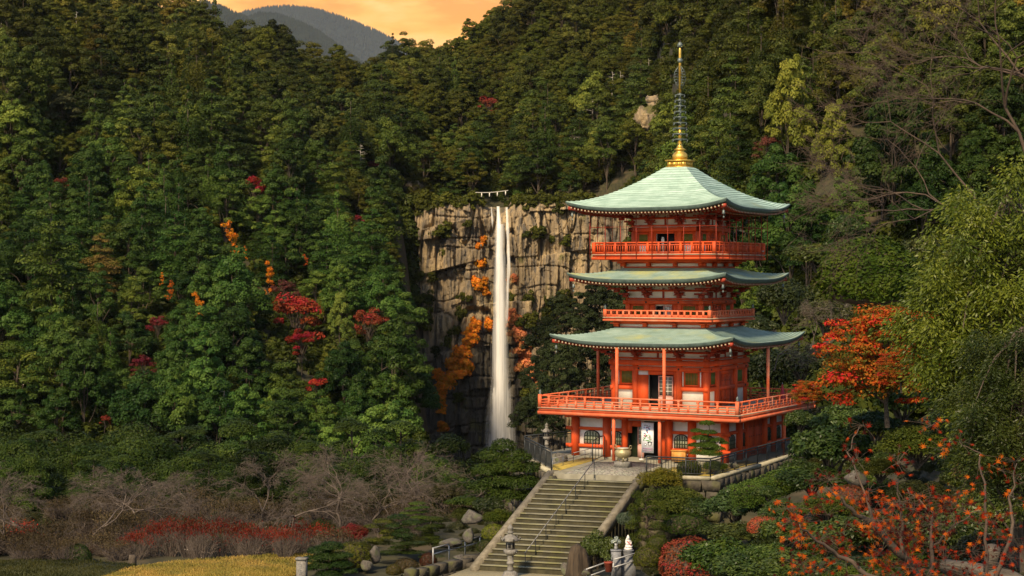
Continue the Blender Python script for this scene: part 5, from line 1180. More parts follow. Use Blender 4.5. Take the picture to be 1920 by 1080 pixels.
def boulder(seed, sub=3):
    r = np.random.default_rng(seed); n, m = 22, 14; th = np.linspace(0, 2 * math.pi, n, endpoint=False); ph = np.linspace(.08, math.pi - .08, m)
    P, T_ = np.meshgrid(ph, th, indexing='ij'); d = np.stack([np.sin(P) * np.cos(T_), np.sin(P) * np.sin(T_), np.cos(P)], -1)
    # cut by random planes so it has facets
    rad = np.full(P.shape, 1.0)
    for k in range(11):
        nn = unit(r.normal(size=3)); h = r.uniform(.55, .85); q = d @ nn; rad = np.where(q * rad > h, h / np.maximum(q, 1e-3), rad)
    rad = rad * (1 + .16 * (fbm(d[..., 0] * 3 + seed, d[..., 1] * 3, d[..., 2] * 3, 3) - .45)); V = (d * rad[..., None]).reshape(-1, 3)
    i = np.arange(m - 1)[:, None] * n; j = np.arange(n)[None]; j2 = (j + 1) % n
    g = Geo().add(V, np.stack([i + j, i + n + j, i + n + j2, i + j2], -1).reshape(-1, 4)); g.P.append((np.array([np.arange(n)]), 0, None)); return g.mesh('rock', M['rock'])
ROCK = [boulder(s) for s in (71, 72, 73, 74)]
def rock(px, py, wpx, hpx, lab, Y=None, k=0, group='garden rocks'):
    p = gp(px, py, Z0) if Y is None else at(px, py, Y); s = p.y / F; o = bpy.data.objects.new('rock', ROCK[k % 4]); COL.objects.link(o)
    o.location = (p.x, p.y, p.z + hpx * s * .3); o.scale = (wpx * s / 2, wpx * s * .45, hpx * s / 2 * 1.25); o.rotation_euler = (0, 0, k * 1.3); return tag(o, lab, 'rock', group)
# lawn, path, edging
lawn_pts = [gp(120, 1104, Z0), gp(205, 1078, Z0), gp(262, 1062, Z0), gp(330, 1053, Z0), gp(470, 1044, Z0), gp(580, 1037, Z0), gp(590, 1056, Z0), gp(552, 1072, Z0), gp(500, 1100, Z0)]
slab('lawn', ccw(lawn_pts), -16.2, Z0 + .05, M['lawn'], kind='structure')
path_pts = [gp(820, 1092, Z0), gp(905, 1058, Z0), gp(1000, 1060, Z0), gp(1085, 1063, Z0), gp(1200, 1072, Z0), gp(1240, 1100, Z0), gp(1000, 1130, Z0)]
slab('path', ccw(path_pts), -16.2, Z0 + .11, M['path'], kind='structure')
slab('lawn', ccw([gp(-60, 1110, Z0), gp(-60, 1056, Z0), gp(60, 1052, Z0), gp(160, 1054, Z0), gp(255, 1061, Z0), gp(200, 1078, Z0), gp(120, 1110, Z0)]), -16.2, Z0 + .1, M['grassgreen'] if 'grassgreen' in M else M.setdefault('grassgreen', mat('dull_green_turf', (.085, .085, .022), (.05, .055, .015), 4, .95, bump=.5, bscale=50)), kind='structure')
# low dark edging wall and two rough steps left of the stairs
stone_wall('edging_wall', [gp(770, 1086, Z0), gp(840, 1070, Z0), gp(905, 1056, Z0)], Z0 + .62, Z0 - .5, 'low dark stone edging wall left of the stair foot', M['wallstone'], 9)
g = Geo(); a = gp(890, 1063, Z0); g.box((a.x, a.y, Z0 + .14), (1.3, .7, .28), .5).box((a.x - .25, a.y + .5, Z0 + .40), (1.3, .6, .28), .5)
tag(g.obj('rough_steps', M['wallstone']), 'two rough stone steps beside the left stair curb', 'steps')
# short grass blades over both lawns, ragged at the edges
def blades(name, poly, n, col, z, seed, h=.07):
    r = np.random.default_rng(seed); P = np.array([(p.x, p.y) for p in poly]); lo, hi = P.min(0) - .2, P.max(0) + .2; Q = lo + r.random((n * 3, 2)) * (hi - lo); ins = np.zeros(len(Q), bool)
    for a, b in zip(P, np.roll(P, -1, 0)): c = ((a[1] > Q[:, 1]) != (b[1] > Q[:, 1])) & (Q[:, 0] < (b[0] - a[0]) * (Q[:, 1] - a[1]) / (b[1] - a[1] + 1e-9) + a[0]); ins ^= c
    Q = Q[ins][:n]; Q += r.normal(0, .16, Q.shape); m = len(Q); an = r.uniform(0, 6.28, m); w_ = r.uniform(.012, .03, m); hh = r.uniform(.4, 1.3, m) * h * (.5 + vnoise(Q[:, 0] * 1.3, Q[:, 1] * 1.3))
    d = np.stack([np.cos(an), np.sin(an)], -1) * w_[:, None]; t = Q + r.normal(0, .03, Q.shape); zz = np.full(m, z)
    V = np.stack([np.c_[Q - d, zz - .02], np.c_[Q + d, zz - .02], np.c_[t + d * .3, zz + hh], np.c_[t - d * .3, zz + hh]], 1).reshape(-1, 3)
    o = Geo().add(V, np.arange(4 * m).reshape(-1, 4), 0, np.clip(vnoise(Q[:, 0] * .8, Q[:, 1] * .8, seed) + r.normal(0, .2, m), 0, 1)).obj(name, M['leaf']); o.color = (*col, 1); return tag(o, kind='stuff')
blades('lawn_grass', lawn_pts, 26000, (.27, .205, .045), Z0 + .05, 3)
blades('turf_grass', [gp(-60, 1110, Z0), gp(-60, 1056, Z0), gp(60, 1052, Z0), gp(160, 1054, Z0), gp(255, 1061, Z0), gp(200, 1078, Z0), gp(120, 1110, Z0)], 16000, (.05, .052, .014), Z0 + .1, 4)
mk = gp(566, 1092, Z0); g = Geo().bb(-.23, .23, -.2, .2, -.3, 1.12).prism([(-.23, -.2), (.23, -.2), (.23, .2), (-.23, .2)], 1.12, 1.13); g.bb(-.27, .27, -.24, .24, 1.13, 1.24)
mko = g.obj('marker_post', M['stone']); mko.location = mk; mko.rotation_euler = (0, 0, -.2); tag(mko, 'square pale stone post with carved letters at the lawn corner', 'post')
g = Geo()
for k in range(9): z = .95 - k * .1; g.box((random.uniform(-.06, .06), -.203, z), (.16, .012, .02)); g.box((random.uniform(-.08, .08), -.203, z - .03), (.02, .012, .06))
g.obj('carved_letters', M['granite'], mko)
# grey pipe rails of the garden
def piperail(pts, h, lab, mids=(.5,)):
    o = pts[0]; root = empty('pipe_rail', o); tag(root, lab, 'rail'); g = Geo(); pts = [p - o for p in pts]
    for a, b in zip(pts, pts[1:]):
        for f in (1,) + mids: g.tube([a + up * h * f, b + up * h * f], .035, 7)
    g.obj('rails', M['steel'], root)
    for p in pts: Geo().tube([p - up * .3, p + up * (h + .03)], .04, 7).obj('rail_post', M['steel'], root)
piperail([at(812, 1050, 92) , at(842, 1042, 94), at(872, 1035, 96), at(900, 1027, 98)], .62, 'grey pipe rail beside the rocks left of the stairs')
piperail([at(1100, 1096, 86), at(1150, 1078, 87), at(1203, 1062, 88)], .75, 'grey pipe rail below the white statue')
# ---------------------------------------------------------------- garden plants
def dome_mesh(seed, n=5200, leaf=.05, name='clipped_bush'):
    """clipped bush: leaves packed over a slightly uneven dome, radius 1"""
    r = np.random.default_rng(seed); g = Geo(); d = unit(r.normal(size=(n, 3))); d = d[d[:, 2] > -.55]
    k = 1 + .16 * (fbm(d[:, 0] * 2.4 + seed, d[:, 1] * 2.4, d[:, 2] * 2.4, 3) - .45) * 2 + r.normal(0, .03, len(d))
    P = d * k[:, None]; tn = np.clip(.5 + (vnoise(d[:, 0] * 5 + seed, d[:, 1] * 5, d[:, 2] * 5) - .5) * .9 + r.normal(0, .16, len(d)), 0, 1)
    add_leaves(g, P, unit(d + [0, 0, .3] + r.normal(0, .5, d.shape)), leaf, r, tn, aspect=.5)
    g.lathe([(.05, -.75), (.80, -.55), (.90, 0), (.66, .60), (.05, .86)], 14, (0, 0, 0), 1); return g.mesh(name, [M['leaf'], M['bark']], False)
def shrub_mesh(seed, nc=46, nl=210, leaf=.062, gloss=True, name='shrub', flat=.85):
    """loose leafy shrub, radius 1: many sprays with gaps, stems inside"""
    r = np.random.default_rng(seed); g = Geo()
    for k in range(nc):
        d = unit(r.normal(size=3)); d[2] = abs(d[2]) * 1.05 - .25; q = r.uniform(.45, .9); c = d * q * [1, 1, .9]
        P, Nn = clump(r, c, r.uniform(.16, .34), nl, flat, -.6, .55, .4); add_leaves(g, P, Nn, leaf, r, np.clip(r.uniform(.2, .8) + r.normal(0, .16, len(P)), 0, 1), aspect=.42, fold=.12)
        if k % 4 == 0: limb(g, (0, 0, -.9), c, .035, r)
    return g.mesh(name, [M['gloss'] if gloss else M['leaf'], M['bark']])
def pads_mesh(seed, pads, leaf=.045, n=260, name='garden_pine', gloss=False):
    """trained pine: flat needle pads on bent limbs; pads = (x, y, z, radius, flat)"""
    r = np.random.default_rng(seed); g = Geo(); zt = max(p[2] for p in pads); z = np.linspace(-.3, zt, 7); tp = np.stack([np.cumsum(r.normal(0, .05, 7)), np.cumsum(r.normal(0, .04, 7)), z], -1); g.tube(tp, .07 * (1 - .7 * np.linspace(0, 1, 7)), 7, 1)
    for x, y, zz, rad, fl in pads:
        m = int(n * (rad / .3) ** 1.6); P, Nn = clump(r, (x, y, zz), rad, m, fl, -.25, .55, .7)
        add_leaves(g, P, Nn, leaf, r, np.clip(r.uniform(.3, .7) + r.normal(0, .18, len(P)), 0, 1), aspect=.22)
        b = [np.interp(zz - .12, z, tp[:, i]) for i in range(3)]; limb(g, b, (x, y, zz - rad * fl * .3), .03, r)
    return g.mesh(name, [M['gloss'] if gloss else M['leaf'], M['bark']])
DOME = [dome_mesh(s) for s in (81, 82)]; SHRUB = [shrub_mesh(s) for s in (83, 84, 85)]; FINE = [shrub_mesh(s, 60, 240, .038, False, 'shrub') for s in (86, 87)]
r = np.random.default_rng(9)
def rand_pads(n, h, rw, fl=.34):
    return [(r.normal(0, rw * .5), r.normal(0, rw * .4), h * (.25 + .75 * (k + .5) / n), rw * r.uniform(.35, .6) * (1.1 - .5 * k / n), fl) for k in range(n)]
def put(name, me, px, py, Y, wpx, hpx, col, label, group=None, cat='bush', rz=None, dy=.8):
    """px, py = centre of the plant in the picture, wpx x hpx its size there (mesh radius 1)"""
    p = at(px, py, Y); s = Y / F; o = bpy.data.objects.new(name, me); COL.objects.link(o); o.location = p
    o.scale = (wpx * s / 2, wpx * s / 2 * dy, hpx * s / 2); o.rotation_euler = (0, 0, r.uniform(-.5, .5) if rz is None else rz); o.color = (*col, 1); return tag(o, label, cat, group)
GD, GM, GY_, RED, ORG = (.022, .040, .007), (.050, .085, .010), (.10, .11, .018), (.21, .035, .018), (.27, .075, .025)
# -- left of the stairs
put('clipped_bush', DOME[0], 655, 1046, 92, 78, 58, (0.075, 0.08, 0.0096), 'yellow green round clipped bush behind the dark pine mound')
pm = pads_mesh(91, [(-.35, 0, .55, .42, .55), (.1, -.1, .75, .42, .6), (-.6, -.1, .15, .40, .5), (.0, -.2, .3, .45, .5), (.5, -.15, .38, .36, .5), (-.2, -.3, -.1, .42, .5), (.45, -.3, .0, .40, .5), (.75, -.2, -.3, .3, .5), (-.75, -.2, -.25, .3, .5), (.1, -.35, -.45, .45, .5)], .055, 900)
put('garden_pine', pm, 618, 1056, 90, 104, 82, (0.026, 0.05, 0.0108), 'dark clipped pine mound beside the stone marker post', cat='pine')
for px, py, Y, wp, hp, col, lab in ((712, 1004, 97, 86, 64, (0.075, 0.085, 0.0108), 'yellow green flat topped garden pine, leftmost by the rocks'), (762, 1008, 96, 84, 84, (0.03, 0.055, 0.0132), 'blue green layered garden pine above the brown round bush'), (806, 1000, 98, 74, 60, (0.05, 0.07, 0.0108), 'mid green spreading garden pine right of the blue green one'), (786, 968, 101, 76, 48, (0.045, 0.075, 0.0108), 'small leafy green tree behind the layered garden pines'), (770, 1030, 95, 110, 30, (0.04, 0.06, 0.0096), 'low spreading pine over the garden rocks')):
    me = pads_mesh(int(px), [(r.normal(0, .42), r.normal(0, .3), -.6 + 1.5 * k / 8, r.uniform(.30, .48), .34) for k in range(9)], .05, 520); put('garden_pine', me, px, py, Y, wp, hp, col, lab, 'layered garden pines', 'pine')
put('clipped_bush', DOME[1], 803, 1052, 94, 34, 30, (0.075, 0.028, 0.012), 'brown red round bush by the low edging wall'); put('clipped_bush', DOME[0], 762, 1062, 92, 46, 30, (0.06, 0.045, 0.014), 'olive brown low bush left of the brown red one'); put('clipped_bush', DOME[1], 738, 1070, 90, 30, 24, (0.07, 0.06, 0.0096), 'small olive round bush among the garden rocks')
for k, (px, py, wp, hp, lab) in enumerate(((703, 1048, 26, 30, 'tall grey rock right of the yellow green round bush'), (688, 1066, 28, 20, 'flat purple grey rock below the round bush'), (762, 1082, 30, 12, 'low rock at the bottom edge'), (846, 1024, 48, 16, 'long flat rock beside the pipe rail'), (880, 1012, 28, 26, 'upright grey rock by the dark hollow'), (886, 977, 46, 26, 'brown rock behind the upright one'), (860, 1050, 30, 14, 'small rock under the pipe rail'))):
    rock(px, py, wp, hp, lab, 96 - (py - 1000) * .07, k)
put('shrub', FINE[0], 935, 972, 97.5, 62, 44, (0.06, 0.08, 0.0096), 'green bush leaning on the left stair curb, upper of three'); put('clipped_bush', DOME[1], 926, 1000, 95.5, 48, 34, (0.095, 0.11, 0.0108), 'bright yellow green round bush by the left stair curb, middle of three'); put('clipped_bush', DOME[0], 911, 1026, 93.5, 36, 28, (0.035, 0.048, 0.0072), 'dark round bush by the left stair curb, lowest of three')
gt_ = pads_mesh(95, [(.0, 0, .85, .28, .7), (-.25, .1, .62, .34, .6), (.3, 0, .58, .36, .6), (.62, 0, .30, .36, .55), (.15, -.2, .35, .42, .55), (-.35, -.1, .25, .40, .5), (-.05, -.2, .0, .42, .5), (.45, -.2, -.05, .46, .5), (-.45, -.1, -.15, .40, .4), (.1, -.3, -.35, .44, .5), (.62, -.1, -.38, .36, .5), (-.9, 0, -.48, .36, .25), (-.5, -.1, -.55, .44, .28), (-1.15, .1, -.55, .3, .22)], .05, 950)
put('garden_pine', gt_, 944, 902, 101, 150, 150, (0.036, 0.058, 0.0084), 'large dark clipped pine at the left of the stair top, low pad stretching left', cat='pine')
put('shrub', SHRUB[0], 915, 948, 99, 60, 46, (0.035, 0.05, 0.0096), 'dark leafy shrub under the large clipped pine'); put('shrub', FINE[1], 870, 965, 101, 60, 44, (0.05, 0.06, 0.012), 'greyish shrub behind the brown rock')
# red-topped hedge shrubs: bare twiggy below, red above
def hedge_shrub(seed):
    r = np.random.default_rng(seed); g = Geo()
    for k in range(80):
        a = r.uniform(0, 6.28); q = r.uniform(.1, 1) ** .6; t = np.array([math.cos(a) * q, math.sin(a) * q * .7, r.uniform(.5, 1) - q * .25]); b = t * [.35, .35, 0]; b[2] = 0
        limb(g, b, t, .014, r, 1, .06)
        for s in range(3): limb(g, b + (t - b) * r.uniform(.4, .8), t + r.normal(0, .16, 3), .008, r, 1, .03)
    P = r.normal(0, 1, (700, 3)) * [.5, .34, .12] + [0, 0, .92]; P[:, 2] -= (np.abs(P[:, 0]) ** 2) * .22
    add_leaves(g, P, unit(r.normal(size=P.shape) + [0, 0, .6]), .045, r, r.uniform(.2, .85, len(P)), aspect=.35)
    return g.mesh('red_shrub', [M['leaf'], M['twig']])
HEDGE = [hedge_shrub(s) for s in (101, 102, 103)]
for k in range(12):
    px = 258 + k * 31 + r.uniform(-6, 6); py = 1056 - k * .8; Y = 95.6 + r.uniform(-.6, 1.6); p = at(px, py, Y); p.z = max(p.z, gz(px, Y) - .1); s = Y / F
    top = np.interp(px, [240, 330, 420, 470, 520, 560, 610], [1010, 985, 984, 992, 1000, 984, 990]); o = bpy.data.objects.new('red_shrub', HEDGE[k % 3]); COL.objects.link(o); o.location = p; o.scale = (r.uniform(30, 38) * s, 28 * s, (py - top) * s); o.rotation_euler = (0, 0, r.uniform(-.4, .4)); o.color = (*(np.array([.15, .024, .010]) * r.uniform(.45, 1.2)), 1)
    tag(o, 'red topped twiggy shrub in the row behind the yellow lawn', 'shrub', 'red topped shrubs behind the lawn')
put('shrub', FINE[0], 662, 1002, 99, 64, 50, (0.16, 0.028, 0.018), 'dull red shrub left of the flat topped pines'); put('shrub', FINE[1], 88, 1050, 97, 60, 34, (0.13, 0.02, 0.02), 'low crimson shrub left of the dark round bush'); put('shrub', FINE[1], 178, 1032, 99, 44, 26, (0.16, 0.03, 0.015), 'small red shrub right of the dark round bush')
put('clipped_bush', DOME[0], 146, 1046, 95, 54, 52, (0.026, 0.045, 0.0072), 'dark green round bush on the turf at lower left'); put('clipped_bush', DOME[1], 130, 1084, 91, 150, 26, (0.05, 0.06, 0.0096), 'flat green bush along the bottom edge, left'); put('clipped_bush', DOME[0], 262, 1083, 90.5, 60, 16, (0.05, 0.06, 0.0096), 'little flat bush in front of the tree stump')
sp_ = at(248, 1076, 93); g = Geo(); g.lathe([(.34, -.3), (.30, .1), (.22, .45), (.20, .8), (.16, 1.0), (.02, 1.02)], 14); V = g.V[0]; V[:, 0] += (fbm(V[:, 2] * 3, np.arctan2(V[:, 1], V[:, 0]) * 2) - .45) * .12; so = g.obj('tree_stump', M['bark'], smooth=True); so.location = sp_; tag(so, 'dark tree stump at the left end of the lawn', 'stump')
# bare cherry trees behind the lawn
def bare_tree(seed, H, spread, depth=5, twig=.012, droop=.0, nm='bare_tree', base=.12, mt='twig', leaves=0, first=.28, d0=None):
    r = np.random.default_rng(seed); g = Geo(); tips = []
    def grow(p, d, ln, rad, k):
        n = 4 if k < 3 else 3; pts = [p]; dd = d
        for i in range(3):
            dd = unit(dd + r.normal(0, .16, 3) + np.array([0, 0, -droop * k * .06])); pts.append(pts[-1] + dd * ln / 3)
        g.tube(np.array(pts), [rad, rad * .85, rad * .72, rad * .58], 6 if k < 2 else 4 if k < 4 else 3, 0, False)
        if k >= depth: tips.append(pts[-1]); return
        m = r.integers(2, 4) if k < 4 else r.integers(2, 4)
        for i in range(m):
            ax = unit(np.cross(dd, r.normal(size=3))); ang = r.uniform(.25, .75); nd = dd * math.cos(ang) + ax * math.sin(ang); nd = unit(nd * [spread, spread, 1] + [0, 0, .10])
            grow(pts[-1] if i < 2 else pts[2], nd, ln * r.uniform(.62, .88), max(rad * .6, twig), k + 1)
        if k >= 2:
            for i in range(2):
                nd = unit(dd + r.normal(0, .7, 3)); q = pts[1] + (pts[2] - pts[1]) * r.random(); g.tube(np.array([q, q + nd * ln * .35, q + nd * ln * .6 + [0, 0, .03 * ln]]), [twig, twig * .8, twig * .6], 3, 0, False); tips.append(q + nd * ln * .6)
    grow(np.array([0, 0, -.3]), unit(np.array([r.normal(0, .25), r.normal(0, .15), 1]) if d0 is None else np.array(d0, float)), H * first, base, 0)
    if leaves:
        T_ = np.array(tips); P = np.repeat(T_, leaves, 0) + r.normal(0, .10, (len(T_) * leaves, 3)); add_leaves(g, P, unit(r.normal(size=P.shape)), .055, r, r.uniform(.2, .9, len(P)), 1)
    return g.mesh(nm, [M[mt], M['leaf']])
CH = [bare_tree(s, 6.0, 1.35, 8 if s % 2 else 7, .0065, .25, 'bare_tree', .09) for s in (111, 112, 113, 114)]
for k, (px, Y, s, lab) in enumerate(((545, 104, 1.0, 'spreading bare cherry tree behind the right end of the red shrubs'), (640, 106, 1.08, 'bare cherry tree with silvery forked limbs, middle of the row'), (722, 105, 1.0, 'bare cherry tree behind the garden pines'), (800, 108, 1.0, 'bare pinkish cherry tree left of the large clipped pine'), (865, 110, .9, 'bare cherry tree half hidden by the large clipped pine'), (480, 107, .95, 'bare cherry tree behind the middle of the red shrubs'), (175, 101, 1.05, 'bare tree with a dark bent trunk above the round bush'), (60, 99, 1.0, 'grey twiggy bare tree at the lower left edge'), (250, 105, .95, 'bare tree over the left end of the red shrubs'), (-10, 97, .9, 'bare twiggy tree cut by the left picture edge'), (330, 112, .7, 'small pale arching bare tree behind the red shrubs'), (590, 113, 1.0, 'farther bare tree between two silvery ones'), (690, 114, 1.0, 'farther bare tree behind the middle row'), (770, 115, .95, 'farther bare tree left of the pine, greyish'))):
    p = on(px, Y); o = bpy.data.objects.new('bare_tree', CH[k % 4]); COL.objects.link(o); o.location = (p.x, p.y, max(p.z, -16.2)); o.scale = (s * 1.15, s * 1.15, s); o.rotation_euler = (0, 0, k * 1.9); tag(o, lab, 'tree', 'bare cherry trees behind the lawn')
me = bare_tree(121, 4.2, 1.5, 5, .012, .2, 'bare_tree', .09, 'twig', 5)
for px, py, Y, s, lab in ((15, 1030, 98, .9, 'red leaved thin tree at the left edge'), (62, 1022, 100, .8, 'slanting branch tree with scattered red leaves, lower left')):
    o = bpy.data.objects.new('red_leaf_tree', me); COL.objects.link(o); o.location = at(px, py, Y); o.scale = (s, s, s); o.color = (.38, .05, .02, 1); o.rotation_euler = (0, 0, px); tag(o, lab, 'tree', 'red leaved trees lower left')
for k, (px, py, Y, wp, hp) in enumerate(((215, 945, 116, 110, 80), (120, 965, 118, 90, 70), (340, 955, 120, 90, 60), (450, 950, 122, 100, 60), (700, 940, 124, 130, 60), (600, 960, 120, 100, 60), (830, 930, 124, 100, 60), (20, 980, 116, 100, 80), (520, 1000, 116, 90, 50), (760, 985, 114, 90, 40), (400, 1010, 112, 90, 40), (280, 1000, 112, 80, 46))):
    put('shrub', FINE[k % 2], px, py, Y, wp, hp, tuple(np.array([.060, .058, .022]) * r.uniform(.45, 1.15)), 'olive undergrowth shrub behind the bare cherry trees', 'undergrowth behind the cherry trees')
# -- beside the pagoda
pp = pads_mesh(131, [(0, 0, .95, .34, .42), (-.5, .0, .60, .30, .36), (.15, -.1, .55, .34, .38), (-.25, -.1, .28, .42, .38), (.5, 0, .22, .36, .36), (-.55, 0, -.05, .36, .36), (.1, -.2, -.02, .48, .36), (.55, -.1, -.15, .34, .36), (-.2, -.2, -.35, .55, .42), (.3, -.2, -.38, .5, .42), (.85, .1, .1, .22, .36)], .05, 950)
put('garden_pine', pp, 1325, 834, 97.6, 76, 84, (0.05, 0.085, 0.0108), 'trained green pine in front of the right corner of the pagoda', cat='pine')
put('clipped_bush', DOME[0], 1292, 879, 97.0, 48, 34, (0.036, 0.055, 0.0072), 'dark round bush behind the iron fence left of the trained pine'); put('shrub', FINE[0], 1340, 876, 97.2, 56, 32, (0.05, 0.07, 0.009), 'low green bush at the foot of the trained pine'); rock(1376, 877, 22, 15, 'dark upright rock behind the fence right of the trained pine', 98.5, 2); rock(1052, 866, 30, 22, 'dark slanted rock behind the low rail left of the pagoda', 104, 1)
# -- right of the stairs
put('shrub', FINE[0], 1240, 902, 94.5, 100, 62, (0.17, 0.155, 0.018), 'yellow green bush at the top right end of the stairs'); put('shrub', FINE[1], 1262, 945, 93, 130, 90, (0.055, 0.07, 0.012), 'wide olive bush under the retaining wall'); put('shrub', SHRUB[1], 1302, 960, 92.5, 90, 76, (0.035, 0.055, 0.0084), 'dark green bush right of the ball pruned tree'); put('clipped_bush', DOME[0], 1285, 985, 91, 86, 44, (0.026, 0.045, 0.0066), 'dark rounded bush low behind the red dome')
bp = []
for k in range(24):
    z = -.85 + 1.75 * (k / 23); a = k * 2.4; q = .62 * math.sqrt(max(.05, 1 - (z * .85) ** 2)); bp.append((math.cos(a) * q, math.sin(a) * q * .8 - .1, z, .24 + .05 * math.sin(k * 5), .72))
put('ball_pruned_tree', pads_mesh(141, bp, .038, 620), 1212, 978, 90.0, 94, 118, (0.046, 0.062, 0.0078), 'ball pruned tree of many round green cushions behind the white statue', cat='tree')
put('shrub', SHRUB[2], 1120, 1030, 88.5, 70, 84, (0.055, 0.075, 0.012), 'loose green shrub in front of the right stair curb'); put('shrub', SHRUB[0], 1172, 975, 92, 34, 44, (0.06, 0.085, 0.045), 'greyish small shrub against the dark side of the stairs'); put('clipped_bush', DOME[0], 1163, 1022, 89, 34, 30, (0.04, 0.05, 0.0078), 'small clipped bush left of the white statue'); put('clipped_bush', DOME[1], 1214, 1047, 87.5, 56, 46, (0.06, 0.068, 0.0084), 'round olive clipped bush right of the white statue'); put('clipped_bush', DOME[0], 1232, 1018, 89.5, 40, 26, (0.045, 0.058, 0.0078), 'small round bush between the ball pruned tree and the olive one')
put('clipped_bush', DOME[0], 1292, 1056, 83, 112, 96, (0.27, 0.06, 0.028), 'big red clipped dome at the bottom of the picture right of the stairs', rz=0)
put('clipped_bush', DOME[1], 1432, 988, 80, 64, 40, (0.3, 0.075, 0.028), 'small orange red clipped dome among green shrubs'); put('clipped_bush', DOME[0], 1590, 938, 76, 80, 56, (0.14, 0.045, 0.02), 'brown red clipped dome behind the maple twigs')
for k, (px, py, Y, wp, hp, col, lab, kind) in enumerate((
 (1345, 1048, 76, 150, 110, GM, 'broad glossy green shrub covering the right side of the red dome', 's'), (1400, 1070, 72, 150, 90, (0.04, 0.065, 0.0108), 'dark glossy shrub at the bottom edge right of the red dome', 's'), (1380, 948, 88, 120, 88, (0.045, 0.075, 0.0168), 'camellia with pale shining leaves under the retaining wall', 's'), (1372, 1000, 82, 120, 60, (0.06, 0.075, 0.0132), 'brownish green shrub between the camellia and the red dome', 's'),
 (1480, 1000, 68, 120, 84, (0.075, 0.11, 0.015), 'light green shrub with big pale leaves right of the orange dome', 's'), (1490, 1070, 60, 170, 90, (0.06, 0.085, 0.0108), 'leafy shrub in the bottom right garden below the pale one', 's'), (1440, 1040, 66, 90, 60, (0.055, 0.085, 0.012), 'mid green shrub below the orange dome', 's'),
 (1560, 845, 86, 170, 130, (0.03, 0.052, 0.0078), 'large dark camellia to the right of the iron fence', 's'), (1580, 790, 90, 110, 90, (0.06, 0.095, 0.0168), 'upper camellia with pale glossy leaves under the red maple', 's'), (1690, 745, 86, 150, 120, (0.065, 0.105, 0.0168), 'bright leaved camellia below the red maple crown', 's'), (1640, 800, 84, 110, 80, (0.035, 0.06, 0.009), 'dark camellia between the two pale ones', 's'), (1500, 880, 90, 80, 50, (0.04, 0.065, 0.0096), 'dark shrub at the end of the retaining wall', 's'), (1520, 900, 84, 130, 70, (0.032, 0.055, 0.0084), 'dark green shrub behind the clipped hedge', 's'),
 (1720, 835, 74, 170, 100, (0.06, 0.078, 0.0096), 'rounded olive shrub under the big leafy tree', 'f'), (1790, 800, 70, 110, 110, (0.035, 0.055, 0.009), 'dark shrub beside the olive rounded one', 's'), (1650, 880, 76, 90, 60, (0.05, 0.06, 0.0096), 'small olive shrub above the brown red dome', 'f'), (1870, 970, 50, 170, 150, (0.065, 0.085, 0.0108), 'light green shrub at the right edge below the big tree', 's'), (1910, 900, 56, 120, 110, (0.04, 0.06, 0.0096), 'dark shrub at the right edge', 's'), (1780, 1000, 48, 150, 120, (0.04, 0.055, 0.009), 'shaded green shrub behind the red maple leaves', 's'), (1660, 1000, 54, 170, 120, (0.045, 0.06, 0.0096), 'shaded shrub in the middle of the maple twigs', 's'), (1580, 1010, 56, 130, 100, (0.05, 0.075, 0.0108), 'green shrub left behind the maple twigs', 's'), (1720, 930, 66, 140, 80, (0.04, 0.045, 0.0108), 'dull shrub above the maple twigs', 'f'), (1840, 890, 62, 110, 80, (0.06, 0.035, 0.018), 'brownish shrub under the big leafy tree', 'f'), (1610, 1080, 46, 220, 90, (0.03, 0.042, 0.0078), 'low dark shrub at the bottom edge, right', 's'), (1800, 1080, 42, 220, 90, (0.03, 0.04, 0.0078), 'low dark shrub in the lower right corner', 's'), (1440, 925, 82, 60, 40, (0.05, 0.08, 0.012), 'small pale shrub below the hedge', 's'), (1470, 960, 78, 90, 60, (0.045, 0.07, 0.0102), 'green shrub between the pale one and the hedge end', 's'), (1545, 950, 72, 110, 70, (0.045, 0.062, 0.0096), 'green shrub between the hedge and the brown red dome', 'f'), (1500, 790, 100, 60, 60, (0.045, 0.07, 0.0108), 'shrub at the far end of the iron fence', 's'))):
    put('shrub', SHRUB[k % 3] if kind == 's' else FINE[k % 2], px, py, Y, wp, hp, col, lab, 'shrubs of the slope garden')
# clipped hedge: a box of leaves
g = Geo(); n = 9000; P = r.uniform(-1, 1, (n, 3)) * [2.1, .8, .55]; f = r.integers(0, 5, n); P[f < 2, 2] = .55; P[f == 2, 1] = -.8; P[f == 3, 0] = np.sign(r.normal(size=(f == 3).sum())) * 2.1; P[f == 4, 1] = -.8; Nn = np.where((f < 2)[:, None], [0, 0, 1], np.where((f == 3)[:, None], np.sign(P[:, :1]) * [1, 0, 0], [0, -1, 0])); P += r.normal(0, .05, P.shape) + (vnoise(P[:, 0] * 2, P[:, 1] * 2, P[:, 2] * 2) - .5)[:, None] * .2
add_leaves(g, P, unit(Nn + r.normal(0, .55, P.shape)), .055, r, np.clip(r.uniform(.1, .9, n), 0, 1)); g.bb(-1.95, 1.95, -.66, .7, -.6, .42, 1)
ho = g.obj('clipped_hedge', [M['leaf'], M['bark']]); ho.scale = (.85, .85, .8); ho.location = at(1440, 914, 86); ho.rotation_euler = (0, R(-13), R(30)); ho.color = (.070, .115, .018, 1); tag(ho, 'bright green box clipped hedge below the retaining wall', 'hedge')
for k, (px, py, Y, wp, hp, lab) in enumerate(((1605, 906, 78, 50, 30, 'grey rock behind the brown red dome'), (1065, 1075, 88, 34, 26, 'rock at the foot of the stairs, right'), (1098, 1078, 86, 22, 14, 'small pale stone below the rotten stump'))): rock(px, py, wp, hp, lab, Y, k)
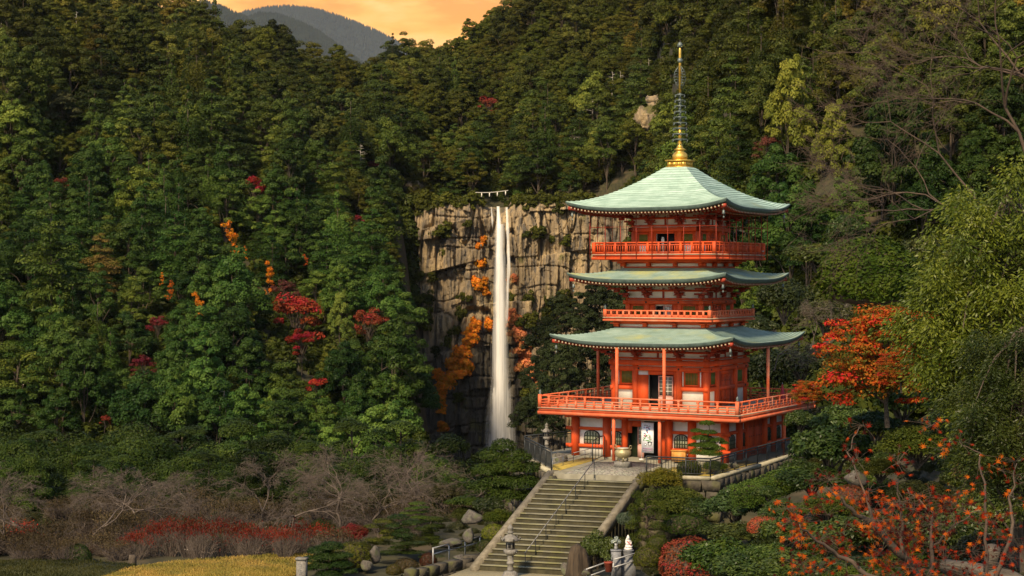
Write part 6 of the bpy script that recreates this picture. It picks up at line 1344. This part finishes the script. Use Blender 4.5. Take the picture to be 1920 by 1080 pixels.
# rotten stump, flower pot, pillar with flowers, white statue
g = Geo(); th_ = np.linspace(0, 2 * math.pi, 28, endpoint=False); prof = [(.95, -.4), (.80, .2), (.70, .8), (.62, 1.35), (.50, 1.75), (.2, 1.85), (.02, 1.6)]; g.lathe(prof, 28); V = g.V[0]; a = np.arctan2(V[:, 1], V[:, 0]); k_ = 1 + .22 * np.sin(a * 7 + 1) * .5 + .25 * (vnoise(a * 3 + 9, V[:, 2] * .5) - .5); V[:, 0] *= k_; V[:, 1] *= k_; V[:, 2] += np.where(V[:, 2] > 1.2, (np.cos(a + 2) * .3), 0)
M['oldwood'] = mat('rotten_wood', (.085, .06, .036), (.028, .02, .013), 2.5, .95, bump=.8, stretch=(3, 3, .4)); so = g.obj('old_stump', M['oldwood']); so.location = at(1086, 1082, 87); so.location.z = -15.4; so.scale = (.85, .85, 1.0); tag(so, 'big weathered rotten stump beside the right foot of the stairs', 'stump')
pot = empty('flower_pot', at(1141, 1068, 86)); tag(pot, 'red flower pot with a small plant beside the stone pillar', 'flower pot'); M['terra'] = mat('red_terracotta', (.32, .06, .03), (.22, .04, .02), 4, .7); Geo().lathe([(.15, -.1), (.21, .32), (.23, .33), (.23, .39), (.19, .39), (.17, .3)], 14).obj('pot', M['terra'], pot, True)
g = Geo(); P, Nn = clump(r, (0, 0, .55), .22, 110, 1, -.6); add_leaves(g, P, Nn, .05, r, r.random(len(P))); o = g.obj('plant', M['leaf'], pot); o.color = (.06, .08, .02, 1)
pil = empty('stone_pillar', at(1155, 1072, 87.5)); tag(pil, 'dark granite pillar holding a flower vase, left of the white statue', 'pillar'); Geo().bb(-.24, .24, -.2, .2, -.5, 1.05).bb(-.27, .27, -.23, .23, 1.05, 1.1).obj('block', M['granite'], pil); Geo().lathe([(.07, 1.1), (.10, 1.2), (.06, 1.33), (.11, 1.4)], 12).obj('vase', M['steel'], pil, True); g = Geo()
for c in ((0, 0, 1.55), (-.14, 0, 1.5), (.15, .02, 1.5), (.02, -.08, 1.66)): P, Nn = clump(r, c, .1, 60, 1, -.8); add_leaves(g, P, Nn, .035, r, r.random(len(P)))
o = g.obj('flowers', M['leaf'], pil); o.color = (.38, .42, .36, 1)
st = empty('pedestal', at(1178, 1066, 88)); st.scale = (.68, .68, .9); tag(st, 'two tier grey granite pedestal under the white statue', 'pedestal'); Geo().bb(-.52, .52, -.4, .4, -.6, .52).obj('base_block', M['granite'], st); Geo().lathe([(.42, .52), (.40, .54), (.40, .98), (.43, 1.0), (.43, 1.04)], 20).obj('drum', M['granite'], st)
ZS = .936; sx = st.location + Vector((0, 0, ZS)); sta = empty('statue', sx, .5); sta.scale = (.52, .52, .54); tag(sta, 'small white stone statue of a robed seated figure with a pink sash on a pedestal', 'statue')
g = Geo(); g.lathe([(.30, .0), (.40, .04), (.42, .12), (.36, .2), (.30, .24)], 24); V = g.V[0]; a = np.arctan2(V[:, 1], V[:, 0]); V[:, :2] *= (1 + .06 * np.cos(a * 10))[:, None]; g.obj('lotus_base', M['white'], sta, True)
g = Geo(); g.lathe([(.30, .22), (.36, .30), (.34, .40), (.25, .54), (.22, .66), (.235, .78), (.20, .88), (.10, .93), (.075, .97)], 26); V = g.V[0]; a = np.arctan2(V[:, 1], V[:, 0]); V[:, 1] *= .8; V[:, :2] *= (1 + .05 * np.sin(a * 9 + V[:, 2] * 9) * (V[:, 2] < .6))[:, None]; V[:, 1] -= np.where(V[:, 2] < .45, .06, 0)
for s in (-1, 1):
    g.tube([(s * .21, 0, .82), (s * .27, -.05, .66), (s * .22, -.17, .55), (s * .06, -.24, .57)], [.085, .08, .065, .045], 10)
    g.tube([(s * .12, -.02, .30), (s * .30, -.16, .32), (s * .12, -.30, .30), (-s * .06, -.30, .30)], [.13, .12, .09, .06], 10)
g.lathe([(.02, .93), (.085, .97), (.105, 1.03), (.115, 1.10), (.105, 1.17), (.07, 1.23), (.02, 1.25)], 18)
g.lathe([(.015, 0), (.02, .03), (.008, .06)], 8, (0, -.112, 1.06)); bdy = g.obj('body', M['white'], sta, True)
Geo().lathe([(.13, .98), (.145, 1.08), (.14, 1.18), (.10, 1.26), (.05, 1.36), (.01, 1.38)], 18, (0, .03, 0)).tube([(-.13, .04, 1.1), (-.19, .06, .9), (-.24, .08, .7)], [.05, .07, .06], 8).tube([(.13, .04, 1.1), (.19, .06, .9), (.24, .08, .7)], [.05, .07, .06], 8).obj('hood', M['white'], sta, True)
M['pink'] = mat('pink_sash', (.50, .16, .18), (.4, .1, .12), 5, .8); Geo().tube([(-.2, -.10, .84), (-.06, -.21, .66), (.08, -.26, .5), (.16, -.3, .38)], [.05, .06, .06, .04], 8).obj('sash', M['pink'], sta, True)
# -- the trees of the right slope garden
def rm_mesh():
    r = np.random.default_rng(151); g = Geo(); tp = trunk(g, 3.2, .13, r, .08)
    for k in range(190):
        d = unit(r.normal(size=3)); d[2] = d[2] if d[2] > -.75 else -d[2]; q = r.uniform(.5, 1.0) * (.82 + .4 * float(vnoise(d[0] * 2, d[1] * 2, d[2] * 2 + 3))); c = np.array([d[0] * 3.0 * q, d[1] * 2.4 * q, 3.0 + d[2] * 2.6 * q]); P, Nn = clump(r, c, r.uniform(.35, .75), 150, .4, -.5, .55, .5)
        hue = vnoise(c[0] * .9, c[1] * .9, c[2] * .9); add_leaves(g, P, Nn, .085, r, np.clip(hue * 1.1 - .05 + r.normal(0, .16, len(P)), 0, 1), aspect=.5)
        if k % 5 == 0: limb(g, tp[r.integers(2, 6)], c, .05, r)
    return g
def maple_mat():
    m, nt, b, out = new_mat('turning_maple_leaves'); at_ = N(nt, 'ShaderNodeAttribute', attribute_name='tint'); r_ = N(nt, 'ShaderNodeValToRGB'); e = r_.color_ramp.elements
    e[0].position, e[0].color = .30, (.10, .105, .018, 1); e[1].position, e[1].color = .92, (.48, .022, .022, 1); x = e.new(.44); x.color = (.36, .13, .015, 1); x = e.new(.66); x.color = (.44, .075, .012, 1)
    L(nt, at_.outputs['Fac'], r_.inputs[0]); L(nt, r_.outputs[0], b.inputs['Base Color']); b.inputs['Roughness'].default_value = .7; b.inputs['Specular IOR Level'].default_value = .06; t = N(nt, 'ShaderNodeBsdfTranslucent'); L(nt, r_.outputs[0], t.inputs[0]); s = N(nt, 'ShaderNodeMixShader'); s.inputs[0].default_value = .3; L(nt, b.outputs[0], s.inputs[1]); L(nt, t.outputs[0], s.inputs[2]); L(nt, s.outputs[0], out.inputs[0]); return m
M['maple'] = maple_mat()
def big_tree(name, g, mats, p, label, cat='tree', rz=0.0, s=1.0):
    root = empty(name, p, rz); tag(root, label, cat); root.scale = (s, s, s); o = g.obj('tree_body', mats, root); return root, o
def split_tree(name, build, p, label, leafm, barkm, col=(1, 1, 1), rz=0.0, s=1.0):
    """trunk with limbs and crown as two parts"""
    g = build(); gc, gt2 = Geo(), Geo(); V = np.concatenate(g.V)
    for dst, mi in ((gc, 0), (gt2, 1)):
        for F_, m, t in g.P:
            if m == mi:
                u, inv = np.unique(F_.ravel(), return_inverse=True); dst.add(V[u], inv.reshape(F_.shape), 0, t)
    root = empty(name, p, rz); tag(root, label, 'tree'); root.scale = (s, s, s)
    c = gc.obj('crown', leafm, root); c.color = (*col, 1); gt2.obj('trunk', barkm, root); return root
p = at(1664, 674, 80); split_tree('maple_tree', rm_mesh, (p.x, p.y, p.z - 3.1), 'red and orange maple with a green heart, largest red tree right of the pagoda', M['maple'], M['bark'])
for px, py, Y, s, lab in ((1515, 738, 88, .27, 'small orange red maple at the right end of the big balcony'), (1760, 660, 66, .46, 'dull red maple branch half covered by the big leafy tree'), (1690, 690, 74, .34, 'brownish red maple between the camellias and the red maple')):
    p = at(px, py, Y); m0 = [o for o in bpy.data.objects if o.name == 'maple_tree' and o.children]; q = None
    src = [o for o in bpy.data.objects if o.type == 'EMPTY' and o.name.startswith('maple_tree')][0]; c = copy_tree(src); c.location = (p.x, p.y, p.z - 3.1 * s); c.scale = (s, s, s); c.rotation_euler = (0, 0, px); c['label'] = lab
def oak():
    r = np.random.default_rng(161); g = Geo(); tp = trunk(g, 6.0, .16, r, .06, base=-5)
    for k in range(250):
        d = unit(r.normal(size=3)); q = r.uniform(.5, 1.05) * (.85 + .4 * float(vnoise(d[0] * 2 + 4, d[1] * 2, d[2] * 2))); c = np.array([d[0] * 2.25 * q, d[1] * 1.9 * q, 3.2 + d[2] * 3.0 * q])
        m = 380; o = r.normal(0, .22, (m, 3)) * [1, 1, .8]; o[:, 2] -= np.hypot(o[:, 0], o[:, 1]) * .5; P = c + o; dirn = unit(o * [1, 1, .3] + r.normal(0, .12, o.shape) + [0, 0, -.16])      # hanging leaves
        a = dirn; b = unit(np.cross(a, r.normal(size=a.shape))); s = r.uniform(.034, .068, m)[:, None]; V = np.stack([P - a * s, P - b * s * .33, P + a * s, P + b * s * .33], 1).reshape(-1, 3)
        g.add(V, np.arange(4 * m).reshape(-1, 4), 0, np.clip(r.uniform(.1, .85) + r.normal(0, .15, m), 0, 1))
        if k % 4 == 0: limb(g, tp[r.integers(2, 7)], c, .045, r)
    return g
p = at(1895, 600, 38); split_tree('leafy_tree', oak, (p.x, p.y, p.z - 3.2), 'big leafy tree with hanging yellow green leaves at the right edge', M['gloss'], M['bark'], (.095, .122, .010))
src = [o for o in bpy.data.objects if o.name == 'leafy_tree'][0]; c = copy_tree(src); p = at(1930, 740, 34); c.location = (p.x, p.y, p.z - 3.2 * .72); c.scale = (.72, .72, .60); c.rotation_euler = (0, 0, 2.0); c['label'] = 'darker leafy tree under the big yellow green one at the right edge'
for ch in c.children: ch.color = (.050, .068, .009, 1)
# dark dome-shaped tree
put('round_tree', dome_mesh(171, 15000, .045, 'round_tree'), 1628, 520, 104, 190, 150, (0.04, 0.064, 0.006), 'dark round domed evergreen tree above the red maple', cat='tree')
for px, py, Y, wp, hp, col, lab in ((1530, 480, 190, 120, 70, (0.08, 0.1, 0.0132), 'light green flat crowned tree left of the dark dome'), (1470, 560, 170, 110, 110, (0.045, 0.058, 0.0108), 'olive bush behind the right ends of the pagoda roofs'), (1545, 590, 140, 100, 90, (0.05, 0.055, 0.012), 'brownish green thicket left below the dark dome'), (1440, 700, 130, 120, 120, (0.022, 0.032, 0.006), 'dark thicket behind the big balcony'), (1500, 680, 125, 120, 90, (0.028, 0.038, 0.0072), 'dark shrub mass under the bare twigs'), (1420, 620, 150, 90, 80, (0.03, 0.04, 0.0084), 'dark bush between the two lower roofs on the right'), (1585, 435, 230, 70, 90, (0.04, 0.07, 0.0096), 'small pointed green tree above the dark dome'), (1740, 480, 120, 120, 110, (0.05, 0.055, 0.0108), 'olive tree behind the big leafy tree'), (1530, 790, 118, 80, 80, (0.02, 0.024, 0.006), 'dark bush beyond the fence end')):
    put('shrub' if hp < 100 else 'bushy_tree', SHRUB[int(px) % 3], px, py, Y, wp, hp, col, lab, 'plants behind the pagoda', 'bush' if hp < 100 else 'tree')
# leafless trees on the right
def lean_tree(seed, H, d0):
    return bare_tree(seed, H, 1.1, 7, .006, .05, 'bare_tree', .085, 'redtwig', 0, .28, d0)
BB = [lean_tree(181, 11.5, (-.75, 0, .8)), lean_tree(182, 11.0, (-.45, -.1, .9)), lean_tree(183, 9.0, (-.9, .1, .5))]
for px, py, Y, s, k, rz_, lab in ((1990, 470, 62, 1.0, 0, 0, 'large leafless reddish twigged tree reaching in from the upper right'), (1950, 330, 58, .9, 1, 0, 'leafless tree at the right picture edge, top'), (2020, 200, 66, .9, 0, .2, 'leafless crown in the upper right corner')):
    p = at(px, py, Y); o = empty('bare_tree', p, rz_); tag(o, lab, 'tree', 'leafless trees on the right'); o.scale = (s, s, s); c = bpy.data.objects.new('limbs', BB[k]); COL.objects.link(c); c.parent = o
    g = Geo(); h = p.z - gz(px, Y) + .5; g.tube([(0, 0, -h / s), (.1, 0, -h / s / 2), (0, 0, -.25)], [.26, .19, .10], 8); g.obj('trunk', M['redtwig'], o)
for px, py, Y, s, k, rz_, lab in ((1452, 690, 120, .62, 0, 1.0, 'grey bare tree reaching behind the lower roofs of the pagoda'), (1520, 650, 112, .5, 1, 3.0, 'bare twigs left of the red maple'), (1560, 600, 128, .5, 0, 5.0, 'bare twiggy tree under the dark dome')):
    p = at(px, py, Y); o = bpy.data.objects.new('bare_tree', CH[k]); COL.objects.link(o); o.location = p; o.scale = (1.1 * s, 1.1 * s, s * 1.1); o.rotation_euler = (0, 0, rz_); tag(o, lab, 'tree', 'bare trees behind the pagoda')
# foreground maple: long twigs with star leaves, close to the camera
star = []
for k in range(7):
    a = R(-120 + 40 * k); ln = (.62, .85, .95, 1.0, .95, .85, .62)[k]; star.append((math.sin(a) * ln, math.cos(a) * ln))
    if k < 6: b = R(-100 + 40 * k); star.append((math.sin(b) * .22, math.cos(b) * .22))
star.append((.05, -.25)); star = np.array(star)[::-1]
fm = empty('maple_branches', (at(1760, 1240, 20))); tag(fm, 'red leaved maple branches reaching up in the lower right foreground', 'tree'); o_ = fm.location
def bp_(px, py, Y): return at(px, py, Y) - o_
LT = []
for nm_, pts, rad in (('main', [(1800, 1230, 20), (1740, 1110, 19.5), (1690, 1040, 19), (1640, 990, 18.8), (1590, 950, 18.6), (1550, 915, 18.5)], (.07, .055, .045, .035, .02, .009)), ('low', [(1720, 1150, 18.5), (1640, 1085, 18), (1580, 1045, 18), (1530, 1010, 17.8), (1500, 985, 17.6)], (.05, .03, .022, .014, .007)), ('up', [(1745, 1120, 19.5), (1745, 1030, 19.6), (1748, 960, 19.8), (1700, 915, 19.8)], (.03, .022, .014, .007)), ('right', [(1830, 1240, 21), (1870, 1080, 21), (1900, 1000, 21), (1895, 930, 21.2), (1905, 870, 21.3)], (.06, .03, .022, .014, .007)), ('mid', [(1690, 1040, 19), (1692, 960, 18.9), (1680, 900, 18.9)], (.022, .014, .006)), ('far', [(1640, 990, 18.8), (1620, 920, 19.2), (1590, 850, 19.4), (1610, 800, 19.6)], (.018, .012, .008, .005)), ('bow', [(1700, 1090, 18.6), (1620, 1078, 18.4), (1560, 1085, 18.3)], (.02, .012, .006)), ('slim', [(1850, 1100, 20.5), (1850, 950, 20.6), (1838, 850, 20.8), (1800, 830, 20.8)], (.022, .016, .01, .005)), ('r2', [(1745, 1030, 19.6), (1790, 985, 19.4), (1830, 960, 19.4)], (.016, .01, .005))):
    P = [bp_(*q) for q in pts]; q = np.array([tuple(v) for v in P]); t = np.linspace(0, 1, len(q)); tt = np.linspace(0, 1, 4 * len(q)); qq = np.stack([np.interp(tt, t, q[:, i]) for i in range(3)], -1) + r.normal(0, .012, (len(tt), 3)); Geo().tube(qq, np.interp(tt, t, rad), 6).obj('branch', M['redtwig'] if nm_ != 'main' else M['bark'], fm)
    for k in range(4, len(qq)):
        if r.random() < .32: LT.append(qq[k])
g = Geo(); gtw = Geo(); cols_ = []
NB = len(LT)
cl = [(1625, 915), (1640, 950), (1690, 945), (1720, 960), (1650, 985), (1680, 1000), (1745, 985), (1770, 1000), (1660, 1030), (1690, 1040), (1720, 1020), (1640, 1040), (1700, 1065), (1730, 1075), (1560, 1020), (1510, 1000), (1545, 1055), (1555, 1030), (1540, 930), (1550, 905), (1605, 860), (1690, 865), (1880, 880), (1905, 870), (1870, 985), (1820, 1030), (1830, 1045), (1765, 1060), (1885, 1050), (1500, 1010), (1480, 985), (1590, 1040), (1740, 940), (1800, 960), (1620, 800), (1700, 1000), (1670, 960), (1650, 1010), (1760, 1030), (1900, 1020), (1790, 935), (1770, 850), (1750, 800), (1520, 965), (1680, 1075), (1480, 1050), (1590, 975)]
cl += [(px + r.uniform(-40, 40), py + r.uniform(-30, 40)) for px, py in cl if py > 900]
for px, py in cl: LT.append(np.array(tuple(bp_(px + r.uniform(-8, 8), py + r.uniform(-8, 8), r.uniform(18.2, 20.2)))))
for ci, c in enumerate(LT):
    hue = r.uniform(.1, .9)
    for k in range(r.integers(2, 5) if ci < NB else r.integers(9, 20)):
        p = c + r.normal(0, .085 if ci < NB else .11, 3) * [1, 1, .7]; s = r.uniform(.036, .064); nrm = unit(np.array([r.normal(0, .8), -.7 + r.normal(0, .6), r.normal(.6, .6)])); a = unit(np.cross(nrm, [r.normal(0, .5), r.normal(0, .2), 1])); b = np.cross(nrm, a) * (-1 if r.random() < .5 else 1)
        V = p + (star[:, :1] * a + star[:, 1:] * b) * s + nrm * (np.hypot(star[:, 0], star[:, 1])[:, None] ** 2 * -.25 * s); g.add(V, np.arange(len(star)), 0, [np.clip(r.normal(hue, .2), 0, 1)])
        gtw.tube(np.array([c, (c + p) / 2 + [0, 0, .01], p]), .0022, 3, 0, False)
def fmat():
    m = maple_mat(); m.name = 'red_maple_leaves'; n = [x for x in m.node_tree.nodes if x.type == 'VALTORGB'][0].color_ramp.elements
    for e_, c in zip(n, ((.035, .006, .004, 1), (.14, .009, .004, 1), (.30, .024, .004, 1), (.46, .10, .006, 1))): e_.color = c
    return m
tag(g.obj('leaves', fmat(), fm), kind='stuff'); tag(gtw.obj('twigs', M['redtwig'], fm), kind='stuff')
lg = empty('fallen_log', at(1835, 1075, 24)); tag(lg, 'weathered grey fallen trunk with a knot in the lower right corner', 'log'); g = Geo(); g.tube([at(1770, 1062, 24) - lg.location, at(1830, 1072, 23.6) - lg.location, at(1890, 1092, 23) - lg.location, at(1960, 1130, 22.5) - lg.location], [.10, .14, .17, .18], 14); V = g.V[0]; V += (fbm(V[:, 0] * 5, V[:, 1] * 5, V[:, 2] * 12) - .45)[:, None] * .07; M['greywood'] = mat('grey_driftwood', (.13, .105, .075), (.055, .042, .03), 3, .9, bump=.8, stretch=(.6, .6, 4)); g.obj('log_body', M['greywood'], lg, True)
g = Geo(); g.tube([at(1858, 1085, 23.3) - lg.location, at(1858, 1050, 23.2) - lg.location, at(1862, 1028, 23.1) - lg.location], [.11, .09, .10], 12); g.obj('knot', M['greywood'], lg, True)

FILL = [(.045, .07, .009), (.06, .085, .010), (.036, .055, .008), (.08, .098, .012), (.05, .05, .012)]
for k in range(120):
    px = r.uniform(1330, 1990); Y = r.uniform(36, 112); z = gz(px, Y); py = HY - (z + .35) / Y * F
    if (px < 1400 and Y < 66) or (1200 < px < 1540 and Y > 92) or py > 1120 or (px < 1440 and Y > 84): continue
    wm = r.uniform(1.3, 2.6); put('shrub', (SHRUB + FINE)[r.integers(5)], px, py, Y, wm / Y * F, wm * .8 / Y * F, tuple(np.array(FILL[r.integers(5)]) * r.uniform(.7, 1.25)), 'leafy green shrub filling the slope garden on the right', 'filling shrubs of the slope garden')
TW = [hedge_shrub(s) for s in (104, 105)]
for m in TW: m.name = 'twiggy_shrub'
for k in range(86):
    px = r.uniform(-60, 900) if k > 14 else r.uniform(-60, 220); Y = r.uniform(96, 117) if k > 14 else r.uniform(94.5, 99)
    if 235 < px < 620 and Y < 98.5: continue
    if px > 690 and Y < 104: continue
    p = on(px, Y); s = Y / F; o = bpy.data.objects.new('twiggy_shrub', TW[k % 2]); COL.objects.link(o); o.location = (p.x, p.y, p.z - .1); q = r.uniform(.9, 1.7); o.scale = (q, q, q * r.uniform(.8, 1.3)); o.rotation_euler = (0, 0, r.uniform(0, 6)); o.color = (*(np.array([.075, .055, .025]) * r.uniform(.5, 1.2)), 1)
    tag(o, 'brown twiggy shrub in the thicket under the bare cherry trees', 'shrub', 'twiggy shrubs under the cherry trees')
src2 = [o for o in bpy.data.objects if o.name.startswith('shrub') and o.data in FINE][:1] + [o for o in bpy.data.objects if o.name.startswith('shrub') and o.data in SHRUB][:1]
U2 = []
for _ in range(1300):
    px = r.uniform(1250, 2300); Y = math.sqrt(r.uniform(30 ** 2, 128 ** 2))
    if (px < 1330 and Y < 80) or (px < 1560 and Y > 93): continue
    U2.append(((px - 960) / F * Y, Y, gz(px, Y) + .05, r.uniform(.25, .55), int(r.integers(2)), r.uniform(0, 6)))
for _ in range(420):
    px = r.uniform(-80, 960); Y = math.sqrt(r.uniform(99 ** 2, 130 ** 2)); U2.append(((px - 960) / F * Y, Y, gz(px, Y), r.uniform(.3, .7), int(r.integers(2)), r.uniform(0, 6)))
for _ in range(160):
    px = r.uniform(1120, 1330); Y = r.uniform(86, 96)
    if px < 1210 and Y > 88: continue
    U2.append(((px - 960) / F * Y, Y, gz(px, Y), r.uniform(.2, .4), int(r.integers(2)), r.uniform(0, 6)))
gn_scatter('ground_cover', src2, U2, (.045, .050, .016))

# ---------------------------------------------------------------- the evening air
hz = bpy.data.materials.new('evening_haze'); hz.use_nodes = True; nt = hz.node_tree; nt.nodes.clear()
o1 = N(nt, 'ShaderNodeOutputMaterial'); pv = N(nt, 'ShaderNodeVolumePrincipled'); pv.inputs['Color'].default_value = (.72, .80, .95, 1); pv.inputs['Density'].default_value = .0000095
L(nt, pv.outputs[0], o1.inputs['Volume'])
tag(Geo().bb(-20000, 22000, -60, 22000, -320, 3400).obj('haze', hz), kind='stuff')
